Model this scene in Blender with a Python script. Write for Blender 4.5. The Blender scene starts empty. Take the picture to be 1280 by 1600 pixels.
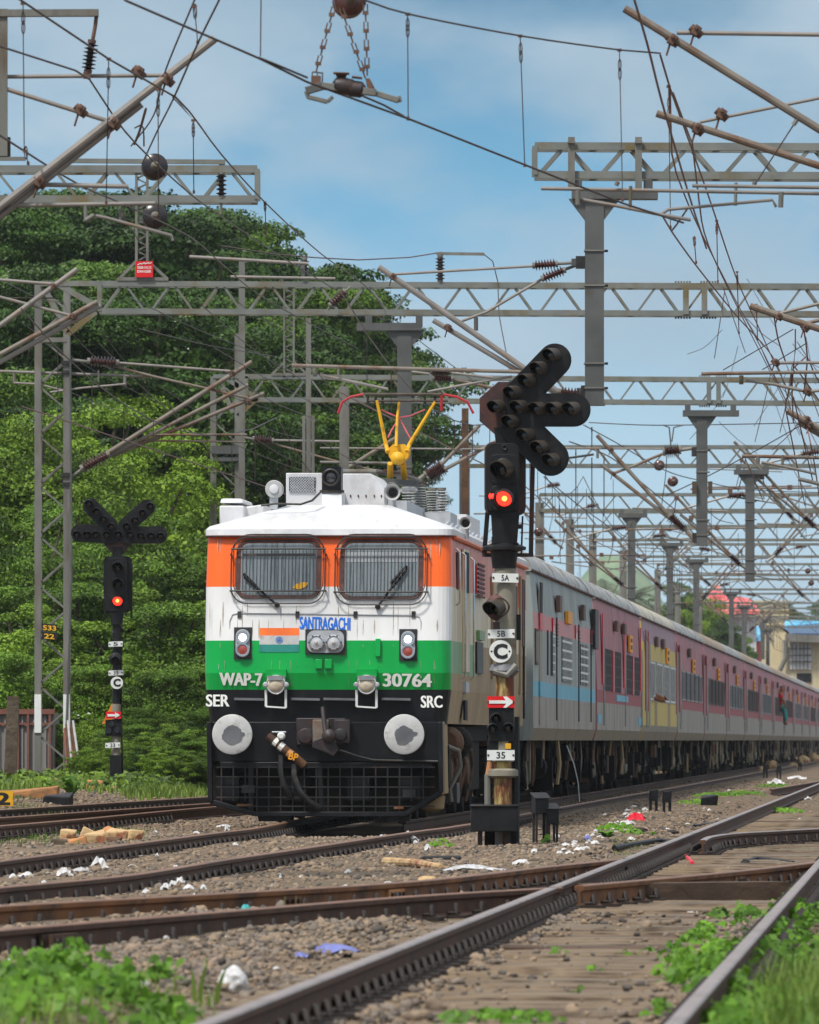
import bpy, math, random
import numpy as np
from mathutils import Vector, Matrix, noise as mnoise
random.seed(7)
rng = np.random.default_rng(7)
SC = bpy.context.scene
COL = SC.collection
V = Vector
# ---- survey: the photograph's lens, eye height above the rails, and the bearing of the tracks
F, CX, HZ, CZ = 12700.0, 640.0, 1157.0, 1.03
PSI = math.atan((1452 - CX) / F)
SN, CS = math.sin(PSI), math.cos(PSI)

def W(px, py, D):
    return V(((px - CX) / F * D, D, CZ - (py - HZ) / F * D))

def G(px, py, z=0.0):
    return W(px, py, F * (CZ - z) / (py - HZ))

def ST(s, t, z=0.0):                      # along-track / across-track metres to world
    return V((s * SN + t * CS, s * CS - t * SN, z))

def toST(x, y):
    return x * SN + y * CS, x * CS - y * SN

def smooth(a, b, x):
    u = min(1.0, max(0.0, (x - a) / (b - a)))
    return u * u * (3 - 2 * u)

def zground(x, y):
    s, t = toST(x, y)
    z = -0.19
    tim = smooth(-3.5, -3.2, t) * (1 - smooth(-.3, 0.0, t))
    z += .075 * (1 - tim)
    z -= .10 * smooth(-9.0, -8.6, t) * (1 - smooth(-6.3, -5.9, t)) * smooth(96, 99, s) * (1 - smooth(122, 128, s))
    z += 0.40 * smooth(-10.0, -13.5, t) * smooth(60, 125, s)
    z += 2.6 * smooth(-15.0, -45.0, t) * smooth(90, 160, s)
    n = mnoise.noise(V((x * .9, y * .35, 0))) * .028 + mnoise.noise(V((x * .2, y * .08, 3))) * .04
    near = smooth(-3.4, -3.0, t) * (1 - smooth(-.6, -.1, t))
    return z + n * (1 - .85 * near)

def srgb(r, g, b):
    def f(c):
        c /= 255.0
        return c / 12.92 if c <= .04045 else ((c + .055) / 1.055) ** 2.4
    return (f(r), f(g), f(b))

# ---- materials
M = {}
def mat(name, c1, c2=None, scale=6.0, rough=.6, metal=0.0, bump=0.0, bscale=None, c3=None, s3=2.0, t3=(.55, .68),
        stretch=(1, 1, 1), coord='Object', emit=None, estr=0.0, spec=.4, coat=0.0, rvar=.12):
    m = bpy.data.materials.new(name); m.use_nodes = True
    nt = m.node_tree; N = nt.nodes; L = nt.links
    b = N['Principled BSDF']
    b.inputs['Roughness'].default_value = rough
    b.inputs['Metallic'].default_value = metal
    b.inputs['Specular IOR Level'].default_value = spec
    if coat: b.inputs['Coat Weight'].default_value = coat
    tc = N.new('ShaderNodeTexCoord'); mp = N.new('ShaderNodeMapping')
    mp.inputs['Scale'].default_value = stretch
    L.new(tc.outputs[coord], mp.inputs['Vector'])
    nz = N.new('ShaderNodeTexNoise'); nz.inputs['Scale'].default_value = scale; nz.inputs['Detail'].default_value = 7
    L.new(mp.outputs['Vector'], nz.inputs['Vector'])
    if c2 is None: c2 = tuple(min(1, c * 1.25 + .004) for c in c1); c1 = tuple(c * .8 for c in c1)
    cr = N.new('ShaderNodeValToRGB')
    cr.color_ramp.elements[0].position = .34; cr.color_ramp.elements[1].position = .66
    cr.color_ramp.elements[0].color = (*c1, 1); cr.color_ramp.elements[1].color = (*c2, 1)
    L.new(nz.outputs['Fac'], cr.inputs['Fac'])
    out = cr.outputs['Color']
    if c3 is not None:
        n3 = N.new('ShaderNodeTexNoise'); n3.inputs['Scale'].default_value = s3; n3.inputs['Detail'].default_value = 9
        n3.inputs['Roughness'].default_value = .68
        L.new(mp.outputs['Vector'], n3.inputs['Vector'])
        r3 = N.new('ShaderNodeMapRange'); r3.inputs['From Min'].default_value = t3[0]; r3.inputs['From Max'].default_value = t3[1]
        L.new(n3.outputs['Fac'], r3.inputs['Value'])
        mx = N.new('ShaderNodeMix'); mx.data_type = 'RGBA'
        L.new(r3.outputs['Result'], mx.inputs[0]); L.new(out, mx.inputs[6]); mx.inputs[7].default_value = (*c3, 1)
        out = mx.outputs[2]
    L.new(out, b.inputs['Base Color'])
    rr = N.new('ShaderNodeMapRange'); rr.inputs['To Min'].default_value = max(0, rough - rvar); rr.inputs['To Max'].default_value = min(1, rough + rvar)
    L.new(nz.outputs['Fac'], rr.inputs['Value']); L.new(rr.outputs['Result'], b.inputs['Roughness'])
    if bump:
        bp = N.new('ShaderNodeBump'); bp.inputs['Strength'].default_value = min(1, bump); bp.inputs['Distance'].default_value = .03
        nb = N.new('ShaderNodeTexNoise'); nb.inputs['Scale'].default_value = bscale or scale * 3; nb.inputs['Detail'].default_value = 5
        L.new(mp.outputs['Vector'], nb.inputs['Vector']); L.new(nb.outputs['Fac'], bp.inputs['Height']); L.new(bp.outputs['Normal'], b.inputs['Normal'])
    if emit:
        b.inputs['Emission Color'].default_value = (*emit, 1); b.inputs['Emission Strength'].default_value = estr
    M[name] = m
    return m

def leafmat(name, cols, trans=.16, rough=.5):
    m = bpy.data.materials.new(name); m.use_nodes = True
    nt = m.node_tree; N = nt.nodes; L = nt.links
    b = N['Principled BSDF']; b.inputs['Roughness'].default_value = rough; b.inputs['Specular IOR Level'].default_value = .25
    g = N.new('ShaderNodeNewGeometry'); cr = N.new('ShaderNodeValToRGB')
    oi = N.new('ShaderNodeObjectInfo'); tc = N.new('ShaderNodeTexCoord')
    nz = N.new('ShaderNodeTexNoise'); nz.inputs['Scale'].default_value = .8; nz.inputs['Detail'].default_value = 3
    L.new(tc.outputs['Object'], nz.inputs['Vector'])
    mr = N.new('ShaderNodeMapRange'); mr.inputs['From Min'].default_value = .38; mr.inputs['From Max'].default_value = .62
    L.new(nz.outputs['Fac'], mr.inputs['Value'])
    a = N.new('ShaderNodeMath'); a.operation = 'MULTIPLY_ADD'; a.inputs[1].default_value = .34
    L.new(g.outputs['Random Per Island'], a.inputs[0])
    a2 = N.new('ShaderNodeMath'); a2.operation = 'MULTIPLY_ADD'; a2.inputs[1].default_value = .40
    L.new(mr.outputs['Result'], a2.inputs[0])
    a3 = N.new('ShaderNodeMath'); a3.operation = 'MULTIPLY'; a3.inputs[1].default_value = .30
    L.new(oi.outputs['Random'], a3.inputs[0]); L.new(a3.outputs[0], a2.inputs[2]); L.new(a2.outputs[0], a.inputs[2])
    L.new(a.outputs[0], cr.inputs['Fac'])
    els = cr.color_ramp.elements
    for i, c in enumerate(cols):
        p = i / (len(cols) - 1)
        e = els[0] if i == 0 else (els[1] if i == len(cols) - 1 else els.new(p))
        e.position = p; e.color = (*c, 1)
    L.new(cr.outputs['Color'], b.inputs['Base Color'])
    t = N.new('ShaderNodeBsdfTranslucent'); L.new(cr.outputs['Color'], t.inputs['Color'])
    mx = N.new('ShaderNodeMixShader'); mx.inputs[0].default_value = trans
    o = N['Material Output']
    L.new(b.outputs[0], mx.inputs[1]); L.new(t.outputs[0], mx.inputs[2]); L.new(mx.outputs[0], o.inputs['Surface'])
    M[name] = m
    return m

# ---- text outlines
_tx = {}
def text_shape(s, bold=.0):
    k = (s, bold)
    if k in _tx: return _tx[k]
    cu = bpy.data.curves.new('t', 'FONT'); cu.body = s; cu.resolution_u = 3; cu.offset = bold
    ob = bpy.data.objects.new('t', cu); COL.objects.link(ob)
    dg = bpy.context.evaluated_depsgraph_get()
    me = bpy.data.meshes.new_from_object(ob.evaluated_get(dg))
    vs = [v.co.copy() for v in me.vertices]; fs = [tuple(p.vertices) for p in me.polygons]
    bpy.data.objects.remove(ob); bpy.data.curves.remove(cu); bpy.data.meshes.remove(me)
    x0 = min(v.x for v in vs); x1 = max(v.x for v in vs); y0 = min(v.y for v in vs); y1 = max(v.y for v in vs)
    r = ([((v.x - x0) / (x1 - x0), (v.y - y0) / (y1 - y0)) for v in vs], fs)
    _tx[k] = r
    return r

ORIG = {}
def frame_of(d, up=V((0, 0, 1))):
    d = d.normalized()
    a = up.cross(d)
    if a.length < 1e-4: a = V((1, 0, 0)).cross(d)
    a.normalize()
    return a, d.cross(a).normalized(), d

class MB:
    def __init__(s): s.v = []; s.f = []; s.m = []; s.mats = []
    def mi(s, m):
        m = M[m] if isinstance(m, str) else m
        if m not in s.mats: s.mats.append(m)
        return s.mats.index(m)
    def add(s, vs, fs, m):
        o = len(s.v); i = s.mi(m)
        s.v += [V(v) for v in vs]
        for f in fs: s.f.append(tuple(a + o for a in f)); s.m.append(i)
        return s
    def box(s, c, d, m, R=None):
        x, y, z = d[0] / 2, d[1] / 2, d[2] / 2
        vs = [V((a * x, b * y, e * z)) for a in (-1, 1) for b in (-1, 1) for e in (-1, 1)]
        if R is not None: vs = [R @ v for v in vs]
        c = V(c)
        return s.add([c + v for v in vs], [(0, 1, 3, 2), (4, 6, 7, 5), (0, 4, 5, 1), (2, 3, 7, 6), (0, 2, 6, 4), (1, 5, 7, 3)], m)
    def bar(s, p, q, w, h, m, up=V((0, 0, 1))):
        p, q = V(p), V(q); a, b, d = frame_of(q - p, up)
        vs = [o + a * (i * w / 2) + b * (j * h / 2) for o in (p, q) for i, j in ((-1, -1), (1, -1), (1, 1), (-1, 1))]
        return s.add(vs, [(3, 2, 1, 0), (4, 5, 6, 7), (0, 1, 5, 4), (1, 2, 6, 5), (2, 3, 7, 6), (3, 0, 4, 7)], m)
    def angle(s, p, q, w, th, m, up=V((0, 0, 1))):
        p, q = V(p), V(q); a, b, d = frame_of(q - p, up)
        s.bar(p, q, w, th, m, up); o = b * (w / 2 + th / 2) - a * (w / 2 - th / 2)
        return s.bar(p + o, q + o, th, w, m, up)
    def tube(s, pts, r, m, n=8, r2=None, caps=True):
        pts = [V(p) for p in pts]; vs = []; fs = []
        a = None
        for i, p in enumerate(pts):
            d = (pts[min(i + 1, len(pts) - 1)] - pts[max(i - 1, 0)]).normalized()
            if a is None: a, b, _ = frame_of(d)
            else:
                a = (a - d * a.dot(d)).normalized(); b = d.cross(a)
            k = i / max(1, len(pts) - 1); rr = r if r2 is None else r + (r2 - r) * k
            for j in range(n):
                t = 2 * math.pi * j / n
                vs.append(p + (a * math.cos(t) + b * math.sin(t)) * rr)
        for i in range(len(pts) - 1):
            for j in range(n):
                fs.append((i * n + j, i * n + (j + 1) % n, (i + 1) * n + (j + 1) % n, (i + 1) * n + j))
        if caps:
            fs.append(tuple(range(n - 1, -1, -1))); fs.append(tuple(range((len(pts) - 1) * n, len(pts) * n)))
        return s.add(vs, fs, m)
    def lathe(s, o, axis, prof, m, n=20, arc=None, start=0.0, cap=True):
        o = V(o); a, b, d = frame_of(V(axis)); vs = []; fs = []
        full = arc is None; arc = 2 * math.pi if full else arc
        nn = n if full else n + 1
        for r, h in prof:
            for j in range(nn):
                t = start + arc * j / n
                vs.append(o + d * h + (a * math.cos(t) + b * math.sin(t)) * r)
        for i in range(len(prof) - 1):
            for j in range(n):
                k = (j + 1) % nn
                fs.append((i * nn + j, i * nn + k, (i + 1) * nn + k, (i + 1) * nn + j))
        if full and cap:
            if prof[0][0] > 1e-5: fs.append(tuple(range(nn - 1, -1, -1)))
            if prof[-1][0] > 1e-5: fs.append(tuple(range((len(prof) - 1) * nn, len(prof) * nn)))
        return s.add(vs, fs, m)
    def prism(s, pts, dv, m):
        n = len(pts); pts = [V(p) for p in pts]; dv = V(dv)
        return s.add(pts + [p + dv for p in pts], [tuple(range(n)), tuple(range(2 * n - 1, n - 1, -1))] + [(i, n + i, n + (i + 1) % n, (i + 1) % n) for i in range(n)], m)
    def ring(s, outer, inner, dv, m):
        n = len(outer); dv = V(dv)
        vs = [V(p) for p in outer] + [V(p) for p in inner]; vs += [p + dv for p in vs]
        fs = []
        for i in range(n):
            j = (i + 1) % n
            fs += [(i, j, n + j, n + i), (2 * n + i, 3 * n + i, 3 * n + j, 2 * n + j), (i, 2 * n + i, 2 * n + j, j), (n + i, n + j, 3 * n + j, 3 * n + i)]
        return s.add(vs, fs, m)
    def text(s, txt, fn, m, bold=0.0):
        vs, fs = text_shape(txt, bold)
        return s.add([fn(u, v) for u, v in vs], fs, m)
    def insul(s, p, q, r, n, m='brown_porcelain', cap='galv', core=.42):
        p, q = V(p), V(q); L = (q - p).length; pr = [(r * core, .0)]
        c = L * .1
        s.lathe(p, q - p, [(r * .6, 0), (r * .6, c), (r * .35, c)], cap, 10)
        s.lathe(q, p - q, [(r * .6, 0), (r * .6, c), (r * .35, c)], cap, 10)
        pr = [(r * core, c)]
        st = (L - 2 * c) / n
        for i in range(n):
            h = c + st * i
            pr += [(r * core, h + st * .12), (r, h + st * .42), (r * .97, h + st * .55), (r * core * 1.1, h + st * .8)]
        pr.append((r * core, L - c))
        return s.lathe(p, q - p, pr, m, 14)
    def build(s, name, parent=None, origin=None, smooth=35, local=False, bevel=0):
        me = bpy.data.meshes.new(name)
        o = V((0, 0, 0))
        if not local:
            if parent is not None: o = ORIG.get(parent.name, V((0, 0, 0)))
            elif origin is not None: o = V(origin)
        me.from_pydata([tuple(v - o) for v in s.v], [], s.f)
        for m in s.mats: me.materials.append(m)
        me.polygons.foreach_set('material_index', s.m)
        if smooth:
            me.polygons.foreach_set('use_smooth', [True] * len(s.f)); me.set_sharp_from_angle(angle=math.radians(smooth))
        me.update()
        ob = bpy.data.objects.new(name, me); COL.objects.link(ob)
        if parent is not None:
            ob.parent = parent; ORIG[ob.name] = ORIG.get(parent.name, V((0, 0, 0)))
        elif origin is not None:
            ob.location = o; ORIG[ob.name] = o.copy()
        if bevel:
            bv = ob.modifiers.new('edge', 'BEVEL'); bv.width = bevel; bv.segments = 2; bv.limit_method = 'ANGLE'; bv.angle_limit = math.radians(40)
        return ob

def tag(o, label, cat=None, group=None, kind=None):
    if label: o['label'] = label
    if cat: o['category'] = cat
    if group: o['group'] = group
    if kind: o['kind'] = kind
    return o

def thing(name, label, cat, loc=(0, 0, 0), rotz=0.0, group=None):
    o = bpy.data.objects.new(name, None); COL.objects.link(o)
    o.location = loc; o.rotation_euler = (0, 0, rotz); o.empty_display_size = .2
    ORIG[o.name] = V(loc)
    return tag(o, label, cat, group)

def dup(root, loc=None, label=None, group=None, rotz=None, scale=None):
    kids = {}
    for o in bpy.data.objects:
        if o.parent: kids.setdefault(o.parent, []).append(o)
    def cp(o, par):
        c = o.copy(); COL.objects.link(c)
        if par is not None: c.parent = par
        for ch in kids.get(o, []): cp(ch, c)
        return c
    r = cp(root, None)
    if loc is not None: r.location = loc
    if label: r['label'] = label
    if group: r['group'] = group
    if rotz is not None: r.rotation_euler = (0, 0, rotz)
    if scale is not None: r.scale = scale if hasattr(scale, '__len__') else (scale,) * 3
    return r

def npmesh(name, verts, faces, mats, midx=None, smooth=False):
    me = bpy.data.meshes.new(name); nv = len(verts); nf, k = faces.shape
    me.vertices.add(nv); me.vertices.foreach_set('co', np.ascontiguousarray(verts, dtype=np.float32).ravel())
    me.loops.add(nf * k); me.loops.foreach_set('vertex_index', np.ascontiguousarray(faces, dtype=np.int32).ravel())
    me.polygons.add(nf); me.polygons.foreach_set('loop_start', np.arange(0, nf * k, k, dtype=np.int32))
    for m in mats: me.materials.append(M[m] if isinstance(m, str) else m)
    if midx is not None: me.polygons.foreach_set('material_index', np.asarray(midx, dtype=np.int32))
    me.update(calc_edges=True); me.validate()
    if smooth: me.polygons.foreach_set('use_smooth', [True] * nf)
    return me

def leaf_quads(P, Nrm, size, aspect=.5):
    n = len(P)
    Nrm = Nrm / np.linalg.norm(Nrm, axis=1, keepdims=True)
    r = rng.normal(size=(n, 3)); a = np.cross(Nrm, r); a /= np.linalg.norm(a, axis=1, keepdims=True) + 1e-9
    b = np.cross(Nrm, a); L = size[:, None]
    v = np.stack([P - a * L * .5, P + b * L * aspect * .5 - a * L * .08 + Nrm * L * .06, P + a * L * .5 - Nrm * L * .1, P - b * L * aspect * .5 - a * L * .08 + Nrm * L * .06], 1)
    return v.reshape(-1, 3), np.arange(n * 4).reshape(n, 4)
def nobj(name, me, parent=None, loc=None):
    o = bpy.data.objects.new(name, me); COL.objects.link(o)
    if parent is not None: o.parent = parent
    if loc is not None: o.location = loc
    return o
# ---- materials
S = srgb
mat('white_paint', (.66, .655, .64), (.76, .755, .745), 3, .38, c3=(.46, .41, .35), s3=1.9, t3=(.54, .82), stretch=(1, 1, .4), coat=.2)
mat('orange_paint', (.92, .125, .006), (.96, .15, .010), 2, .35, c3=S(215, 90, 45), s3=2.2, t3=(.54, .8), coat=.15, stretch=(1, 1, .35))
mat('green_paint', (.0, .34, .055), (.0, .40, .070), 2, .35, c3=S(10, 128, 58), s3=2.2, t3=(.54, .8), coat=.15, stretch=(1, 1, .35))
mat('black_paint', (.006, .0065, .008), (.011, .011, .013), 4, .42, c3=(.035, .03, .026), s3=3, t3=(.58, .8), spec=.25)
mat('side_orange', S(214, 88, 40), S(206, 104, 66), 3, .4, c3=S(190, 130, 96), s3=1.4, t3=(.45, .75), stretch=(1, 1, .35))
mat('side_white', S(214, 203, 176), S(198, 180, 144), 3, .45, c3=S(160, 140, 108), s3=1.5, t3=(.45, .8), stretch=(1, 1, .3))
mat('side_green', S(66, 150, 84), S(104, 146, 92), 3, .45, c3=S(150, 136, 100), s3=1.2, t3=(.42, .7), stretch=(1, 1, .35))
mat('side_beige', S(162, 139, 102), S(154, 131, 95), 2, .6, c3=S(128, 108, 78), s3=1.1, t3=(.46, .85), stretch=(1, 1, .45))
mat('roof_white', (.56, .56, .57), (.66, .66, .67), 2.5, .5, c3=(.36, .32, .28), s3=1.8, t3=(.52, .8), stretch=(1.4, .35, 1))
mat('dirt_run', S(150, 138, 122), S(176, 166, 150), 20, .7)
mat('grey_lamp', S(150, 152, 156), S(176, 178, 182), 6, .4)
mat('chrome', (.6, .6, .6), (.75, .75, .75), 6, .18, metal=.9)
mat('lens_clear', (.45, .46, .48), (.6, .6, .62), 14, .1, spec=.9)
mat('lens_beige', S(186, 172, 150), S(206, 194, 172), 14, .2, spec=.7)
mat('lens_red', S(150, 60, 52), S(172, 82, 72), 14, .15, spec=.8)
mat('lens_dark', (.012, .012, .014), (.02, .02, .024), 14, .08, spec=.8)
mat('lamp_white', (.9, .85, .95), emit=(1.0, .86, 1.0), estr=3.0)
mat('lamp_red', (.6, .02, .02), emit=(1.0, .022, .012), estr=2.6)
mat('lamp_hot', (.9, .2, .05), emit=(1.0, .16, .03), estr=5)
mat('cab_glass', S(112, 122, 127), S(128, 137, 141), 1.6, .10, spec=.6, stretch=(9, 1, .35), c3=S(84, 94, 98), s3=2.5, t3=(.5, .6))
mat('blind', S(150, 156, 160), None, 3, .6)
mat('window_dark', (.010, .011, .013), (.028, .028, .03), 3, .6, spec=.1)
mat('rubber', S(92, 62, 56), S(66, 48, 46), 9, .7, c3=S(120, 70, 60), s3=5)
mat('dark_steel', (.014, .014, .015), (.028, .027, .026), 6, .5, c3=(.075, .05, .035), s3=4)
mat('grime', (.007, .0065, .006), (.020, .017, .014), 3, .8, c3=(.05, .034, .022), s3=2.5, t3=(.56, .75), bump=.4, spec=.15)
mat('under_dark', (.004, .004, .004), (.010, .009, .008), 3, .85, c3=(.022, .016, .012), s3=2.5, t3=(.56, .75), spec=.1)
mat('bogie_rust', S(74, 52, 36), S(100, 70, 46), 5, .8, c3=S(48, 36, 28), s3=3, bump=.4)
mat('buffer_white', (.46, .46, .45), (.56, .56, .55), 5, .5, c3=(.22, .2, .18), s3=7, t3=(.54, .74))
mat('buffer_worn', (.10, .105, .115), (.16, .165, .175), 5, .5)
mat('coupler', S(40, 33, 35), S(58, 49, 49), 8, .5, c3=S(70, 46, 38), s3=6)
mat('blue_letter', S(4, 104, 206), None, 3, .5)
mat('cream_letter', (.90, .89, .84), (.95, .94, .90), 12, .5)
mat('letter_black', (.014, .014, .016), None, 5, .5)
mat('flag_saffron', S(240, 110, 40), None, 3, .5)
mat('flag_green', S(40, 130, 120), None, 3, .5)
mat('flag_blue', S(80, 130, 200), None, 3, .5)
mat('yellow_paint', S(216, 160, 20), S(226, 172, 34), 6, .5, c3=S(150, 110, 30), s3=8)
mat('red_paint', S(176, 34, 44), S(160, 30, 40), 6, .5)
mat('pink_cord', S(226, 110, 120), None, 6, .6)
mat('carbon', S(82, 70, 58), S(60, 50, 42), 8, .6)
mat('porcelain_grey', S(168, 168, 166), None, 5, .3)
mat('brown_porcelain', S(62, 34, 32), S(88, 52, 46), 8, .28, spec=.6)
mat('dark_porcelain', S(26, 20, 22), S(40, 30, 32), 8, .28, spec=.6)
mat('galv', S(106, 105, 100), S(126, 124, 117), 3, .6, metal=.15, c3=S(92, 80, 62), s3=1.8, t3=(.50, .68), bump=.1, stretch=(1, 1, .35))
mat('galv_dark', S(80, 81, 80), S(96, 97, 95), 2, .6, metal=.2, c3=S(82, 74, 64), s3=2.2, t3=(.58, .8))
mat('truss', S(108, 111, 107), S(126, 128, 121), 2, .6, metal=.15, c3=S(110, 96, 62), s3=1.1, t3=(.50, .64), bump=.15)
mat('tube_rust', S(112, 104, 94), S(130, 121, 110), 4, .6, metal=.15, c3=S(108, 78, 58), s3=1.6, t3=(.48, .62))
mat('tube_grey', S(122, 117, 112), S(140, 134, 128), 4, .5, metal=.2, c3=S(130, 104, 82), s3=2, t3=(.55, .7))
mat('clamp_rust', S(84, 62, 52), S(108, 82, 68), 12, .75)
mat('wire', S(62, 54, 54), S(80, 68, 66), 4, .5, metal=.4)
mat('copper', S(96, 60, 56), S(116, 76, 70), 4, .5, metal=.4)
mat('sig_black', (.007, .007, .008), (.014, .014, .016), 7, .5, c3=(.035, .028, .024), s3=5, t3=(.55, .78), spec=.25)
mat('sig_rust', S(52, 38, 38), S(70, 48, 44), 5, .6, c3=S(104, 56, 46), s3=3, t3=(.5, .7))
mat('hood', S(42, 38, 34), S(68, 60, 51), 7, .5)
mat('hood_shade', (.004, .004, .004), (.007, .007, .007), 7, .8, spec=.05)  # near-black inner faces, painting in the shade of the hood's hollow
mat('plate_white', S(214, 216, 212), S(226, 228, 224), 8, .5, c3=S(150, 140, 120), s3=9, t3=(.66, .8))
mat('sign_red', S(206, 20, 26), S(216, 28, 32), 5, .45)
mat('post_yellow', S(176, 158, 92), S(150, 138, 96), 5, .65, c3=S(104, 58, 30), s3=7, t3=(.40, .50), stretch=(1, 1, .22))
mat('post_grey', S(120, 116, 104), S(140, 134, 118), 6, .7, c3=S(112, 84, 60), s3=4)
mat('board_orange', S(214, 130, 30), None, 5, .5)
mat('coach_roof', S(156, 158, 158), S(172, 173, 172), 1.2, .55, c3=S(100, 94, 82), s3=1.1, t3=(.44, .7), stretch=(2, .8, 2))
mat('coach_roof_cream', S(178, 172, 156), S(192, 188, 176), 1.2, .55, c3=S(150, 140, 120), s3=.9, t3=(.5, .75))
mat('coach_roof_brown', S(150, 134, 116), S(164, 150, 134), 1.2, .55, c3=S(130, 118, 100), s3=.9, t3=(.5, .75))
mat('c_greyblue', S(148, 155, 152), S(162, 168, 164), 1.5, .5, spec=.25, c3=S(112, 108, 94), s3=1.7, t3=(.46, .74), stretch=(1, 1, .3))
mat('c_grey', S(146, 137, 126), S(160, 150, 138), 1.5, .5, spec=.25, c3=S(98, 86, 70), s3=1.7, t3=(.44, .72), stretch=(1, 1, .3))
mat('c_skirt', S(120, 112, 96), S(134, 126, 108), 1.5, .6, c3=S(98, 88, 72), s3=1.5, t3=(.5, .75))
mat('c_redband', S(190, 92, 84), S(200, 112, 104), 1.5, .4)
mat('c_redbright', S(196, 24, 36), None, 2, .4)
mat('c_blueband', S(40, 150, 178), S(70, 160, 184), 1.5, .4)
mat('c_red_sheen', S(172, 98, 106), S(186, 118, 124), 1.5, .5, spec=.25, c3=S(120, 78, 74), s3=1.6, t3=(.44, .72), stretch=(1, 1, .3))  # red paint with the pale grazing sky reflection mixed into its colour, plus grime
mat('c_pinkdark', S(150, 66, 70), S(162, 84, 86), 1.5, .55, spec=.2)
mat('c_yellow', S(196, 174, 84), S(206, 184, 104), 1.5, .55, spec=.2, c3=S(176, 150, 96), s3=1.5, t3=(.5, .75), stretch=(1, 1, .3))
mat('c_lilac', S(160, 128, 138), S(172, 142, 150), 1.5, .55, spec=.2)
mat('c_bars', S(150, 150, 150), None, 3, .5)
mat('c_board', S(232, 150, 20), S(240, 164, 36), 3, .5)
mat('c_vent', S(84, 60, 54), S(110, 84, 74), 3, .6)
mat('rail_side', S(66, 44, 32), S(94, 64, 45), 6, .75, c3=S(46, 34, 28), s3=4, bump=.25)
mat('rail_orange', S(132, 84, 40), S(112, 72, 42), 2.5, .75, c3=S(70, 50, 36), s3=2, t3=(.48, .62), bump=.25)
mat('rail_top', S(132, 119, 113), S(154, 140, 134), 3, .42, metal=.3, c3=S(112, 92, 82), s3=2)
mat('rail_top_dull', S(118, 84, 64), S(140, 102, 78), 4, .5, metal=.2)
mat('clip_iron', S(30, 24, 21), S(46, 35, 29), 14, .7)
mat('timber_grey', S(104, 92, 78), S(130, 115, 96), 3.5, .9, c3=S(70, 58, 46), s3=4, t3=(.46, .62), stretch=(.3, 1, 1), bump=.5)
mat('timber', S(108, 93, 74), S(138, 119, 95), 3.5, .88, c3=S(74, 58, 43), s3=4, t3=(.46, .62), stretch=(.3, 1, 1), bump=.5)
mat('timber_dark', S(66, 52, 42), S(88, 70, 56), 3.5, .85, stretch=(.3, 1, 1), bump=.5)
mat('dirt', S(96, 79, 62), S(122, 102, 81), 1.6, .95, c3=S(92, 80, 62), s3=.45, t3=(.42, .62), bump=.9, bscale=18)
mat('stone_a', S(116, 100, 84), S(146, 128, 107), 9, .9, bump=.3)
mat('stone_b', S(102, 92, 82), S(130, 118, 106), 9, .9, bump=.3)
mat('stone_c', S(122, 104, 86), S(150, 130, 108), 9, .9, bump=.3)
mat('stone_d', S(66, 60, 56), S(88, 80, 74), 9, .9, bump=.3)
mat('litter_white', (.50, .49, .48), (.74, .74, .75), 9, .7, c3=(.26, .21, .16), s3=12, t3=(.5, .66))
mat('litter_red', S(210, 30, 52), None, 6, .4)
mat('litter_grey', S(150, 142, 130), S(178, 170, 156), 9, .7, c3=S(110, 92, 74), s3=10, t3=(.48, .62))
mat('litter_blue', S(92, 98, 160), S(116, 122, 180), 5, .5)
mat('litter_teal', S(20, 150, 150), None, 5, .5)
mat('block_orange', S(176, 120, 76), S(196, 140, 92), 3, .9, c3=S(136, 108, 80), s3=2.5, bump=.4)
mat('block_cream', S(196, 166, 122), S(176, 146, 106), 5, .9, c3=S(138, 84, 58), s3=4, t3=(.52, .6), bump=.4)
mat('shed_sheet', S(122, 118, 116), S(142, 138, 136), 2, .7, c3=S(120, 92, 76), s3=2.5, stretch=(1, 1, .3))
mat('shed_frame', S(110, 70, 60), S(130, 84, 70), 4, .8)
mat('bark', S(70, 60, 50), S(96, 84, 70), 5, .95, bump=.6)
mat('skin', S(140, 92, 66), None, 6, .6)
mat('cloth_red', S(200, 40, 50), None, 6, .8)
mat('cloth_teal', S(50, 140, 140), None, 6, .8)
mat('cloth_white', S(210, 205, 210), None, 6, .8)
mat('hair', (.012, .01, .01), None, 6, .6)
mat('cream_wall', S(186, 174, 140), S(198, 186, 154), .6, .85, c3=S(176, 156, 112), s3=.3)
mat('blue_roof', S(80, 160, 200), S(110, 180, 214), 1.5, .5)
mat('navy_roof', S(48, 76, 104), S(62, 92, 122), 1.5, .5)
mat('white_cladding', S(186, 190, 194), S(204, 206, 208), .8, .6)
mat('red_roof', S(206, 84, 88), S(216, 104, 100), 1.2, .6, c3=S(226, 130, 110), s3=.6)
mat('hill_hazed', S(92, 118, 88), S(118, 138, 102), .02, .95, c3=S(120, 132, 100), s3=.012)  # distance haze partly painted in as a paler green
leafmat('leaf_tree', [S(8, 26, 14), S(20, 46, 20), S(44, 78, 28), S(98, 132, 40)])
leafmat('leaf_dark', [S(7, 22, 15), S(14, 36, 20), S(32, 62, 28), S(78, 112, 40)])
leafmat('leaf_light', [S(12, 38, 11), S(40, 80, 20), S(84, 128, 32), S(140, 174, 52)])
leafmat('leaf_mid', [S(8, 26, 11), S(22, 50, 18), S(52, 92, 28), S(118, 156, 46)])
leafmat('leaf_weed', [S(26, 64, 12), S(54, 108, 20), S(88, 146, 30), S(126, 176, 50)], .35)
leafmat('grass_blade', [S(46, 80, 20), S(78, 116, 30), S(108, 144, 44), S(134, 158, 68)], .3)
leafmat('palm_leaf', [S(90, 106, 84), S(116, 128, 104), S(136, 144, 120), S(150, 156, 134)], .25)

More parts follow.
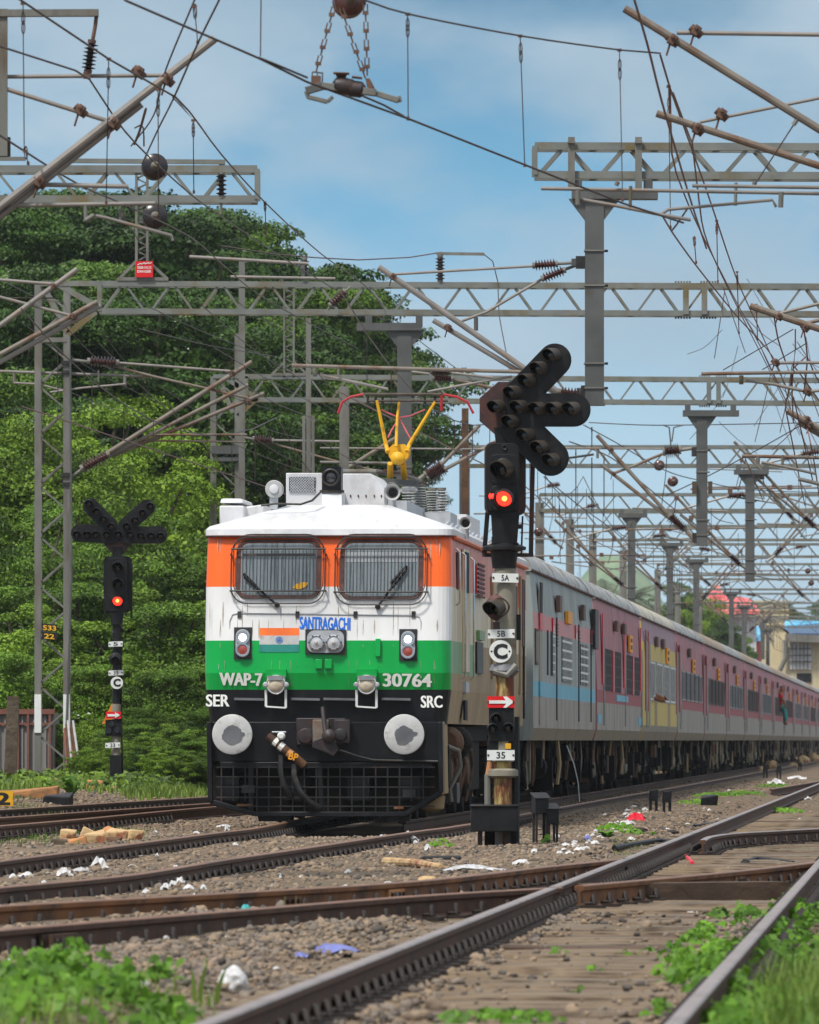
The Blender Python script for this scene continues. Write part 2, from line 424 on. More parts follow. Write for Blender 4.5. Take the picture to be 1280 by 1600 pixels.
# ---- camera
cam = bpy.data.cameras.new('camera'); co = bpy.data.objects.new('camera', cam); COL.objects.link(co)
SC.camera = co
co.location = (0, 0, CZ); co.rotation_euler = (math.radians(90), 0, 0)
cam.sensor_fit = 'HORIZONTAL'; cam.sensor_width = 36.0
cam.lens = 36.0 * F / 1280.0
cam.shift_y = (HZ - 800.0) / 1280.0
cam.clip_start = .5; cam.clip_end = 9000
cam.dof.use_dof = True; cam.dof.focus_distance = 101.0
cam.dof.aperture_fstop = (cam.lens / 1000.0) / 0.026

# ---- sky and sun
SUN_EL, SUN_AZ = 58.0, 215.0       # azimuth clockwise from +Y
w = bpy.data.worlds.new('World'); SC.world = w; w.use_nodes = True
N = w.node_tree.nodes; L = w.node_tree.links
bg = N['Background']; bg.inputs['Strength'].default_value = .106
sky = N.new('ShaderNodeTexSky'); sky.sky_type = 'NISHITA'; sky.sun_disc = False
sky.sun_elevation = math.radians(SUN_EL); sky.sun_rotation = math.radians(SUN_AZ)
sky.altitude = 0; sky.air_density = 1.6; sky.dust_density = .3; sky.ozone_density = 4.0
tc = N.new('ShaderNodeTexCoord'); sp = N.new('ShaderNodeSeparateXYZ'); L.new(tc.outputs['Generated'], sp.inputs[0])
# blue of the clear air between the clouds, paler towards the horizon
rp = N.new('ShaderNodeValToRGB'); e = rp.color_ramp.elements
e[0].position = 0.0; e[0].color = (3.4, 4.5, 5.2, 1); e[1].position = 1.0; e[1].color = (.28, 1.1, 2.0, 1)
for p, c in ((.40, (2.5, 3.9, 4.9)), (.66, (.95, 2.7, 4.2)), (.84, (.75, 2.1, 3.4))):
    q = e.new(p); q.color = (*c, 1)
mz = N.new('ShaderNodeMapRange'); mz.inputs['From Min'].default_value = 0; mz.inputs['From Max'].default_value = .1
L.new(sp.outputs['Z'], mz.inputs['Value']); L.new(mz.outputs['Result'], rp.inputs['Fac'])
mh = N.new('ShaderNodeMapRange'); mh.inputs['From Min'].default_value = .12; mh.inputs['From Max'].default_value = .6
mh.inputs['To Min'].default_value = .0; mh.inputs['To Max'].default_value = 1
L.new(sp.outputs['Z'], mh.inputs['Value'])
m1 = N.new('ShaderNodeMix'); m1.data_type = 'RGBA'
L.new(mh.outputs['Result'], m1.inputs[0]); L.new(rp.outputs['Color'], m1.inputs[6]); L.new(sky.outputs['Color'], m1.inputs[7])
mp = N.new('ShaderNodeMapping'); mp.inputs['Scale'].default_value = (22, 22, 46); mp.inputs['Location'].default_value = (1.3, .4, .2)
L.new(tc.outputs['Generated'], mp.inputs['Vector'])
cn = N.new('ShaderNodeTexNoise'); cn.inputs['Scale'].default_value = 1.0; cn.inputs['Detail'].default_value = 8; cn.inputs['Roughness'].default_value = .5
L.new(mp.outputs['Vector'], cn.inputs['Vector'])
cr = N.new('ShaderNodeMapRange'); cr.interpolation_type = 'SMOOTHSTEP'; cr.inputs['From Min'].default_value = .32; cr.inputs['From Max'].default_value = .64; cr.inputs['To Max'].default_value = .92
L.new(cn.outputs['Fac'], cr.inputs['Value'])
m2 = N.new('ShaderNodeMix'); m2.data_type = 'RGBA'; m2.inputs[7].default_value = (2.95, 3.75, 4.4, 1)
# grey undersides of the clouds
c2 = N.new('ShaderNodeTexNoise'); c2.inputs['Scale'].default_value = .55; c2.inputs['Detail'].default_value = 7; L.new(mp.outputs['Vector'], c2.inputs['Vector'])
c2r = N.new('ShaderNodeMapRange'); c2r.inputs['From Min'].default_value = .35; c2r.inputs['From Max'].default_value = .65; L.new(c2.outputs['Fac'], c2r.inputs['Value'])
cm = N.new('ShaderNodeMix'); cm.data_type = 'RGBA'; cm.inputs[6].default_value = (1.7, 2.6, 3.4, 1); cm.inputs[7].default_value = (2.9, 3.7, 4.35, 1)
L.new(c2r.outputs['Result'], cm.inputs[0]); L.new(cm.outputs[2], m2.inputs[7])
L.new(cr.outputs['Result'], m2.inputs[0]); L.new(m1.outputs[2], m2.inputs[6])
# thin overcast sheet high above
ov = N.new('ShaderNodeMapRange'); ov.inputs['From Min'].default_value = .15; ov.inputs['From Max'].default_value = .5; ov.inputs['To Max'].default_value = .75
L.new(sp.outputs['Z'], ov.inputs['Value'])
m3 = N.new('ShaderNodeMix'); m3.data_type = 'RGBA'; m3.inputs[7].default_value = (6.4, 6.5, 6.7, 1)
L.new(ov.outputs['Result'], m3.inputs[0]); L.new(m2.outputs[2], m3.inputs[6]); L.new(m3.outputs[2], bg.inputs['Color'])
sun = bpy.data.lights.new('sun', 'SUN'); sun.energy = 2.5; sun.angle = math.radians(9); sun.color = (1, .96, .9)
so = bpy.data.objects.new('sun', sun); COL.objects.link(so)
az, el = math.radians(SUN_AZ), math.radians(SUN_EL)
sd = V((math.sin(az) * math.cos(el), math.cos(az) * math.cos(el), math.sin(el)))
so.rotation_euler = sd.to_track_quat('Z', 'Y').to_euler()
SC.view_settings.view_transform = 'Standard'; SC.view_settings.look = 'None'; SC.view_settings.gamma = 1.0
SC.view_settings.exposure = 0.62
SC.render.engine = 'CYCLES'
SC.cycles.volume_bounces = 1; SC.cycles.max_bounces = 6; SC.cycles.transparent_max_bounces = 4
# ---- haze
def haze(density):
    mb = MB(); m = bpy.data.materials.new('haze'); m.use_nodes = True; nt = m.node_tree
    nt.nodes.remove(nt.nodes['Principled BSDF'])
    pv = nt.nodes.new('ShaderNodeVolumePrincipled'); pv.inputs['Color'].default_value = (.86, .93, 1.0, 1); pv.inputs['Density'].default_value = density
    pv.inputs['Anisotropy'].default_value = .2
    nt.links.new(pv.outputs[0], nt.nodes['Material Output'].inputs['Volume'])
    M['haze'] = m
    mb.box((0, 1230, 38), (2500, 2520, 86), 'haze')
    return tag(mb.build('haze', smooth=0), 'faint bluish haze over the railway yard', 'haze', None, 'stuff')
# ================= ground =================
def make_ground():
    ss = [-12, 4]; d = .35
    s = 14.0
    while s < 2350:
        ss.append(s); d = .22 if s < 45 else (.5 if s < 130 else d * 1.12); s += d
    ts = list(np.arange(-20, 6, .22))
    l = [-20.0]; d = .4
    while l[-1] > -950: d *= 1.18; l.append(l[-1] - d)
    r = [6.0]; d = .4
    while r[-1] < 950: d *= 1.2; r.append(r[-1] + d)
    ts = l[1:][::-1] + ts + r
    vs = np.zeros((len(ss), len(ts), 3))
    for i, s in enumerate(ss):
        for j, t in enumerate(ts):
            p = ST(s, t); vs[i, j] = (p.x, p.y, zground(p.x, p.y))
    n, m = len(ss), len(ts)
    idx = np.arange(n * m).reshape(n, m)
    f = np.stack([idx[:-1, :-1], idx[:-1, 1:], idx[1:, 1:], idx[1:, :-1]], -1).reshape(-1, 4)
    me = npmesh('ground', vs.reshape(-1, 3), f, ['dirt'], smooth=True)
    return tag(nobj('ground', me), 'brown earth and ballast of the railway yard', None, None, 'structure')
make_ground()

# ================= rails =================
RP = [(-.068, -.156), (.068, -.156), (.068, -.146), (.012, -.128), (.009, -.05), (.035, -.036), (.036, -.008), (.028, 0), (-.028, 0), (-.036, -.008), (-.035, -.036), (-.009, -.05), (-.012, -.128), (-.068, -.146)]
def catmull(pts, step=.8):
    out = []
    P = [pts[0] * 2 - pts[1]] + pts + [pts[-1] * 2 - pts[-2]]
    for i in range(1, len(P) - 2):
        n = max(1, int((P[i + 1] - P[i]).length / step))
        for k in range(n):
            u = k / n; a, b, c, d = P[i - 1], P[i], P[i + 1], P[i + 2]
            out.append(.5 * ((2 * b) + (c - a) * u + (2 * a - 5 * b + 4 * c - d) * u * u + (3 * b - a - 3 * c + d) * u ** 3))
    out.append(P[-2])
    return out
clip_me = None
def clip_mesh():
    mb = MB()
    mb.box((0, 0, -.152), (.36, .17, .022), 'clip_iron')
    for sx in (-1, 1):
        pts = [V((sx * (.075 + .05 * k / 8), .062 * math.cos(math.pi * k / 8), -.135 + .062 * math.sin(math.pi * k / 8))) for k in range(9)]
        mb.tube(pts, .014, 'clip_iron', 6)
        mb.tube([(sx * .05, -.03, -.128), (sx * .14, -.055, -.125)], .013, 'clip_iron', 6)
    o = mb.build('rail_clip'); me = o.data; bpy.data.objects.remove(o)
    return me
clip_me = clip_mesh()
RAILPATHS = []
def rail(label, pts, side='rail_side', top='rail_top', clips=(0, 100), straight=False, zoff=0.0, group='running rails'):
    pts = [V(p) + V((0, 0, zoff)) for p in pts]
    path = pts if straight else catmull(pts)
    if straight:
        a, b = pts; n = int((b - a).length / 6); path = [a + (b - a) * i / n for i in range(n + 1)]
    RAILPATHS.append(path)
    o0 = path[0].copy()
    mb = MB(); k = len(RP); vs = []
    for i, p in enumerate(path):
        d = (path[min(i + 1, len(path) - 1)] - path[max(i - 1, 0)]); d.z = 0; d.normalize(); x = V((d.y, -d.x, 0))
        vs += [p + x * a + V((0, 0, b)) for a, b in RP]
    fs = []; tf = []
    for i in range(len(path) - 1):
        for j in range(k):
            q = (i * k + j, i * k + (j + 1) % k, (i + 1) * k + (j + 1) % k, (i + 1) * k + j)
            (tf if j in (6, 7, 8) else fs).append(q)
    fs.append(tuple(range(k - 1, -1, -1))); fs.append(tuple(range((len(path) - 1) * k, len(path) * k)))
    mb.add(vs, fs, side); mb.f += tf; mb.m += [mb.mi(top)] * len(tf)
    ob = tag(mb.build('rail', origin=o0, smooth=30), label, 'rail', group)
    # clips every sleeper
    acc = 0.0; nc = 0
    for a, b in zip(path, path[1:]):
        L = (b - a).length
        while acc < L:
            p = a + (b - a) * (acc / L)
            if abs(p.x) < .056 * p.y + .6 and p.y > 27 and nc < clips[1] and p.y < 130:
                c = bpy.data.objects.new('rail_clip', clip_me); COL.objects.link(c); c.parent = ob
                c.location = p - o0; c.rotation_euler = (0, 0, math.atan2(-(b - a).x, (b - a).y)); nc += 1
            acc += .6
        acc -= L
    return ob
tA, tB = -2.64, -.93
rail('shiny rail running up from the bottom edge left of the brown timbers', [ST(18, tA), ST(420, tA)], straight=True)
rail('narrow shiny rail at the right with green weeds on both sides', [ST(16, tB), ST(420, tB)], straight=True)
g = lambda *q: [G(x, y) for x, y in q]
gz = lambda z, *q: [G(x, y, z) for x, y in q]
rail('upper orange stained crossing rail sweeping into the shiny rail', g((-90, 1425), (0, 1415), (300, 1398), (640, 1377), (860, 1353), (978, 1341)), side='rail_orange', top='rail_top_dull')
rail('lower brown crossing rail nearest the grey ballast heap', g((-90, 1462), (0, 1452), (330, 1425), (640, 1400), (872, 1386)), top='rail_top_dull')
rail('rusty crossing rail cutting across between the two shiny rails', g((905, 1383), (1060, 1369), (1200, 1355), (1340, 1338)), side='rail_orange', top='rail_top_dull', zoff=-.002)
rail('curved silver switch rail bending off to the right edge', g((1098, 1312), (1112, 1306), (1150, 1301), (1220, 1297), (1330, 1291)), zoff=-.004)
rail('brown rail under the left wheels of the locomotive', g((-60, 1353), (0, 1345), (330, 1302), (402, 1293)) + [ST(112, -8.35), ST(128, -8.41), ST(200, -8.41), ST(470, -8.41)], top='rail_top_dull')
rail('brown rail running beside the right side of the train', g((-60, 1394), (0, 1386), (200, 1367), (350, 1343), (480, 1324), (640, 1300), (740, 1286), (920, 1253), (1139, 1215), (1290, 1187)), top='rail_top_dull')
rail('third rail hidden under the train between its wheels', [ST(104, -6.73), ST(470, -6.73)], top='rail_top_dull', straight=True, clips=(0, 0))
rail('far brown rail of the left track beside the green verge', gz(.15, (-60, 1269), (0, 1265), (320, 1245), (520, 1233)), side='dark_steel', top='rail_top_dull', clips=(0, 40))
rail('middle rail of the left track behind the white litter', gz(.11, (-60, 1280), (0, 1276), (325, 1254), (520, 1240)), top='rail_top_dull', clips=(0, 0), zoff=-.01)
rail('near rail of the left track before the rubble pile', gz(.06, (-60, 1296), (0, 1290), (120, 1280), (325, 1261), (520, 1247)), top='rail_top_dull', clips=(0, 40))
rail('short dark rail end lying at the right edge beyond the weeds', g((1205, 1232), (1290, 1218), (1360, 1206)), top='rail_top_dull', clips=(0, 0), zoff=-.01)
# rail joints and painted bars on the crossing
def joint(px, py, m, label, sz=(.05, .5, .12)):
    p = G(px, py); 
    mb = MB()
    for sx in (-1, 1):
        mb.box((sx * .03, 0, -.085), (.02, sz[1], .075), m)
        for k in (-.18, -.06, .06, .18): mb.lathe((sx * .04, k, -.085), (sx, 0, 0), [(.018, 0), (.016, .018)], 'clip_iron', 6)
    o = mb.build('fishplate', local=True); o.location = p
    best = min(((a + b) / 2 - p).length for pa in RAILPATHS for a, b in zip(pa, pa[1:]))
    d = min(((((a + b) / 2 - p).length, (b - a)) for pa in RAILPATHS for a, b in zip(pa, pa[1:])), key=lambda q: q[0])[1]
    o.rotation_euler = (0, 0, math.atan2(-d.x, d.y))
    tag(o, label, 'fishplate', 'rail joint plates')
for px, py, m, lb in ((452, 1389, 'post_yellow', 'yellowish joint plate on the orange crossing rail'), (612, 1379, 'block_orange', 'orange joint plate on the upper crossing rail near the boulder'),
                      (90, 1446, 'rail_side', 'brown joint plate on the lower crossing rail at left'), (360, 1341, 'rail_side', 'brown joint plate on the rail before the locomotive'),
                      (960, 1344, 'rail_orange', 'rusty joint plate where the crossing rail meets the shiny rail'), (1150, 1360, 'post_yellow', 'yellow stained joint plate between the shiny rails')):
    joint(px, py, m, lb)

# ================= sleepers =================
def sleeper_mesh(L, wd, seed, m='timber'):
    r = random.Random(seed); mb = MB(); n = 8; vs = []
    for i in range(n + 1):
        x = -L / 2 + L * i / n
        for a, b in ((-1, -.16), (1, -.16), (1, -.012), (.86, 0), (-.86, 0), (-1, -.012)):
            vs.append(V((x, a * wd / 2 + r.uniform(-.008, .008), b + r.uniform(-.006, .006))))
    fs = [tuple(range(5, -1, -1)), tuple(range(n * 6, n * 6 + 6))]
    for i in range(n):
        for j in range(6): fs.append((i * 6 + j, i * 6 + (j + 1) % 6, i * 6 + 6 + (j + 1) % 6, i * 6 + 6 + j))
    mb.add(vs, fs, m); o = mb.build('sleeper', smooth=25); me = o.data; bpy.data.objects.remove(o)
    return me
SM = [sleeper_mesh(2.75, .27, k, ('timber', 'timber_grey', 'timber', 'timber_grey', 'timber', 'timber_dark')[k]) for k in range(6)]
s = 24.0; tm = (tA + tB) / 2
rs = random.Random(3)
while s < 132:
    o = nobj('sleeper', SM[rs.choice([0, 1, 2, 3, 4, 0, 2, 5])]); p = ST(s, tm + rs.uniform(-.05, .05), -.158 + rs.uniform(-.012, .004))
    o.location = p; o.rotation_euler = (rs.uniform(-.01, .01), rs.uniform(-.004, .004), -PSI + rs.uniform(-.02, .02))
    tag(o, 'weathered brown timber sleeper under the two shiny rails', 'sleeper', 'timber sleepers of the near track')
    s += .44 if s < 60 else .6
mb = MB(); a, b = G(905, 1402, -.13), G(1215, 1398, -.13)
o = mb.bar(a, b, .3, .2, 'timber_dark').build('timber_baulk', origin=a); tag(o, 'long dark timber baulk under the rusty crossing rail', 'timber baulk')
mb = MB(); a, b = G(890, 1312, -.12), G(1006, 1291, -.12)
# ================= ballast stones (nobody could count them) =================
def rock_protos(sub, n, seed):
    import bmesh
    out = []; r = random.Random(seed)
    for i in range(n):
        bm = bmesh.new(); bmesh.ops.create_icosphere(bm, subdivisions=sub, radius=1)
        sc = V((r.uniform(.7, 1.25), r.uniform(.6, 1), r.uniform(.45, .75))); off = V((r.uniform(-9, 9), r.uniform(-9, 9), 0))
        for v in bm.verts:
            v.co *= 1 + .5 * mnoise.noise(v.co * 1.3 + off) + r.uniform(-.14, .14); v.co = V((v.co.x * sc.x, v.co.y * sc.y, v.co.z * sc.z))
        vs = np.array([v.co[:] for v in bm.verts]); fs = np.array([[v.index for v in f.verts] for f in bm.faces]); bm.free()
        out.append((vs, fs))
    return out
def rotz_rand(n):
    q = rng.normal(size=(n, 4)); q /= np.linalg.norm(q, axis=1, keepdims=True)
    w, x, y, z = q.T
    return np.stack([1 - 2 * (y * y + z * z), 2 * (x * y - z * w), 2 * (x * z + y * w), 2 * (x * y + z * w), 1 - 2 * (x * x + z * z), 2 * (y * z - x * w), 2 * (x * z - y * w), 2 * (y * z + x * w), 1 - 2 * (x * x + y * y)], 1).reshape(n, 3, 3)
def stones(name, P, size, sub, seed, mats, label, flat=.5):
    protos = rock_protos(sub, 7, seed); Vv = []; Ff = []; Mm = []; off = 0
    pick = rng.integers(0, 7, len(P)); mk = rng.integers(0, len(mats), len(P))
    for k, (vs, fs) in enumerate(protos):
        ix = np.where(pick == k)[0]
        if not len(ix): continue
        R = rotz_rand(len(ix)); x = np.einsum('nij,vj->nvi', R, vs) * size[ix][:, None, None]; x[:, :, 2] *= .8
        x += P[ix][:, None, :]
        Vv.append(x.reshape(-1, 3)); nv = len(vs)
        Ff.append((fs[None] + (np.arange(len(ix)) * nv)[:, None, None] + off).reshape(-1, 3)); off += nv * len(ix)
        Mm.append(np.repeat(mk[ix], len(fs)))
    me = npmesh(name, np.concatenate(Vv), np.concatenate(Ff), mats, np.concatenate(Mm))
    return tag(nobj(name, me), label, 'stones', None, 'stuff')
segs = [(a.x, a.y, b.x, b.y) for pa in RAILPATHS for a, b in zip(pa, pa[1:]) if a.y < 140]
segA = np.array(segs)
def raildist(P):
    d = np.full(len(P), 9.0)
    for x0, y0, x1, y1 in segA:
        vx, vy = x1 - x0, y1 - y0; l = vx * vx + vy * vy + 1e-9
        u = np.clip(((P[:, 0] - x0) * vx + (P[:, 1] - y0) * vy) / l, 0, 1)
        d = np.minimum(d, np.hypot(P[:, 0] - x0 - u * vx, P[:, 1] - y0 - u * vy))
    return d
def scatter(n, d0, d1, px0=-70, px1=1350):
    D = np.sqrt(rng.uniform(d0 * d0, d1 * d1, n)); px = rng.uniform(px0, px1, n)
    return np.stack([(px - CX) / F * D, D, np.zeros(n)], 1)
def keep(P, near):
    s = P[:, 0] * SN + P[:, 1] * CS; t = P[:, 0] * CS - P[:, 1] * SN
    d = raildist(P)
    ok = d > .17
    tim = (t > -3.2) & (t < -.3)
    ed = np.exp(-((t + 2.45) / .22) ** 2) + .7 * np.exp(-((t + 1.12) / .2) ** 2)
    ok &= ~tim | (rng.random(len(P)) < .07 + .75 * ed)
    ok &= t > -13.6
    ok &= ~((t > -8.7) & (t < -6.2) & (s > 101) & (s < 128))
    u = np.array([mnoise.noise(V((x * .7, y * .25, 5))) for x, y in P[:, :2]])
    ok &= (u > -.05) | (rng.random(len(P)) < .42)
    return ok
P = scatter(22000, 27, 56); P = P[keep(P, True)]
for q in P: q[2] = zground(q[0], q[1])
stones('ballast_near', P + np.array([0, 0, .006]) + np.array([0, 0, .03]) * ((P[:, 0] * CS - P[:, 1] * SN > -3.2) & (P[:, 0] * CS - P[:, 1] * SN < -.3))[:, None], np.clip(rng.lognormal(-4.05, .45, len(P)), .006, .05), 2, 4, ['stone_a', 'stone_b', 'stone_c', 'stone_d', 'stone_b'], 'grey brown ballast stones in the foreground')
P = np.concatenate([scatter(34000, 56, 128), scatter(9000, 128, 230, 860, 1340)]); P = P[keep(P, False)]
for q in P: q[2] = zground(q[0], q[1])
stones('ballast_far', P + np.array([0, 0, .002]), np.clip(rng.lognormal(-3.8, .36, len(P)), .012, .06), 1, 5, ['stone_a', 'stone_b', 'stone_c', 'stone_d', 'stone_c'], 'brown ballast stones between the tracks')
# ================= locomotive =================
D1 = 102.4; KS = F / D1
LX0 = 511.0; LZ0 = HZ + CZ * KS
loc0 = W(LX0, LZ0, D1)
loco = thing('locomotive', 'electric locomotive painted orange white and green heading the passenger train', 'locomotive', loc0, -PSI)
fx = lambda px: (px - LX0) / KS
fz = lambda py: (LZ0 - py) / KS
LEV = [(1.24, 1.50, .07), (1.67, 1.555, .055), (1.88, 1.56, .0), (2.29, 1.56, .02), (2.97, 1.56, .14), (3.62, 1.55, .28)]
def yface(z):
    if z <= LEV[0][0]: return LEV[0][2]
    for (z0, _, a), (z1, _, b) in zip(LEV, LEV[1:]):
        if z <= z1: return a + (b - a) * (z - z0) / (z1 - z0)
    return LEV[-1][2] + (z - 3.62) * .3
def fp(px, py, d=0.0):
    z = fz(py); return V((fx(px), yface(z) - d, z))
def plan(w, y0, r, L=19.3, n=6):
    p = [(-w, L), (-w, 6.0), (-w, y0 + r + .02)]
    p += [(-w + r - r * math.cos(a), y0 + r - r * math.sin(a)) for a in [math.pi / 2 * i / n for i in range(n + 1)]]
    p += [(w - r + r * math.sin(a), y0 + r - r * math.cos(a)) for a in [math.pi / 2 * i / n for i in range(n + 1)]]
    p += [(w, y0 + r + .02), (w, 6.0), (w, L)]
    return p
mb = MB()
rings = []
for z, w_, y in LEV: rings.append((z, plan(w_, y, .22)))
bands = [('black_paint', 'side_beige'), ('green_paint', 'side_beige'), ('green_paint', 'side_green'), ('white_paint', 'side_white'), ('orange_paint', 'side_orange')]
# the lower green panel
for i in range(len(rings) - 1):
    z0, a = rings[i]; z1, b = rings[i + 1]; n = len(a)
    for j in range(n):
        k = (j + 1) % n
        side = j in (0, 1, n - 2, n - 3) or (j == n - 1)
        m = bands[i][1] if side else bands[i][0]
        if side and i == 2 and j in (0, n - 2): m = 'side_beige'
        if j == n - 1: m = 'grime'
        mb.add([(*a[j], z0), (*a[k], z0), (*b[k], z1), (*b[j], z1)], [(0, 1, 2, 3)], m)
mb.add([(*q, LEV[0][0]) for q in rings[0][1]], [tuple(range(len(rings[0][1]) - 1, -1, -1))], 'grime')
mb.build('body', loco, local=True, smooth=40)
# roof with overhanging white brow
mb = MB()
rl = [(3.62, plan(1.575, .215, .24)), (3.70, plan(1.575, .235, .24)), (3.745, plan(1.53, .31, .24)), (4.00, plan(.80, 1.55, .3)), (4.05, plan(.66, 1.8, .3))]
for (z0, a), (z1, b) in zip(rl, rl[1:]):
    n = len(a)
    for j in range(n):
        k = (j + 1) % n
        mb.add([(*a[j], z0), (*a[k], z0), (*b[k], z1), (*b[j], z1)], [(0, 1, 2, 3)], 'roof_white')
mb.add([(*q, 4.05) for q in rl[-1][1]], [tuple(range(len(rl[-1][1])))], 'roof_white')
mb.add([(*q, 3.62) for q in rl[0][1]], [tuple(range(len(rl[0][1]) - 1, -1, -1))], 'roof_white')
mb.tube([V((x, y - .004, 3.612)) for x, y in rl[0][1][2:-2]], .014, 'rubber', 6)
roof = mb.build('roof', loco, local=True, smooth=30)

def rrect(x0, y0, x1, y1, r, fn, n=6):
    pts = []
    for cx, cy, a0 in ((x0 + r, y0 + r, math.pi), (x1 - r, y0 + r, 1.5 * math.pi), (x1 - r, y1 - r, 0), (x0 + r, y1 - r, .5 * math.pi)):
        for i in range(n + 1):
            a = a0 + math.pi / 2 * i / n; pts.append(fn(cx + r * math.cos(a), cy + r * math.sin(a)))
    return pts
def windscreen(x0, y0, x1, y1, blind, wiper):
    gl = rrect(x0, y0, x1, y1, 13, lambda x, y: fp(x, y, .012))
    mb = MB(); mb.prism(gl, (0, -.006, 0), 'cab_glass')
    wn = mb.build('windscreen', loco, local=True, smooth=0)
    mb = MB()
    mb.ring(rrect(x0 - 7, y0 - 6, x1 + 7, y1 + 6, 18, lambda x, y: fp(x, y, -.01)), rrect(x0 - 1, y0 - 1, x1 + 1, y1 + 1, 13, lambda x, y: fp(x, y, -.01)), (0, -.03, 0), 'rubber')
    mb.build('window_seal', wn, local=True)
    mb = MB()
    for yb in blind:
        mb.add([fp(x0 + 2, yb[0], .021), fp(x1 - 2, yb[0], .021), fp(x1 - 2, yb[1], .021), fp(x0 + 2, yb[1], .021)], [(0, 1, 2, 3)], yb[2])
    mb.build('sun_blind', wn, local=True, smooth=0)
    mb = MB()   # stone guard
    lp = rrect(x0 - 14, y0 - 9, x1 + 14, y1 + 14, 26, lambda x, y: fp(x, y, .10)); lp.append(lp[0])
    mb.tube(lp, .009, 'dark_steel', 6, caps=False)
    lp2 = rrect(x0 - 11, y0 - 14, x1 + 11, y1 + 6, 26, lambda x, y: fp(x, y, .075)); lp2.append(lp2[0])
    mb.tube(lp2, .006, 'dark_steel', 6, caps=False)
    for yy in (y0 + 9, y1 - 6): mb.tube([fp(x0 - 15, yy, .10), fp(x1 + 15, yy, .10)], .012, 'dark_steel', 6)
    nb = 21
    for i in range(nb):
        x = x0 + 4 + (x1 - x0 - 8) * i / (nb - 1)
        mb.tube([fp(x, y0 + 9, .10), fp(x, y1 - 6, .10)], .0045, 'dark_steel', 5)
    for xx, yy in ((x0 - 15, y0 + 18), (x1 + 15, y0 + 18), (x0 - 15, y1 - 6), (x1 + 15, y1 - 6)): mb.tube([fp(xx, yy, -.01), fp(xx, yy, .11)], .012, 'dark_steel', 6)
    mb.build('window_guard', wn, local=True)
    (ax, ay), (bx, by) = wiper
    mb = MB()
    mb.tube([fp(ax, ay, .06), fp((ax + bx) / 2, (ay + by) / 2, .075), fp(bx, by, .06)], .016, 'black_paint', 6)
    dx, dy = bx - ax, by - ay
    mb.tube([fp(bx - dx * .45 - 4, by - dy * .45 - 4, .05), fp(bx + dx * .02, by + dy * .02 - 3, .05)], .02, 'black_paint', 6)
    mb.lathe(fp(ax, ay, -.01), (0, -1, 0), [(.035, 0), (.035, .06), (.02, .08)], 'dark_steel', 10)
    mb.build('wiper', wn, local=True)
    return wn
wl = windscreen(374, 848, 493, 929, [(864, 868, 'dark_steel')], ((432, 945), (380, 900)))
mb = MB(); mb.prism([fp(456, 918, .023), fp(462, 912, .023), (fp(472, 909, .023)), fp(480, 910, .023), fp(478, 916, .023), fp(466, 921, .023)], (0, -.003, 0), 'yellow_paint'); mb.build('yellow_cloth', wl, local=True)
windscreen(537, 848, 653, 931, [(862, 878, 'blind')], ((590, 948), (634, 888)))
# marker lamp clusters
for x0, y0, x1, y1 in ((365, 980, 393, 1030), (624, 983, 652, 1033)):
    mb = MB(); mb.prism([fp(x0, y0, .02), fp(x1, y0, .02), fp(x1, y1, .02), fp(x0, y1, .02)], (0, .06, 0), 'dark_steel')
    cx = (x0 + x1) / 2
    mb.prism(rrect(x0 + 3, y0 + 3, x1 - 3, y1 - 3, 11, lambda x, y: fp(x, y, .021)), (0, -.03, 0), 'grey_lamp')
    cl = mb.build('marker_lamp', loco, local=True)
    for yy, rim, ln, nm in ((y0 + 16, 'chrome', 'lamp_white', 'white_lens'), (y1 - 15, 'chrome', 'lens_red', 'red_lens')):
        mb = MB(); mb.lathe(fp(cx, yy, .05), (0, -1, 0), [(.088, 0), (.088, .03), (.070, .03), (.066, .012)], rim, 22)
        mb.lathe(fp(cx, yy, .055), (0, -1, 0), [(.050 if ln == 'lamp_white' else .066, .005), (.035, .018), (.0, .022)], ln, 22)
        if ln == 'lamp_white': mb.lathe(fp(cx, yy, .05), (0, -1, 0), [(.066, .008), (.05, .009)], 'lens_red', 22)
        mb.build(nm, cl, local=True)
# twin headlight
mb = MB(); mb.prism([fp(477, 983, .03), fp(541, 984, .03), fp(541, 1023, .03), fp(477, 1022, .03)], (0, .06, 0), 'dark_steel')
mb.prism(rrect(480, 985, 538, 1020, 12, lambda x, y: fp(x, y, .031)), (0, -.03, 0), 'grey_lamp')
hl = mb.build('headlight_box', loco, local=True)
for cx in (495, 522):
    mb = MB(); mb.lathe(fp(cx, 1004, .06), (0, -1, 0), [(.10, 0), (.10, .045), (.085, .05), (.08, .03)], 'chrome', 24)
    mb.lathe(fp(cx, 1004, .06), (0, -1, 0), [(.082, .025), (.06, .042), (0, .05)], 'lens_clear', 24)
    mb.lathe(fp(cx, 1004, .11), (0, -1, 0), [(.022, 0), (.015, .012), (0, .014)], 'buffer_white', 12)
    for k in range(6):
        a = k * math.pi / 3; c = fp(cx, 1004, .10) + V((math.cos(a) * .092, 0, math.sin(a) * .092)); mb.box(c, (.018, .02, .018), 'dark_steel')
    mb.build('headlight', hl, local=True)
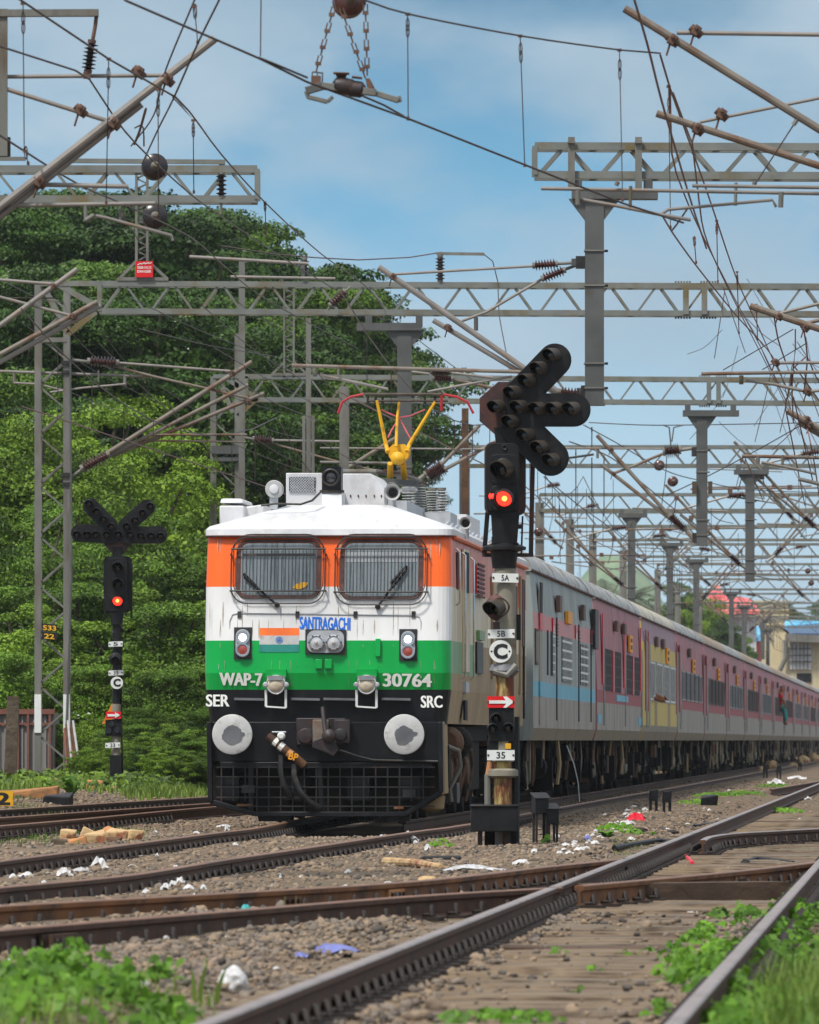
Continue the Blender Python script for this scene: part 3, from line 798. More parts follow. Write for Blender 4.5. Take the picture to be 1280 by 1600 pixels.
# hinged panel edge, handles
mb = MB(); mb.tube([fp(358, 1060, .006), fp(358, 970, .006), fp(362, 960, .006), fp(370, 958, .006), fp(646, 962, .006), fp(655, 964, .006), fp(658, 972, .006), fp(658, 1060, .006)], .0075, 'grey_lamp', 5)
for x in (373, 464, 555, 646): mb.prism([fp(x - 3, 955, .02), fp(x + 3, 955, .02), fp(x + 3, 965, .02), fp(x - 3, 965, .02)], (0, .03, 0), 'dark_steel')
mb.build('hinged_panel', loco, local=True)
for x0, y0, x1, y1 in ((493, 1030, 504, 1045), (508, 1030, 519, 1045), (587, 998, 595, 1026)):
    mb = MB(); mb.prism([fp(x0, y0, .05), fp(x1, y0, .05), fp(x1, y1, .05), fp(x0, y1, .05)], (0, .07, 0), 'green_paint'); mb.build('bracket', loco, local=True, bevel=.006)
mb = MB()
for x in (341, 680):
    mb.tube([fp(x, 1046, .002), fp(x, 840, .002)], .0035, 'grey_lamp', 4)
for x in range(352, 672, 16): mb.lathe(fp(x, 1041, 0), (0, -1, 0), [(.008, 0), (.006, .005), (0, .006)], 'green_paint', 6)
mb.build('panel_seam', loco, local=True)
r_ = random.Random(5)
mb = MB()
for x, y0 in [(r_.uniform(326, 698), r_.choice([940, 968, 1032, 840, 946])) for _ in range(46)]:
    l_ = r_.uniform(14, 46); w_ = r_.uniform(.5, 1.3)
    mb.add([fp(x - w_ * .3, y0, .0025), fp(x + w_ * .3, y0, .0025), fp(x + w_, y0 + l_ * .5, .0025), fp(x + w_ * .2, y0 + l_, .0025), fp(x - w_ * .2, y0 + l_, .0025), fp(x - w_, y0 + l_ * .5, .0025)], [(0, 1, 2, 3, 4, 5)], 'dirt_run')
mb.build('dirt_streaks', loco, local=True, smooth=0)['kind'] = 'stuff'
# lower green chamfer edges
def ftext(nm, txt, x0, y0, x1, y1, m, d=.004, bold=.02, slope=0):
    mb = MB()
    for i, dx in enumerate((0, -bold * 30, bold * 30)): mb.text(txt, lambda u, v: fp(x0 + dx + (x1 - x0) * u, y1 + (y0 - y1) * v + slope * u, d + .0015 * i), m, .008)
    return mb.build(nm, loco, local=True, smooth=0)
ftext('lettering', 'SANTRAGACHI', 468, 963, 547, 983, 'blue_letter', bold=.016, slope=2)
ftext('lettering', 'WAP-7', 343, 1051, 409, 1071, 'cream_letter', d=.012, bold=.035, slope=1)
ftext('lettering', '30764', 599, 1052, 674, 1073, 'cream_letter', d=.012, bold=.035, slope=1)
ftext('lettering', 'SER', 321, 1085, 357, 1104, 'cream_letter', bold=.022)
ftext('lettering', 'SRC', 658, 1087, 691, 1106, 'cream_letter', bold=.022)
mb = MB()
for y0, y1, m in ((981, 993, 'flag_saffron'), (993, 1007, 'buffer_white'), (1007, 1019, 'flag_green')):
    mb.prism([fp(405, y0, .006), fp(467, y0, .006), fp(467, y1, .006), fp(405, y1, .006)], (0, .004, 0), m)
mb.ring([fp(436 + 5.6 * math.cos(a), 1000 + 5.6 * math.sin(a), .007) for a in np.arange(24) * math.pi / 12], [fp(436 + 4.7 * math.cos(a), 1000 + 4.7 * math.sin(a), .007) for a in np.arange(24) * math.pi / 12], (0, -.002, 0), 'flag_blue')
for k in range(12):
    a = k * math.pi / 12; mb.bar(fp(436 - 4.4 * math.cos(a), 1000 - 4.4 * math.sin(a), .008), fp(436 + 4.4 * math.cos(a), 1000 + 4.4 * math.sin(a), .008), .002, .002, 'flag_blue')
mb.build('flag_panel', loco, local=True, smooth=0)
# lower tail lamps on brackets
for x in (432, 574):
    mb = MB()
    mb.prism([fp(x - 16, 1046, .10), fp(x + 16, 1046, .10), fp(x + 16, 1058, .10), fp(x - 16, 1058, .10)], (0, .2, 0), 'green_paint')
    mb.prism([fp(x - 14, 1056, .13), fp(x + 14, 1056, .13), fp(x + 15, 1078, .13), fp(x - 15, 1078, .13)], (0, .2, 0), 'grey_lamp')
    mb.lathe(fp(x, 1070, .13), (0, -1, 0), [(.125, 0), (.125, .03), (.115, .04), (.105, .035)], 'chrome', 24); mb.lathe(fp(x, 1070, .16), (0, -1, 0), [(.108, 0), (.08, .03), (.04, .045), (0, .05)], 'lens_beige', 24); mb.prism([fp(x - 11, 1056, .2), fp(x + 11, 1056, .2), fp(x + 11, 1063, .2), fp(x - 11, 1063, .2)], (0, .1, 0), 'grey_lamp')
    for sx in (-1, 1): mb.lathe(fp(x + sx * 16, 1070, .12), (0, -1, 0), [(.035, 0), (.035, .05), (.02, .06)], 'grey_lamp', 10)
    lp = [fp(x - 16, 1078, .12), fp(x - 16, 1104, .12), fp(x + 15, 1106, .12), fp(x + 15, 1078, .12)]
    for p, q in zip(lp, lp[1:]): mb.bar(p, q, .03, .02, 'plate_white')
    mb.build('tail_lamp', loco, local=True)
# step ledges on the black band
mb = MB()
for x0, x1 in ((366, 412), (455, 500), (506, 555), (597, 642)): mb.bar(fp(x0, 1092, .04), fp(x1, 1093, .04), .12, .03, 'buffer_worn')
mb.build('foot_ledge', loco, local=True)
# headstock, guard and rail plough
mb = MB()
pl = lambda px, py, y: V((fx(px), y, fz(py)))
outl = [pl(326, 1128, .02), pl(690, 1128, .02), pl(692, 1240, .02), pl(634, 1276, .02), pl(396, 1276, .02), pl(327, 1250, .02)]
mb.prism([p + V((0, .25, 0)) for p in outl], (0, .35, 0), 'grime')
mb.prism([pl(326, 1128, 0), pl(690, 1128, 0), pl(690, 1190, 0), pl(326, 1190, 0)], (0, .25, 0), 'black_paint')
for p, q, w_ in (((327, 1128), (329, 1252), .16), ((329, 1252), (398, 1272), .10), ((398, 1272), (634, 1272), .09), ((634, 1272), (690, 1238), .10), ((690, 1238), (689, 1128), .16), ((344, 1194), (676, 1196), .05), ((392, 1196), (392, 1270), .06), ((500, 1196), (503, 1270), .05)):
    mb.bar(pl(*p, -.03), pl(*q, -.03), .06, w_, 'black_paint', up=V((0, 1, 0)))
mb.prism([pl(690, 1128, 0), pl(694, 1128, .05), pl(696, 1240, .05), pl(691, 1242, 0)], (0, .7, 0), 'side_beige')
mb.build('headstock', loco, local=True, bevel=.008)
mb = MB()
for i in range(18):
    x = 346 + i * 18.6; mb.tube([pl(x, 1196, -.05), pl(x, 1268 if 395 < x < 640 else 1252, -.05)], .009, 'dark_steel', 5)
for y in (1199, 1214, 1230, 1246, 1260): mb.tube([pl(338, y, -.055), pl(680, y, -.055)], .009, 'dark_steel', 5)
mb.build('rail_guard', loco, local=True)
for c_, d_, m_ in [(pl(x, 1232, .1), (.28, .2, .3), 'black_paint') for x in (355, 460, 560, 640)] + [(pl(388, 1233, -.04), (.16, .06, .10), 'dark_steel'), (pl(640, 1240, -.04), (.16, .06, .10), 'dark_steel'), (pl(383, 1258, -.06), (.2, .04, .03), 'bogie_rust'), (pl(624, 1262, -.06), (.12, .04, .03), 'post_yellow')]:
    mb = MB(); mb.box(c_, d_, m_); mb.build('undergear', loco, local=True)
for x0, x1 in ((398, 450), (600, 640)): mb = MB(); mb.prism([pl(x0, 1270, .3), pl(x1, 1270, .3), pl(x1 - 3, 1284, .3), pl(x0 + 3, 1284, .3)], (0, .25, 0), 'sig_black'); mb.build('wheel_stand_in', loco, local=True)  # added black plates standing in for the wheels and the dark gap
# buffers
for x in (368, 636):
    mb = MB(); c = pl(x, 1147.5, 0)
    mb.lathe(c, (0, -1, 0), [(.20, 0), (.20, .06), (.14, .08), (.14, .34), (.12, .34), (.12, .46), (.225, .49), (.245, .50), (.245, .525), (.22, .535), (0, .54)], 'dark_steel', 40)
    bf = mb.build('buffer', loco, local=True)
    mb = MB(); mb.lathe(c, (0, -1, 0), [(.252, .49), (.252, .532), (.235, .5415), (.10, .5425), (0, .543)], 'buffer_white', 40); mb.build('buffer_face', bf, local=True)
    r = random.Random(x); mb = MB(); pts = []
    for k in range(34):
        a = 2 * math.pi * k / 34; rr = .122 + .013 * mnoise.noise(V((math.cos(a) * 1.6 + x, math.sin(a) * 1.6, 1))) * 2 + r.uniform(-.006, .006) + (.04 if abs(a - .15) < .2 else 0)
        pts.append(c + V((math.cos(a) * rr, -.5435, math.sin(a) * rr - .01)))
    mb.prism(pts, (0, -.003, 0), 'buffer_worn'); mb.build('grease_patch', bf, local=True, smooth=0)
# coupler
mb = MB()
mb.box(pl(502, 1143, -.02), (.62, .1, .34), 'coupler'); mb.box(pl(502, 1143, -.08), (.2, .1, .30), 'tube_rust')
mb.box(pl(536, 1143, -.1), (.2, .14, .3), 'coupler')
mb.prism([pl(492, 1158, -.3), pl(508, 1150, -.3), pl(524, 1156, -.3), pl(532, 1172, -.3), pl(524, 1182, -.3), pl(512, 1176, -.3), pl(500, 1172, -.3), pl(490, 1168, -.3)], (0, .3, 0), 'coupler')
mb.tube([pl(505, 1105, -.12), pl(508, 1128, -.2), pl(512, 1150, -.32)], .03, 'coupler', 8)
mb.lathe(pl(517, 1150, -.3), (0, -1, 0), [(.09, 0), (.09, .05), (.05, .09), (0, .1)], 'coupler', 14)
mb.lathe(pl(478, 1150, -.05), (0, -1, 0), [(.1, 0), (.1, .05), (0, .06)], 'coupler', 12)
mb.lathe(pl(534, 1148, -.16), (0, -1, 0), [(.085, 0), (.08, .06), (.03, .07), (0, .07)], 'dark_steel', 12)
mb.build('coupler', loco, local=True, bevel=.012)
mb = MB()
mb.tube([pl(532, 1172, -.2), pl(560, 1182, -.12), pl(585, 1188, -.08), pl(690, 1190, -.06)], .018, 'dark_steel', 6)
mb.tube([pl(440, 1180, -.12), pl(440, 1205, -.15), pl(444, 1225, -.16), pl(452, 1236, -.12), pl(456, 1245, -.05)], .035, 'dark_steel', 8)
mb.tube([pl(461, 1195, -.12), pl(461, 1212, -.16), pl(470, 1235, -.18), pl(484, 1252, -.14), pl(500, 1262, -.06)], .038, 'dark_steel', 8)
mb.tube([pl(420, 1150, -.1), pl(440, 1166, -.14), pl(462, 1183, -.14), pl(476, 1196, -.1)], .055, 'bogie_rust', 10)
mb.tube([pl(430, 1158, -.125), pl(435.5, 1162, -.135)], .058, 'plate_white', 10); mb.tube([pl(438, 1164.5, -.137), pl(444, 1169, -.14)], .058, 'plate_white', 10)
mb.lathe(pl(441, 1150, -.1), (0, -1, 0), [(.05, 0), (.05, .1), (.03, .12)], 'plate_white', 10); mb.tube([pl(426, 1144, -.12), pl(448, 1144, -.12)], .012, 'grey_lamp', 6)
mb.text('BP', lambda u, v: pl(452 + 14 * u + 3 * v, 1186 + 3.5 * u - 11 * v, -.21), 'c_board', .02)
mb.tube([pl(451, 1175, -.14), pl(457, 1179.5, -.142)], .057, 'block_orange', 10)
mb.build('brake_hose', loco, local=True)
# ---------- roof gear
def rp(px, py, y):      # a photo point at depth y behind the nose
    w_ = W(px, py, D1 + y) - loc0
    return V((w_.x * CS - w_.y * SN, w_.x * SN + w_.y * CS, w_.z))
mb = MB(); y0 = 2.3
mb.prism([rp(447, 739, y0), rp(507, 739, y0), rp(507, 790, y0), rp(447, 790, y0)], (0, 1.6, 0), 'roof_white')
hb = mb.build('roof_hatch', loco, local=True, bevel=.01)
mb = MB()
mb.prism([rp(452, 745, y0 - .01), rp(493, 745, y0 - .01), rp(493, 769, y0 - .01), rp(452, 769, y0 - .01)], (0, .008, 0), 'window_dark')
for i in range(-6, 15):
    for dr in (-1, 1):
        xa = 452 + i * 4.2; pts = []
        for k in range(13):
            x = xa + k * 2.0 if dr > 0 else xa + 24 - k * 2.0; y = 745 + k * 2.0
            if 452 <= x <= 493: pts.append(rp(x, y, y0 - .018))
        if len(pts) > 1: mb.tube([pts[0], pts[-1]], .0062, 'grey_lamp', 4)
mb.build('vent_mesh', hb, local=True)
mb = MB(); y0 = 1.9
mb.prism([rp(503, 768, y0), rp(534, 768, y0), rp(534, 806, y0 - .3), rp(503, 806, y0 - .3)], (0, .6, 0), 'roof_white')
mb.bar(rp(500, 768, y0 + .1), rp(538, 768, y0 + .1), .3, .03, 'dark_steel'); st = mb.build('headlamp_stand', loco, local=True)
mb = MB(); mb.prism([rp(503, 729, y0 - .05), rp(533, 729, y0 - .05), rp(533, 766, y0 - .05), rp(503, 766, y0 - .05)], (0, .35, 0), 'black_paint')
mb.lathe(rp(517, 746, y0 - .05), (0, -1, 0), [(.115, 0), (.115, .05), (.1, .06), (.09, .02), (.07, .0)], 'dark_steel', 22)
mb.lathe(rp(517, 746, y0 - .06), (0, -1, 0), [(.085, .0), (.05, .02), (0, .03)], 'lens_dark', 22)
mb.build('top_headlight', loco, local=True)
mb = MB(); y0 = 2.5
mb.prism([rp(536, 740, y0), rp(580, 740, y0), rp(600, 762, y0), rp(602, 790, y0), rp(536, 790, y0)], (0, 2.4, 0), 'roof_white')
for x in (548, 560, 572, 585, 596): mb.box(rp(x, 775, y0 - .005), (.02, .02, .035), 'rubber')
mb.build('equipment_cover', loco, local=True, bevel=.015)
mb = MB(); y0 = 1.6
mb.lathe(rp(428, 764, y0), (0, 1, 0), [(.105, 0), (.115, .02), (.115, .18), (.1, .2)], 'porcelain_grey', 22); mb.lathe(rp(428, 764, y0 - .003), (0, -1, 0), [(.06, 0), (.055, .02), (.02, .03), (0, .03)], 'roof_white', 16)
mb.bar(rp(428, 776, y0 + .1), rp(428, 796, y0 + .1), .12, .1, 'grey_lamp'); mb.build('siren', loco, local=True)
def horn(px, py, y0, R):
    mb = MB(); mb.lathe(rp(px, py, y0), (0, 1, 0), [(R * .75, .03), (R, -.01), (R * 1.02, .0), (R * .9, .05), (R * .5, .14), (R * .3, .3), (R * .28, .45)], 'porcelain_grey', 22, cap=False)
    mb.lathe(rp(px, py, y0 + .04), (0, 1, 0), [(R * .5, .08), (R * .3, .1), (0, .12)], 'dark_steel', 18)
    mb.bar(rp(px, py, y0 + .25), rp(px, py, y0 + .25) - V((0, 0, .2)), .05, .1, 'grey_lamp'); mb.build('horn', loco, local=True)
horn(613, 769, 2.2, .105); horn(612, 762, 2.7, .07); horn(727, 817, 2.6, .08)
mb = MB()
mb.prism([rp(343, 790, 2.6), rp(381, 790, 2.6), rp(381, 822, 2.6), rp(343, 822, 2.6)], (0, 1.5, 0), 'roof_white')
mb.prism([rp(343, 786, 2.6), rp(381, 786, 2.6), rp(378, 779, 2.7), rp(346, 779, 2.7)], (0, 1.5, 0), 'roof_white')
mb.prism([rp(381, 792, 2.9), rp(412, 788, 2.9), rp(412, 812, 2.9), rp(381, 816, 2.9)], (0, 1.2, 0), 'roof_white')
mb.build('air_conditioner', loco, local=True, bevel=.02)
mb = MB(); mb.tube([rp(408, 790, 1.2), rp(430, 787, 1.2), rp(470, 788, 1.2), rp(488, 782, 1.3), rp(500, 770, 1.6)], .015, 'dark_steel', 6); mb.build('cable', loco, local=True)
mb = MB()
for px, py, y0, n in ((655, 800, 7.6, 5), (676, 806, 8.4, 5), (690, 806, 9.5, 4), (640, 790, 10.5, 4)):
    mb = MB(); mb.insul(rp(px, py, y0), rp(px, py - 44, y0), .11, n + 4, 'porcelain_grey'); mb.build('high_voltage_bushing', loco, local=True)
mb = MB()
mb.box(rp(675, 812, 8.2), (.6, 1.6, .16), 'grey_lamp')
mb.tube([rp(520, 737, 6), rp(585, 737, 6), rp(628, 742, 7), rp(656, 752, 7.6), rp(662, 772, 7.8), rp(664, 800, 7.8)], .035, 'galv', 8)
mb.tube([rp(600, 735, 6), rp(640, 741, 7.4), rp(668, 758, 8)], .02, 'rubber', 6)
mb.tube([rp(628, 766, 7), rp(650, 766, 7.4)], .03, 'porcelain_grey', 8)
mb.build('roof_busbar', loco, local=True)
mb = MB()
mb.box(V((.1, 9, 4.1)), (1.3, 10, .14), 'grey_lamp'); mb.box(V((.85, 12, 3.98)), (.5, 5, .2), 'roof_white'); mb.box(V((.2, 16, 4.15)), (1.5, 3.5, .25), 'roof_white')
for y in range(5, 18): mb.tube([V((1.2, y, 3.86)), V((1.2, y + .6, 3.92))], .03, 'grey_lamp', 6)
mb.build('roof_walkway', loco, local=True)
# pantograph
py_ = 5.6
pg = MB(); q = lambda px, py, d=0.0: rp(px, py, py_ + d)
for sx, top in ((598, (589, 626)), (640, (680, 628))):
    pg.tube([q(606 if sx < 610 else 636, 706), q(603 if sx < 610 else 640, 694, .1), q(*top)], .033, 'yellow_paint', 10, r2=.021)
pg.tube([q(619, 698, -.1), q(621, 650, .1), q(624, 628, .1)], .022, 'yellow_paint', 8, r2=.016)
pg.prism([q(606, 702), q(614, 694), q(632, 694), q(640, 702), q(638, 714), q(628, 724), q(616, 724), q(608, 714)], (0, .3, 0), 'yellow_paint')
pg.lathe(q(621, 716, -.12), (0, -1, 0), [(.09, -.1), (.09, 0), (.05, .04), (0, .05)], 'yellow_paint', 16)
pg.tube([q(610, 724, .3), q(610, 752, .5)], .04, 'yellow_paint', 8); pg.tube([q(630, 724, .3), q(632, 748, .5)], .04, 'yellow_paint', 8); pg.bar(q(596, 752, .5), q(652, 756, .5), .5, .07, 'galv_dark')
pgo = pg.build('pantograph', loco, local=True, smooth=40)
mb = MB()
for d in (0, .35):
    mb.tube([q(570, 616, d), q(690, 616, d)], .02, 'carbon', 8)
    mb.tube([q(540, 617, d) if 0 else q(568, 616, d), q(548, 620, d), q(535, 628, d), q(528, 646, d)], .017, 'red_paint', 8)
    mb.tube([q(692, 616, d), q(714, 620, d), q(731, 629, d), q(740, 646, d)], .017, 'red_paint', 8)
mb.tube([q(575, 626, .1), q(700, 626, .1)], .02, 'carbon', 6)
for x in (575, 587, 598, 664, 680, 690): mb.tube([q(x, 617, .1), q(x, 632, .1)], .02, 'dark_steel', 6)
mb.tube([q(690, 617, 0), q(690, 642, 0)], .018, 'red_paint', 6)
mb.build('collector_head', pgo, local=True)
mb = MB()
for pts in (((596, 640), (608, 646), (624, 652), (640, 650), (664, 640)), ((606, 684), (612, 672), (624, 652), (634, 672), (642, 686))): mb.tube([q(x, y, .15) for x, y in pts], .011, 'pink_cord', 6)
mb.build('cord', pgo, local=True)
# ---------- right-hand side
def sy(px): return 6.0 * F / (1452 - px) - D1 + .55     # distance along the body for a photo column on its right side
def sz(px, py): return CZ - (py - HZ) * (6.0 / (1452 - px)) 
def sidebox(nm, x0, x1, py0, py1, th, m, par=None, out=0.0):
    ya, yb = sy(x0), sy(x1); zm = (x0 + x1) / 2; za, zb = sz(zm, py1), sz(zm, py0)
    mb = MB(); mb.box((1.56 + out + th / 2, (ya + yb) / 2, (za + zb) / 2), (th, yb - ya, zb - za), m); return mb.build(nm, par or loco, local=True)
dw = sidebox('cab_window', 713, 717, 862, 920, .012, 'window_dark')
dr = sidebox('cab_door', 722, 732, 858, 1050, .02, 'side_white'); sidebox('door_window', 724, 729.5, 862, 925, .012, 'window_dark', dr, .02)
mb = MB()
for px, y0, y1 in ((711.5, 856, 945), (720.5, 862, 1062), (734, 870, 1062)):
    mb = MB(); y = sy(px); mb.tube([(1.57, y, sz(px, y0)), (1.615, y, sz(px, y0) - .04), (1.615, y, sz(px, y1) + .04), (1.57, y, sz(px, y1))], .015, 'chrome', 6); mb.build('handrail', loco, local=True)
gr = sidebox('grille', 742, 753, 884, 928, .03, 'c_redbright'); 
mb = MB()
for k in range(8):
    z = 3.52 - k * .06; mb.box((1.60, (sy(742) + sy(753)) / 2, z - .15), (.02, sy(753) - sy(742) - .15, .03), 'rubber')
mb.build('louvre', gr, local=True)
g2 = sidebox('grille', 742.5, 752, 1003, 1052, .03, 'dark_steel'); sidebox('filter_box', 744, 752, 985, 1000, .05, 'side_green')
for px, y0, y1 in ((800, 905, 1095), (812, 900, 1085), (768, 900, 1060)):
    mb = MB(); y = sy(px); mb.box((1.575, y, (sz(px, y0) + sz(px, y1)) / 2), (.03, .35, sz(px, y0) - sz(px, y1)), 'side_beige'); mb.build('machine_door', loco, local=True)
for px, y0, y1 in ((804, 915, 990), (816, 905, 1010)): mb = MB(); y = sy(px); mb.box((1.575, y, (sz(px, y0) + sz(px, y1)) / 2), (.03, .8, sz(px, y0) - sz(px, y1)), 'rubber'); mb.build('side_grille', loco, local=True)
for px in (795, 817): mb = MB(); y = sy(px); mb.tube([(1.58, y, 1.35), (1.58, y, 3.3)], .02, 'dark_steel', 6); mb.build('side_pipe', loco, local=True)
mb = MB(); y = sy(726); mb.box((1.57, y, 1.72), (.06, .7, .14), 'grey_lamp'); mb.box((1.57, y, 1.42), (.03, .5, .26), 'window_dark'); mb.build('door_step', loco, local=True)
mb = MB(); mb.tube([(1.585, .55, 3.60), (1.585, 19, 3.60)], .03, 'side_orange', 6); mb.build('rain_gutter', loco, local=True)
# ---------- bogies
def bogie(y0):
    mb = MB()
    for sx in (-1, 1):
        mb.box((sx * 1.18, y0 + 2.0, .72), (.2, 4.6, .3), 'bogie_rust'); mb.box((sx * 1.25, y0 + 2.0, 1.08), (.3, 3.6, .26), 'bogie_rust')
        for k in (0, 1.9, 3.8):
            mb.lathe((sx * 1.24, y0 + k + .1, .62), (sx, 0, 0), [(.21, 0), (.21, .14), (.17, .2), (.06, .22), (0, .22)], 'bogie_rust', 16)
            for dy in (-.42, .46): mb.lathe((sx * 1.27, y0 + k + dy, .55), (0, 0, 1), [(.1, 0), (.13, .06), (.1, .12), (.13, .18), (.1, .24), (.13, .30), (.1, .36)], 'grime', 10)
        for k in (-.9, .95, 2.85, 4.7):
            mb.box((sx * 1.3, y0 + k, .5), (.14, .3, .45), 'grime'); mb.tube([(sx * 1.4, y0 + k, 1.1), (sx * 1.44, y0 + k + .2, .7), (sx * 1.36, y0 + k - .1, .2)], .028, 'bogie_rust', 6)
        mb.tube([(sx * 1.42, y0 - .8, 1.0), (sx * 1.42, y0 + 4.8, .9)], .03, 'bogie_rust', 6)
        mb.tube([(sx * 1.38, y0 + .5, 1.1), (sx * 1.40, y0 + 1.5, .3)], .035, 'bogie_rust', 6)
    o = mb.build('bogie', loco, local=True, bevel=.012)
    for k in (0, 1.9, 3.8):
        mb = MB()
        for sx in (-1, 1): mb.lathe((sx * .76, y0 + k + .1, .52), (sx, 0, 0), [(.2, -.02), (.5, 0), (.56, 0), (.55, .02), (.52, .12), (.40, .12), (.2, .08), (0, .08)], 'grime', 28)
        mb.tube([(-.8, y0 + k + .1, .52), (.8, y0 + k + .1, .52)], .09, 'grime', 8)
        mb.build('wheelset', o, local=True)
bogie(2.2); bogie(12.6)
mb = MB()
mb.box((0, 9.6, .75), (2.6, 3.2, .8), 'grime'); mb.box((1.35, .95, .70), (.3, .5, .55), 'grime'); mb.box((1.42, 1.2, .36), (.34, .6, .26), 'dark_steel')
mb.lathe((1.42, 1.5, 1.0), (0, -1, 0), [(0, -.5), (.19, -.46), (.21, -.3), (.21, .1), (.15, .2), (0, .22)], 'bogie_rust', 18)
mb.lathe((1.44, 3.4, 1.0), (0, -1, 0), [(0, -.4), (.17, -.36), (.2, -.2), (.2, .1), (.14, .2), (0, .22)], 'grime', 18)
mb.tube([(1.42, .7, .98), (1.62, .8, .9), (1.64, .85, .7), (1.5, .9, .42), (1.52, .9, .25)], .03, 'galv', 8)
mb.lathe((1.28, .8, .12), (0, 0, 1), [(.06, 0), (.15, .04), (.17, .2), (.12, .24), (0, .25)], 'side_beige', 14)
mb.box((0, 9.5, 1.12), (2.7, 18.6, .2), 'grime')
mb.build('underframe_equipment', loco, local=True, bevel=.01)
# ================= coaches =================
s_l, t_l = toST(loc0.x, loc0.y)
PITCH, CL = 23.55, 22.9
def coach_shell(root, mats, roofm, L=CL):
    # mats: list of (z0, z1, material) bands on the sides
    zs = sorted({1.03, 1.22, 3.30, 3.60} | {b[0] for b in mats} | {b[1] for b in mats})
    def wx(z):
        if z <= 1.22: return 1.56 + (z - 1.03) / .19 * .06
        if z <= 2.9: return 1.62
        return 1.62 - (z - 2.9) / .6 * .05
    def mm(z):
        for a, b, m in mats:
            if a <= z < b: return m
        return 'c_grey'
    mb = MB()
    for za, zb in zip(zs, zs[1:]):
        m = 'c_skirt' if zb <= 1.23 else mm((za + zb) / 2)
        for sx in (-1, 1):
            mb.add([(sx * wx(za), 0, za), (sx * wx(za), L, za), (sx * wx(zb), L, zb), (sx * wx(zb), 0, zb)], [(0, 1, 2, 3) if sx > 0 else (3, 2, 1, 0)], m)
    out = [(wx(z), z) for z in zs] + [(-wx(z), z) for z in zs[::-1]]
    for y in (0, L): mb.add([(x, y, z) for x, z in out], [tuple(range(len(out)))], mm(2.6))
    mb.add([(1.56, 0, 1.03), (1.56, L, 1.03), (-1.56, L, 1.03), (-1.56, 0, 1.03)], [(0, 1, 2, 3)], 'grime')
    mb.build('body', root, local=True, smooth=0)
    mb = MB(); prof = [(1.585, 3.58), (1.60, 3.61), (1.56, 3.73), (1.43, 3.87), (1.20, 3.99), (.9, 4.07), (.5, 4.12), (0, 4.14)]
    full = prof + [(-x, z) for x, z in prof[-2::-1]]
    n = 14; vs = []; fs = []
    for i in range(n + 1):
        for x, z in full: vs.append((x, -.03 + (L + .06) * i / n, z))
    k = len(full)
    for i in range(n):
        for j in range(k - 1): fs.append((i * k + j, (i + 1) * k + j, (i + 1) * k + j + 1, i * k + j + 1))
    fs += [tuple(range(k)), tuple(range(n * k + k - 1, n * k - 1, -1))]
    mb.add(vs, fs, roofm)
    mb.tube([(1.60, 0, 3.60), (1.60, L, 3.60)], .022, 'rubber', 5)
    for i in range(1, 9): mb.tube([(x * 1.002, L * i / 9, z + .004) for x, z in full], .012, roofm, 4, caps=False)
    for i in range(4):
        for x in (-.6, .6): mb.lathe((x, 2.5 + i * 6, 4.06), (0, 0, 1), [(.2, 0), (.22, .06), (.16, .12), (0, .14)], roofm, 12)
    mb.build('roof', root, local=True, smooth=40)
def coach_under(root, seed, L=CL):
    r = random.Random(seed)
    mb = MB()
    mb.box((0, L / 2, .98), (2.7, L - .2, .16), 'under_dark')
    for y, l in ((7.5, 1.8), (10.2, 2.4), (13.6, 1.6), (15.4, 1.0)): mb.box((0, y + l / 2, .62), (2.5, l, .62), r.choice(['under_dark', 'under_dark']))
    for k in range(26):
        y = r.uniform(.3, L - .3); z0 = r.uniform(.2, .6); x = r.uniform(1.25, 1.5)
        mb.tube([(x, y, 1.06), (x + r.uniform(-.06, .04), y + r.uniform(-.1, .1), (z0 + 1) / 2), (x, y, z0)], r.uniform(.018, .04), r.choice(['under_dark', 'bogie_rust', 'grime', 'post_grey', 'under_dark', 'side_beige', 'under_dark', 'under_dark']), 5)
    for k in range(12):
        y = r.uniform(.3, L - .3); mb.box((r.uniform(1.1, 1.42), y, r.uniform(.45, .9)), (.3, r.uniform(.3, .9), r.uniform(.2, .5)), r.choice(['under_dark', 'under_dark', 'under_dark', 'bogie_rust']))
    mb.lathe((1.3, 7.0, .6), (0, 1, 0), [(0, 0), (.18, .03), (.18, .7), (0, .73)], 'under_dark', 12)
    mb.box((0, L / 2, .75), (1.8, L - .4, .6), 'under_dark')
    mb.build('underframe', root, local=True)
    for y0 in (2.2, L - 5.0):
        mb = MB()
        for sx in (-1, 1):
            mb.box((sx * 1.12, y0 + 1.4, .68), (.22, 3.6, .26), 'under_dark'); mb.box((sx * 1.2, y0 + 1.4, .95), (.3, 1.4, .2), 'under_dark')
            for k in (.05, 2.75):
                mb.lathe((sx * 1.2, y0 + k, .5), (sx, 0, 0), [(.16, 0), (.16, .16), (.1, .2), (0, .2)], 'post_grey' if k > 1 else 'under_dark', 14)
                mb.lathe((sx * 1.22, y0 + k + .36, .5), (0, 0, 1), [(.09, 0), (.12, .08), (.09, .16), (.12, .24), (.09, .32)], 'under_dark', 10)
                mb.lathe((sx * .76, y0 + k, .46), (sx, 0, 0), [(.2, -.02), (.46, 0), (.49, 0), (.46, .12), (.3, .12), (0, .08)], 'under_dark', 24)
            mb.tube([(sx * 1.34, y0 + .4, 1.0), (sx * 1.36, y0 + .9, .35)], .04, 'post_grey', 6)
        mb.build('bogie', root, local=True)
    mb = MB()
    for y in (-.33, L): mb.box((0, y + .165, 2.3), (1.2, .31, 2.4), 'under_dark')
    mb.build('vestibule', root, local=True)
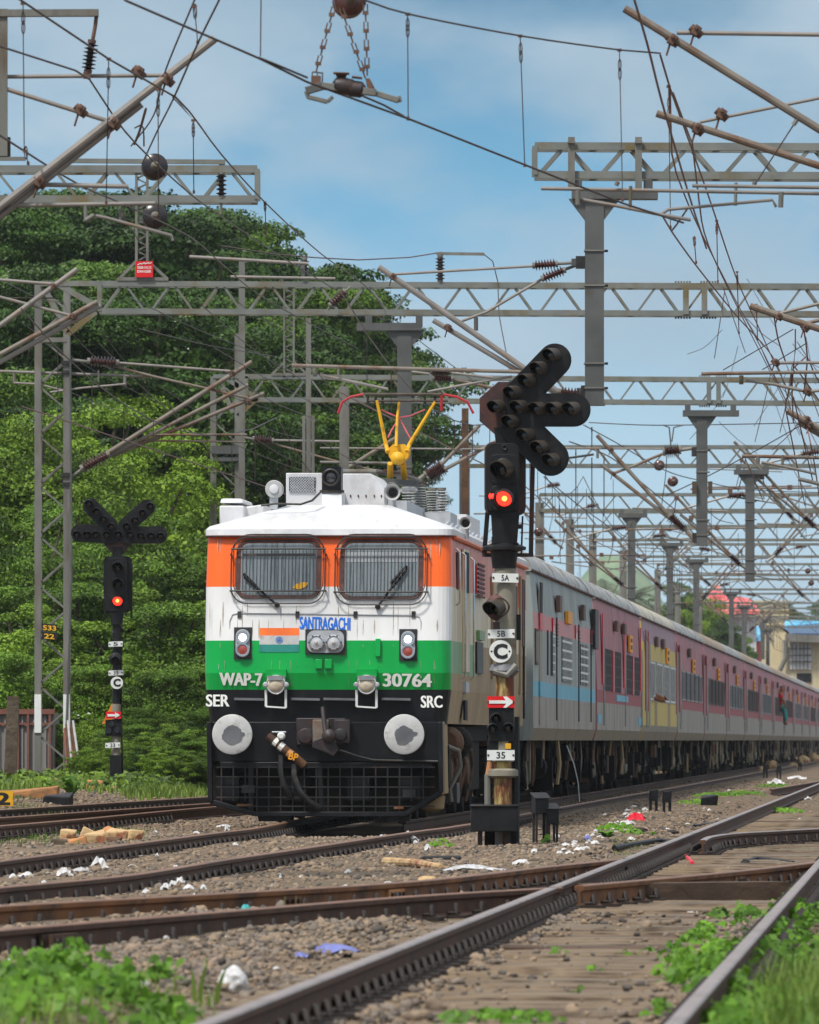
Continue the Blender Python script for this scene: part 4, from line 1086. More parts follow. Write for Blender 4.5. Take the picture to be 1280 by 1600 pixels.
def win(root, y, z0, z1, l, bars, m='window_dark', frame=None, x=1.62):
    mb = MB(); mb.box((x + .004, y, (z0 + z1) / 2), (.016, l, z1 - z0), m)
    if frame:
        for yy in (y - l / 2, y + l / 2): mb.box((x + .006, yy, (z0 + z1) / 2), (.018, .3, z1 - z0 + .06), frame)
        for zz in (z0, z1): mb.box((x + .006, y, zz), (.016, l + .1, .05), frame)
    o = mb.build('window', root, local=True, smooth=0)
    if bars:
        mb = MB()
        nv, nh, bm_, th = bars
        if not nh:
            for zz in (z0 + .02, z1 - .02): mb.box((x + .0125, y, zz), (.004, l, .03), bm_)
        for i in range(nv): yy = y - l / 2 + l * (i + .5) / nv; mb.box((x + .0125, yy, (z0 + z1) / 2), (.003, th, z1 - z0), bm_)
        for i in range(nh): zz = z0 + (z1 - z0) * (i + .5) / nh; mb.box((x + .014, y, zz), (.003, l, th * .35), bm_)
        mb.build('window_bars', o, local=True, smooth=0)
    return o
def sbox(nm, root, y, z, d, m, x=1.62, letters=None):
    mb = MB(); d = (d[0] * .38, d[1], d[2]); mb.box((x + d[0] / 2, y, z), d, m)
    if letters:
        for i in range(2): mb.box((x + d[0] + .003, y, z + d[2] * (.2 - .4 * i)), (.004, d[1] * .5, d[2] * .22), letters)
    return mb.build(nm, root, local=True, smooth=0)
def pipe(root, y, z0, z1, m, r=.035, x=1.632):
    r *= .55
    mb = MB(); mb.tube([(x, y, z0), (x, y, z1), (x - .05, y, z1 + .05)], r, m, 6); return mb.build('drain_pipe', root, local=True)
def coach_root(i, label):
    p = ST(s_l + 20.15 + i * PITCH, t_l)
    return thing('passenger_coach' if i else 'generator_car', label, 'railway coach', (p.x, p.y, 0), -PSI, 'coaches of the passenger train' if i else None)
# generator car
c = coach_root(0, 'grey blue generator car with pale red and blue stripes behind the locomotive')
coach_shell(c, [(1.22, 1.70, 'c_grey'), (1.70, 1.93, 'c_blueband'), (1.93, 2.72, 'c_greyblue'), (2.72, 2.98, 'c_redband'), (2.98, 3.6, 'c_greyblue')], 'coach_roof')
coach_under(c, 11)
mb = MB(); mb.box((1.624, 2.2, 2.3), (.02, .9, 2.05), 'c_grey'); mb.box((1.635, 2.2, 2.85), (.02, .92, .26), 'c_redbright'); mb.box((1.635, 2.2, 1.82), (.02, .92, .23), 'c_blueband'); mb.box((1.636, 2.2, 3.2), (.012, .8, .5), 'window_dark'); mb.build('door', c, local=True)
sbox('notice_board', c, .85, 2.45, (.05, .8, .55), 'rubber'); sbox('notice_panel', c, .85, 2.45, (.06, .66, .46), 'post_grey')
for y, l in ((4.6, .35), (6.0, .7)): win(c, y, 2.05, 2.75, l, None)
win(c, 11.3, 1.98, 2.72, 3.6, (8, 5, 'plate_white', .10), 'window_dark'); win(c, 18.0, 1.98, 2.68, 3.0, (5, 5, 'plate_white', .10), 'window_dark'); win(c, 6.6, 2.05, 2.75, .8, (3, 5, 'plate_white', .08))
for y, z in ((8.0, 3.22), (17.0, 3.22)): sbox('roof_vent', c, y, z, (.16, .9, .26), 'c_vent')
sbox('lamp_box', c, 11.6, 3.05, (.14, 1.6, .2), 'c_board')
for y in (6.3, 14.6, 21.0): sbox('marker_flash', c, y, 2.86, (.05, .35, .22), 'c_redbright'); sbox('tail_flash', c, y + .2, 2.78, (.052, .3, .12), 'plate_white')
for y in (7.6, 15.8, 20.8):
    mb = MB(); mb.tube([(1.63, y, 1.35), (1.63, y, 3.0)], .013, 'dark_steel', 6)
    for k in range(7): mb.box((1.632, y + .1, 2.55 + k * .055), (.024, .5, .022), 'dark_steel')
    mb.build('ladder', c, local=True)
sbox('hatch_box', c, 21.8, 3.0, (.2, 1.4, .7), 'dark_steel')
# red coach
p = ST(s_l + 20.15 + 14, t_l + 1.5, .95); mb = MB(); mb.tube([p, p + V((.12, 0, -.3)), p + V((.19, 0, -.6)), p + V((.22, 0, -.95))], .012, 'plate_white', 6, r2=.007); tag(mb.build('water_stream', origin=p), 'thin white stream of water falling from under the generator car', 'water stream')
c = coach_root(1, 'red passenger coach with dark square meshed windows behind the grey car')
coach_shell(c, [(1.22, 1.72, 'c_grey'), (1.72, 1.95, 'c_pinkdark'), (1.95, 3.6, 'c_red_sheen')], 'coach_roof'); coach_under(c, 12)
for y in (2.5, 13.0, 22.0): sbox('door_edge', c, y, 2.7, (.05, .5, 1.3), 'c_redbright'); pipe(c, y + .5, 1.3, 2.9, 'c_bars')
for y in (5.2, 9.6, 15.6, 19.6): win(c, y, 1.95, 2.72, 3.4, (7, 4, 'rubber', .06), 'window_dark')
for y in (8.6, 12.5): sbox('roof_vent', c, y, 3.2, (.14, .9, .2), 'c_vent')
sbox('destination_board', c, 16.0, 2.95, (.1, 1.6, .34), 'c_board', letters='rubber')
for y in (7.4, 17.6): sbox('window_post', c, y, 2.33, (.06, .7, .77), 'c_redbright')
sbox('blue_panel', c, 12.0, 1.84, (.03, 6, .12), 'c_blueband'); sbox('blue_patch', c, 1.0, 1.42, (.03, 1.6, .16), 'c_blueband'); sbox('blue_patch', c, 21.5, 1.42, (.03, 1.6, .16), 'c_blueband')
# yellow coach
c = coach_root(2, 'yellow and lilac coach with barred open windows and cream roof')
coach_shell(c, [(1.22, 1.35, 'c_skirt'), (1.35, 1.95, 'c_yellow'), (1.95, 2.72, 'c_yellow'), (2.72, 3.1, 'c_yellow'), (3.1, 3.6, 'c_lilac')], 'coach_roof_cream'); coach_under(c, 13)
for y in (5.4, 10.2, 15.2, 19.6): win(c, y, 1.9, 2.72, 3.9, (9, 0, 'plate_white', .11), 'window_dark', 'c_bars')
for y in (8.0, 12.3): sbox('roof_vent', c, y, 3.18, (.14, 1.0, .22), 'c_vent')
sbox('destination_board', c, 15.5, 2.95, (.1, 1.9, .36), 'c_board', letters='rubber')
for y in (1.4, 3.0, 22.3): sbox('door_edge', c, y, 2.5, (.05, .35, 1.7), 'c_pinkdark'); pipe(c, y + .5, 1.3, 3.1, 'c_greyblue', .06)
for y in (8.0, 17.0): sbox('streak_panel', c, y, 1.6, (.02, 1.6, .55), 'side_beige')
# red coaches, coloured pink to hold the grazing sky sheen
ords = ['fourth', 'fifth', 'sixth', 'seventh', 'eighth', 'ninth', 'tenth', 'eleventh', 'twelfth', 'thirteenth', 'fourteenth', 'fifteenth', 'sixteenth']
proto = []
for v in range(2):
    c = coach_root(3 + v, f'sky-paled red and grey coach, {ords[v]} behind the locomotive')
    coach_shell(c, [(1.22, 1.78, 'c_grey'), (1.78, 2.0, 'c_pinkdark'), (2.0, 3.6, 'c_red_sheen')], 'coach_roof' if v == 0 else 'coach_roof_brown'); coach_under(c, 20 + v)
    for y in (4.6, 8.2, 11.8, 15.4, 19.0): win(c, y, 2.0, 2.72, 3.0, (6, 0, 'c_bars', .13) if v == 0 else (6, 0, 'c_vent', .12), 'window_dark')
    sbox('roof_vent', c, 9.0, 3.2, (.14, 1.3, .22), 'c_vent'); sbox('destination_board', c, 12.5 + v, 2.9, (.1, 1.7, .34), 'c_board', letters='rubber')
    for y in (1.2, 22.0): sbox('door_edge', c, y, 2.5, (.05, .8, 1.6), 'c_pinkdark'); pipe(c, y + .7, 1.3, 3.0, 'c_bars', .06)
    sbox('door', c, 1.9, 2.35, (.03, .8, 1.9), 'c_grey')
    proto.append(c)
for i in range(5, 16):
    p = ST(s_l + 20.15 + i * PITCH, t_l)
    dup(proto[(i * 7 + 1) % 2 if i < 9 else (i % 3 == 0)], (p.x, p.y, 0), f'sky-paled red and grey coach, {ords[i - 3]} behind the locomotive')
# people leaning from the train
def skinned(name, chains, label, m, loc, rot, group=None, parent=None):
    vs, es, rd = [], [], []
    for ch in chains:
        prev = None
        for q in ch:
            if isinstance(q, int): prev = q; continue
            x, y, z, r = q; vs.append((x, y, z)); rd.append(r); k = len(vs) - 1
            if prev is not None: es.append((prev, k))
            prev = k
    me = bpy.data.meshes.new(name); me.from_pydata(vs, es, []); o = bpy.data.objects.new(name, me); COL.objects.link(o)
    sk = o.modifiers.new('skin', 'SKIN'); sv = me.skin_vertices[0].data
    for k, r in enumerate(rd): sv[k].radius = (r, r)
    sv[0].use_root = True
    sb = o.modifiers.new('sub', 'SUBSURF'); sb.levels = sb.render_levels = 2
    me.materials.append(M[m])
    if parent: o.parent = parent
    else:
        o.location = loc; o.rotation_euler = (0, 0, rot)
        tag(o, label, 'person', group)
    return o
def person(i, y, zf, label, top, legs, lean):
    p = ST(s_l + 20.15 + i * PITCH + y, t_l + 1.60, zf)
    q = lean
    o = skinned('person', [[(0, 0, .42, .13), (q * .5, 0, .68, .125), (q, 0, .92, .13), (q * 1.1, 0, 1.04, .06), (q * 1.15, -.02, 1.14, .085), (q * 1.18, -.02, 1.26, .075)],
        [2, (q - .02, -.18, .94, .06), (q + .08, -.26, .72, .045), (q + .16, -.22, .50, .035), (q + .18, -.20, .40, .03)],
        [2, (q - .02, .18, .94, .06), (q - .12, .24, .74, .045), (q - .26, .16, .94, .035), (q - .3, .14, 1.02, .03)],
        [0, (.22, -.1, .42, .09), (.30, -.1, .05, .06), (.29, -.1, -.20, .045), (.37, -.1, -.24, .035)], [0, (.2, .1, .42, .09), (.26, .1, .06, .06), (.23, .1, -.20, .045), (.31, .1, -.24, .035)]], label, 'skin', p, -PSI)
    skinned('shirt', [[(0, 0, .44, .15), (q * .5, 0, .68, .142), (q, 0, .90, .145)], [2, (q - .02, -.18, .94, .072), (q + .05, -.24, .80, .06)], [2, (q - .02, .18, .94, .072), (q - .08, .22, .82, .06)]], '', top, None, 0, parent=o)
    skinned('trousers', [[(0, 0, .44, .15), (.22, -.1, .42, .102), (.30, -.1, .05, .072), (.29, -.1, -.14, .06)], [0, (.2, .1, .42, .102), (.26, .1, .06, .072), (.23, .1, -.14, .06)]], '', legs, None, 0, parent=o)
    skinned('hair', [[(q * 1.15 - .03, -.02, 1.20, .07), (q * 1.17 - .02, -.02, 1.30, .072)]], '', 'hair', None, 0, parent=o)
person(8, 12.5, 1.9, 'passenger in red shirt and teal trousers leaning from a far coach door', 'cloth_red', 'cloth_teal', .12)
def arm(i, y, z, label, sl):
    p = ST(s_l + 20.15 + i * PITCH + y, t_l + 1.60, z)
    o = skinned('person', [[(-.25, .1, .12, .09), (-.08, .05, .10, .06), (.10, 0, .02, .046), (.22, -.22, -.02, .036), (.25, -.30, -.02, .03)], [4, (.26, -.34, 0, .018), (.27, -.40, -.01, .012)], [4, (.28, -.33, -.03, .016), (.30, -.39, -.05, .011)], [4, (.24, -.34, .02, .016), (.24, -.41, .02, .011)], [4, (.23, -.29, .03, .014), (.21, -.34, .05, .011)], [0, (-.2, .05, .32, .075), (-.12, 0, .44, .095), (-.10, -.01, .54, .07)]], label, 'skin', p, -PSI)
    skinned('sleeve', [[(-.25, .1, .12, .10), (-.08, .05, .10, .074), (.06, .01, .04, .06)]], '', sl, None, 0, parent=o)
arm(2, 6.3, 1.9, 'passenger in white sleeve resting an arm out of a yellow coach window', 'cloth_white')
arm(2, 8.0, 1.95, 'bare armed passenger leaning beside the white sleeved one at the yellow coach', 'skin')
# ================= near signal =================
def lamp_hood(mb, c, r, L=.26, tilt=V((-.42, 0, -.12)), m='hood'):
    d = (V((0, -1, 0)) + tilt).normalized(); a, b, _ = frame_of(d)
    n = 20; vs = []; fs = []
    a0, arc = math.radians(-55), math.radians(290)
    # an arched cowl longer on top, open underneath
    for i in range(n + 1):
        t = a0 + arc * i / n
        e = a * math.cos(t) + b * math.sin(t)
        k = .62 + .38 * max(0, min(1, (e.z + .75) / 1.4))
        for rr in (r, r * .9): vs += [c + e * rr, c + e * rr * .97 + d * (L * k)]
    for i in range(n):
        o = i * 4; q = o + 4
        fs += [(o, q, q + 1, o + 1), (o + 1, q + 1, q + 3, o + 3)]
    fs += [(0, 1, 3, 2), (n * 4 + 2, n * 4 + 3, n * 4 + 1, n * 4)]
    mb.add(vs, fs, m); o = len(mb.f); k = mb.mi('hood_shade'); base = len(mb.v) - len(vs)
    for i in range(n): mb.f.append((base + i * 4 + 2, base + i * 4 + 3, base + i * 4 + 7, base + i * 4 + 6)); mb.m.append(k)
def capsule(p, q, r, fn, n=14):
    (x0, y0), (x1, y1) = p, q; a = math.atan2(y1 - y0, x1 - x0); pts = []
    for k in range(n + 1): t = a - math.pi / 2 + math.pi * k / n; pts.append(fn(x1 + r * math.cos(t), y1 + r * math.sin(t)))
    for k in range(n + 1): t = a + math.pi / 2 + math.pi * k / n; pts.append(fn(x0 + r * math.cos(t), y0 + r * math.sin(t)))
    return pts
def plate(root, fn, x0, y0, x1, y1, txt, m='plate_white', tm='letter_black', fw=.5, fh=.6, nm='number_plate', skew=0):
    mb = MB(); f = lambda x, y, d=0: fn(x, y + skew * (x - x0), d)
    mb.prism([f(x0, y0), f(x1, y0), f(x1, y1), f(x0, y1)], (0, .012, 0), m)
    if txt:
        w_ = (x1 - x0) * fw / 2; h_ = (y1 - y0) * fh / 2; cx = (x0 + x1) / 2; cy = (y0 + y1) / 2
        mb.text(txt, lambda u, v: f(cx - w_ + 2 * w_ * u, cy + h_ - 2 * h_ * v, -.003), tm, .015)
    for x in (x0 + 2, x1 - 2): mb.lathe(f(x, (y0 + y1) / 2, 0), (0, -1, 0), [(.012, 0), (.010, .008), (0, .009)], 'dark_steel', 8)
    return mb.build(nm, root, smooth=0)
DS = 88.0
f = lambda px, py, d=0.0: W(px, py, DS) + V((0, d, 0))
k1 = F / DS
base = f(785, 1335); base.z = zground(base.x, base.y)
sg = thing('railway_signal', 'tall black signal with three armed route indicator and lit red lamp beside the locomotive', 'signal', base)
mb = MB()
mb.tube([f(786, 1345), f(786, 1190)], .098, 'post_yellow', 20); mb.tube([f(786, 1190), f(788, 1095)], .115, 'post_grey', 20)
mb.lathe(f(786, 1208), (0, 0, 1), [(.13, -.05), (.165, -.03), (.165, .03), (.13, .05)], 'post_grey', 20)
mb.tube([f(789, 1100), f(789, 1040)], .10, 'post_yellow', 20); mb.tube([f(791, 1040), f(789, 860)], .115, 'post_grey', 20)
mb.lathe(f(788, 1048), (0, 0, 1), [(.12, -.06), (.17, 0), (.14, .07)], 'buffer_worn', 14); mb.tube([f(772, 1048, -.1), f(792, 1055, -.14), f(806, 1040, -.1)], .04, 'galv', 8)
mb.lathe(f(788, 862), (0, 0, 1), [(.13, -.18), (.15, .0), (.24, .02), (.24, .05), (.14, .09), (.14, .16)], 'sig_black', 18)
mb.build('post', sg)
mb = MB()
mb.box(f(782, 1312, .1), (.34, .3, .45), 'grime'); mb.tube([f(762, 1345), f(762, 1210)], .035, 'galv', 8); mb.tube([f(779, 1345, -.2), f(779, 1300, -.2)], .04, 'galv', 8)
mb.tube([f(805, 1345, .05), f(805, 1296, .05), f(805, 1120, .05)], .05, 'sig_black', 8); mb.tube([f(762, 1262), f(762, 1215), f(766, 1190)], .03, 'block_orange', 8)
mb.build('cable_conduit', sg)
mb = MB(); mb.prism([f(764, 1158, -.13), f(803, 1158, -.13), f(803, 1106, -.13), f(764, 1106, -.13)], (0, .22, 0), 'sig_black')
mb.prism([f(762, 1172, -.10), f(806, 1172, -.10), f(806, 1157, -.10), f(762, 1157, -.10)], (0, .2, 0), 'sig_black')
mb.box(f(794, 1166, -.12), (.06, .04, .06), 'yellow_paint')
for x, y in ((775, 1122), (770, 1138), (794, 1137)):
    lamp_hood(mb, f(x, y, -.13), .062, .1, V((0, 0, -.1)), 'sig_black'); mb.lathe(f(x, y, -.13), (0, -1, 0), [(.05, .002), (.03, .012), (0, .015)], 'lens_dark', 14)
mb.build('shunt_lamp_box', sg, bevel=.012)
plate(sg, lambda x, y, d=0: f(x, y, d - .15), 761, 1088, 804, 1106, None, 'sign_red', nm='arrow_plate')
mb = MB(); ar = [(764, 1094.5), (790, 1094.5), (786, 1088.5), (792, 1088.5), (803, 1097), (791, 1106), (786, 1106), (791, 1099.5), (764, 1099.5)]
mb.prism([f(x, y, -.155) for x, y in ar], (0, -.003, 0), 'plate_white'); mb.build('arrow', sg, smooth=0)
plate(sg, lambda x, y, d=0: f(x, y, d - .15), 761, 1172, 804, 1188, '35', fw=.32, fh=.66)
plate(sg, lambda x, y, d=0: f(x, y, d - .15), 762, 984, 804, 998, '5B', fw=.30, fh=.66, skew=-.02)
plate(sg, lambda x, y, d=0: f(x, y, d - .15), 769, 896, 810, 910, '5A', fw=.30, fh=.66, skew=.02)
mb = MB(); mb.lathe(f(782, 1018, -.14), (0, -1, 0), [(.122, 0), (.122, .01), (0, .0101)], 'plate_white', 32)
mb.text('C', lambda u, v: f(771 + 22 * u, 1030 - 24 * v, -.154), 'letter_black', .045)
for x in (768, 796): mb.lathe(f(x, 1018, -.15), (0, -1, 0), [(.012, 0), (0, .012)], 'dark_steel', 8)
mb.build('letter_disc', sg, smooth=0)
mb = MB(); mb.lathe(f(780, 949, -.02), (0, -1, 0), [(.10, -.1), (.15, 0), (.152, .05), (.10, .10), (.095, .10), (.09, .02)], 'sig_rust', 26)
lamp_hood(mb, f(778, 949, -.1), .092, .26); mb.lathe(f(778, 949, -.06), (0, -1, 0), [(.09, 0), (.05, .03), (0, .04)], 'lens_dark', 18); mb.tube([f(784, 972), f(784, 990)], .1, 'sig_rust', 12)
mb.prism([f(803, 960, .05), f(814, 960, .05), f(814, 1000, .05), f(803, 1000, .05)], (0, .1, 0), 'sig_black')
mb.build('calling_on_lamp', sg)
# main head
mb = MB(); oc = rrect(757, 690, 822, 806, 14, lambda x, y: f(x, y, .02)); mb.prism(oc, (0, .012, 0), 'sig_rust')
mb.prism(rrect(759, 693, 811, 800, 12, lambda x, y: f(x, y, -.18)), (0, .2, 0), 'sig_black')
mb.prism([f(767, 798, -.14), f(812, 798, -.14), f(808, 850, -.14), f(770, 850, -.14)], (0, .2, 0), 'sig_black')
mb.prism(rrect(766, 711, 808, 757, 8, lambda x, y: f(x, y, -.19)), (0, .02, 0), 'sig_black'); mb.prism(rrect(766, 760, 808, 798, 8, lambda x, y: f(x, y, -.19)), (0, .02, 0), 'sig_black')
mb.lathe(f(788, 700, -.19), (0, -1, 0), [(.03, 0), (.03, .01), (.02, .01), (.02, 0)], 'dark_steel', 12)
for x, y in ((812, 823), (772, 852), (806, 852), (766, 801)): mb.box(f(x, y, -.1), (.06, .06, .05), 'sig_black')
hd = mb.build('signal_head', sg, bevel=.008)
for y, lit in ((733, 0), (779, 1)):
    mb = MB(); mb.lathe(f(787, y, -.19), (0, -1, 0), [(.115, 0), (.115, .03), (.095, .04), (.09, .01)], 'sig_black', 24); lamp_hood(mb, f(788, y, -.2), .105, .26, V((-.35, 0, -.10)) if not lit else V((-.08, 0, -.12)), 'hood' if not lit else 'sig_rust')
    h = mb.build('lamp_hood', hd)
    mb = MB()
    if lit:
        mb.lathe(f(788, y, -.19), (0, -1, 0), [(.088, .012), (.05, .03), (0, .038)], 'lamp_red', 22); mb.lathe(f(788, y + 1, -.23), (0, -1, 0), [(.03, 0), (.02, .006), (0, .008)], 'lamp_hot', 14)
        mb.lathe(f(770, y - 3, -.185), (0, -1, 0), [(.045, 0), (0, .012)], 'lamp_red', 14)
    else: mb.lathe(f(788, y, -.19), (0, -1, 0), [(.088, .012), (.05, .03), (0, .038)], 'lens_dark', 22)
    mb.build('lens', hd)
mb = MB()
mb.bar(f(762, 800, .1), f(757, 866, .1), .03, .05, 'sig_black'); mb.bar(f(833, 712, .12), f(830, 868, .12), .05, .05, 'sig_rust')
mb.bar(f(754, 867, .1), f(834, 867, .1), .06, .04, 'sig_rust'); mb.bar(f(817, 806, .1), f(815, 866, .1), .015, .02, 'sig_black')
mb.build('ladder_frame', sg)
# route indicator
ri = MB()
cx, cy, R = 799, 640, 51
ri.prism([f(cx + R * math.cos(math.pi / 8 + k * math.pi / 4) * 1.05, cy + R * math.sin(math.pi / 8 + k * math.pi / 4) * .92, -.02) for k in range(8)], (0, .02, 0), 'sig_rust')
ri.prism([f(772, 668, -.05), f(815, 668, -.05), f(812, 695, -.05), f(775, 695, -.05)], (0, .1, 0), 'sig_black')
rio = ri.build('route_indicator', sg)
arms = [((812, 620), (867, 563), 26, [(805, 614), (827, 595), (846, 576), (866, 555)]), ((815, 641), (897, 641), 26, [(780, 636), (815, 636), (844, 639), (870, 639), (897, 639)]), ((812, 668), (861, 716), 28, [(802, 659), (825, 680), (847, 699), (865, 719)])]
for n, (p, q, r, ls) in enumerate(arms):
    mb = MB(); mb.prism(capsule(p, q, r, lambda x, y: f(x, y, -.08 - .004 * n)), (0, .07, 0), 'sig_black')
    mb.prism(capsule(p, q, r - 3.5, lambda x, y: f(x, y, -.09 - .004 * n)), (0, .02, 0), 'sig_black')
    am = mb.build('indicator_arm', rio, smooth=0)
    mb = MB()
    for x, y in ls:
        lamp_hood(mb, f(x + 1, y, -.09), .076, .19, V((-.55, 0, -.06))); mb.lathe(f(x, y, -.10), (0, -1, 0), [(.07, 0), (.04, .01), (0, .012)], 'lens_dark', 14)
    mb.build('lamp_hood', am)
# ground boxes by the signal
b = f(772, 1335, -.4); b.z = zground(b.x, b.y)
bx = thing('junction_box', 'wide black trackside box on thin legs in front of the tall signal', 'junction box', b)
mb = MB(); mb.prism([f(735, 1259, -.4), f(810, 1259, -.4), f(809, 1299, -.4), f(736, 1299, -.4)], (0, .28, 0), 'sig_black'); mb.prism([f(734, 1257, -.42), f(811, 1257, -.42), f(811, 1261, -.42), f(734, 1261, -.42)], (0, .32, 0), 'sig_black'); mb.build('box', bx, bevel=.012)
for x in (750, 794):
    mb = MB(); mb.bar(f(x, 1299, -.3), f(x, 1338, -.3), .05, .05, 'clip_iron'); mb.build('leg', bx)
def slope_box(px, py, w_, h_, leg, label):
    p = W(px, py, DS + 1.0); p.z = zground(p.x, p.y)
    t = thing('point_indicator', label, 'trackside box', p, .25)
    mb = MB(); x = w_ / 2
    mb.prism([V((-x, -.09, leg)), V((-x, .09, leg)), V((-x, .09, leg + h_)), V((-x, -.09, leg + h_ * .72))], (w_, 0, 0), 'sig_black'); mb.prism([V((-x - .015, -.10, leg + h_ * .72)), V((-x - .015, .10, leg + h_ * 1.0)), V((-x - .015, .10, leg + h_ * 1.05)), V((-x - .015, -.10, leg + h_ * .77))], (w_ + .04, 0, 0), 'sig_black'); mb.build('box', t, local=True, bevel=.01)
    for sx in (-1, 1):
        for yy in (-.06, .06):
            mb = MB(); mb.bar((sx * x * .75, yy, -.05), (sx * x * .75, yy, leg), .028, .022, 'clip_iron'); mb.build('leg', t, local=True)
slope_box(844, 1328, .15, .22, .32, 'taller black sloped box on rusty legs right of the tall signal')
slope_box(862, 1326, .12, .22, .20, 'lower black box on rusty legs beside the taller sloped box')
# ================= left signal =================
DL = 134.0
h = lambda px, py, d=0.0: W(px, py, DL) + V((0, d, 0))
base = h(181, 1220); base.z = zground(base.x, base.y)
sl = thing('railway_signal', 'black signal with antler shaped four armed indicator in front of the green bushes', 'signal', base)
mb = MB(); mb.tube([h(181, 1232), h(182, 1100)], .075, 'post_grey', 14); mb.tube([h(182, 1100), h(182.5, 965)], .07, 'sig_black', 14)
mb.prism([h(172, 1228, -.12), h(190, 1228, -.12), h(190, 1180, -.12), h(172, 1180, -.12)], (0, .24, 0), 'sig_black'); mb.tube([h(192, 1230), h(190, 1130), h(189, 970)], .015, 'sig_black', 6)
mb.build('post', sl)
for x0, y0, x1, y1, t_ in ((170, 1003, 192, 1011, '5'), (170, 1048, 193, 1056, '35'), (165, 1161, 188, 1169, '33')): plate(sl, lambda x, y, d=0: h(x, y, d - .12), x0, y0, x1, y1, t_, fw=.34, fh=.72, skew=-.05)
mb = MB(); mb.lathe(h(183, 1067, -.12), (0, -1, 0), [(.102, 0), (.102, .01), (0, .0101)], 'plate_white', 28); mb.text('C', lambda u, v: h(177.5 + 11.5 * u, 1073 - 12.5 * v, -.135), 'letter_black', .045); mb.build('letter_disc', sl, smooth=0)
mb = MB(); mb.lathe(h(181, 1030, -.03), (0, -1, 0), [(.1, 0), (.11, .05), (.07, .09)], 'sig_black', 20); lamp_hood(mb, h(181, 1030, -.1), .07, .16, V((0, 0, -.15)), 'sig_black'); mb.lathe(h(181, 1030, -.1), (0, -1, 0), [(.06, 0), (0, .01)], 'lens_dark', 12); mb.build('calling_on_lamp', sl)
mb = MB(); mb.prism([h(159, 1131, .05), h(176, 1096, .05), h(190, 1131, .05)], (0, .02, 0), 'board_orange'); mb.build('triangle_board', sl, smooth=0)
plate(sl, lambda x, y, d=0: h(x, y, d - .14), 166, 1112, 190, 1123, None, 'sign_red', nm='arrow_plate')
mb = MB(); mb.prism([h(x, y, -.145) for x, y in ((168, 1116), (181, 1116), (180, 1113), (189, 1117.5), (180, 1122), (181, 1119.5), (168, 1119.5))], (0, -.003, 0), 'plate_white'); mb.build('arrow', sl, smooth=0)
mb = MB(); mb.prism([h(165, 1125, -.1), h(191, 1123, -.1), h(191, 1150, -.1), h(165, 1150, -.1)], (0, .2, 0), 'sig_black')
for x, y in ((175, 1131), (170, 1142), (183, 1141)): mb.lathe(h(x, y, -.1), (0, -1, 0), [(.045, 0), (.045, .05), (.035, .05), (.03, .01), (0, .01)], 'lens_dark', 12)
mb.build('shunt_lamp_box', sl)
mb = MB(); mb.prism(rrect(162, 869, 206, 956, 8, lambda x, y: h(x, y, .03)), (0, .012, 0), 'sig_black'); mb.prism(rrect(168, 872, 199, 956, 5, lambda x, y: h(x, y, -.12)), (0, .15, 0), 'sig_black')
mb.prism([h(172, 954, -.1), h(194, 954, -.1), h(191, 976, -.1), h(174, 976, -.1)], (0, .2, 0), 'sig_black'); mb.bar(h(164, 880, .05), h(164, 968, .05), .03, .03, 'sig_black'); mb.bar(h(206, 880, .05), h(205, 966, .05), .03, .03, 'sig_black'); mb.tube([h(176, 990), h(190, 982), h(183, 976)], .05, 'sig_black', 8)
hd = mb.build('signal_head', sl, bevel=.006)
for y, lit in ((885, 0), (911, 0), (939, 1)):
    mb = MB(); lamp_hood(mb, h(184.5, y, -.12), .095, .2, V((0, 0, -.12)), 'sig_black'); mb.build('lamp_hood', hd)
    mb = MB(); mb.lathe(h(184, y, -.12), (0, -1, 0), [(.078, .005), (.04, .02), (0, .026)], 'lamp_red' if lit else 'lens_dark', 20)
    if lit: mb.lathe(h(184, y, -.155), (0, -1, 0), [(.03, 0), (0, .01)], 'lamp_hot', 12)
    mb.build('lens', hd)
mb = MB(); mb.prism([h(158, 822, -.02), h(210, 822, -.02), h(206, 850, -.02), h(190, 868, -.02), h(178, 868, -.02), h(162, 850, -.02)], (0, .05, 0), 'sig_rust'); mb.box(h(184, 864, .02), (.16, .1, .2), 'sig_black'); rio = mb.build('route_indicator', sl)
for n, (p, q, r, ls) in enumerate([((172, 822), (142, 791), 12.5, [(139, 786), (151, 799), (162, 811), (174, 822)]), ((197, 822), (230, 793), 12.5, [(235, 790), (223, 801), (211, 812.6), (198, 822)]), ((172, 835), (125, 833), 14, [(120, 834.5), (136, 835), (150, 835), (167, 835)]), ((196, 836), (248, 836), 13.5, [(185, 835), (203.5, 835), (220, 837), (236, 837), (251, 837)])]):
    mb = MB(); mb.prism(capsule(p, q, r, lambda x, y: h(x, y, -.07 - .004 * n)), (0, .06, 0), 'sig_black'); am = mb.build('indicator_arm', rio, smooth=0)
    mb = MB()
    for x, y in ls: lamp_hood(mb, h(x, y, -.08), .064, .14, V((0, 0, -.10)), 'sig_black'); mb.lathe(h(x, y, -.09), (0, -1, 0), [(.055, 0), (0, .008)], 'lens_dark', 12)
    mb.build('lamp_hood', am)
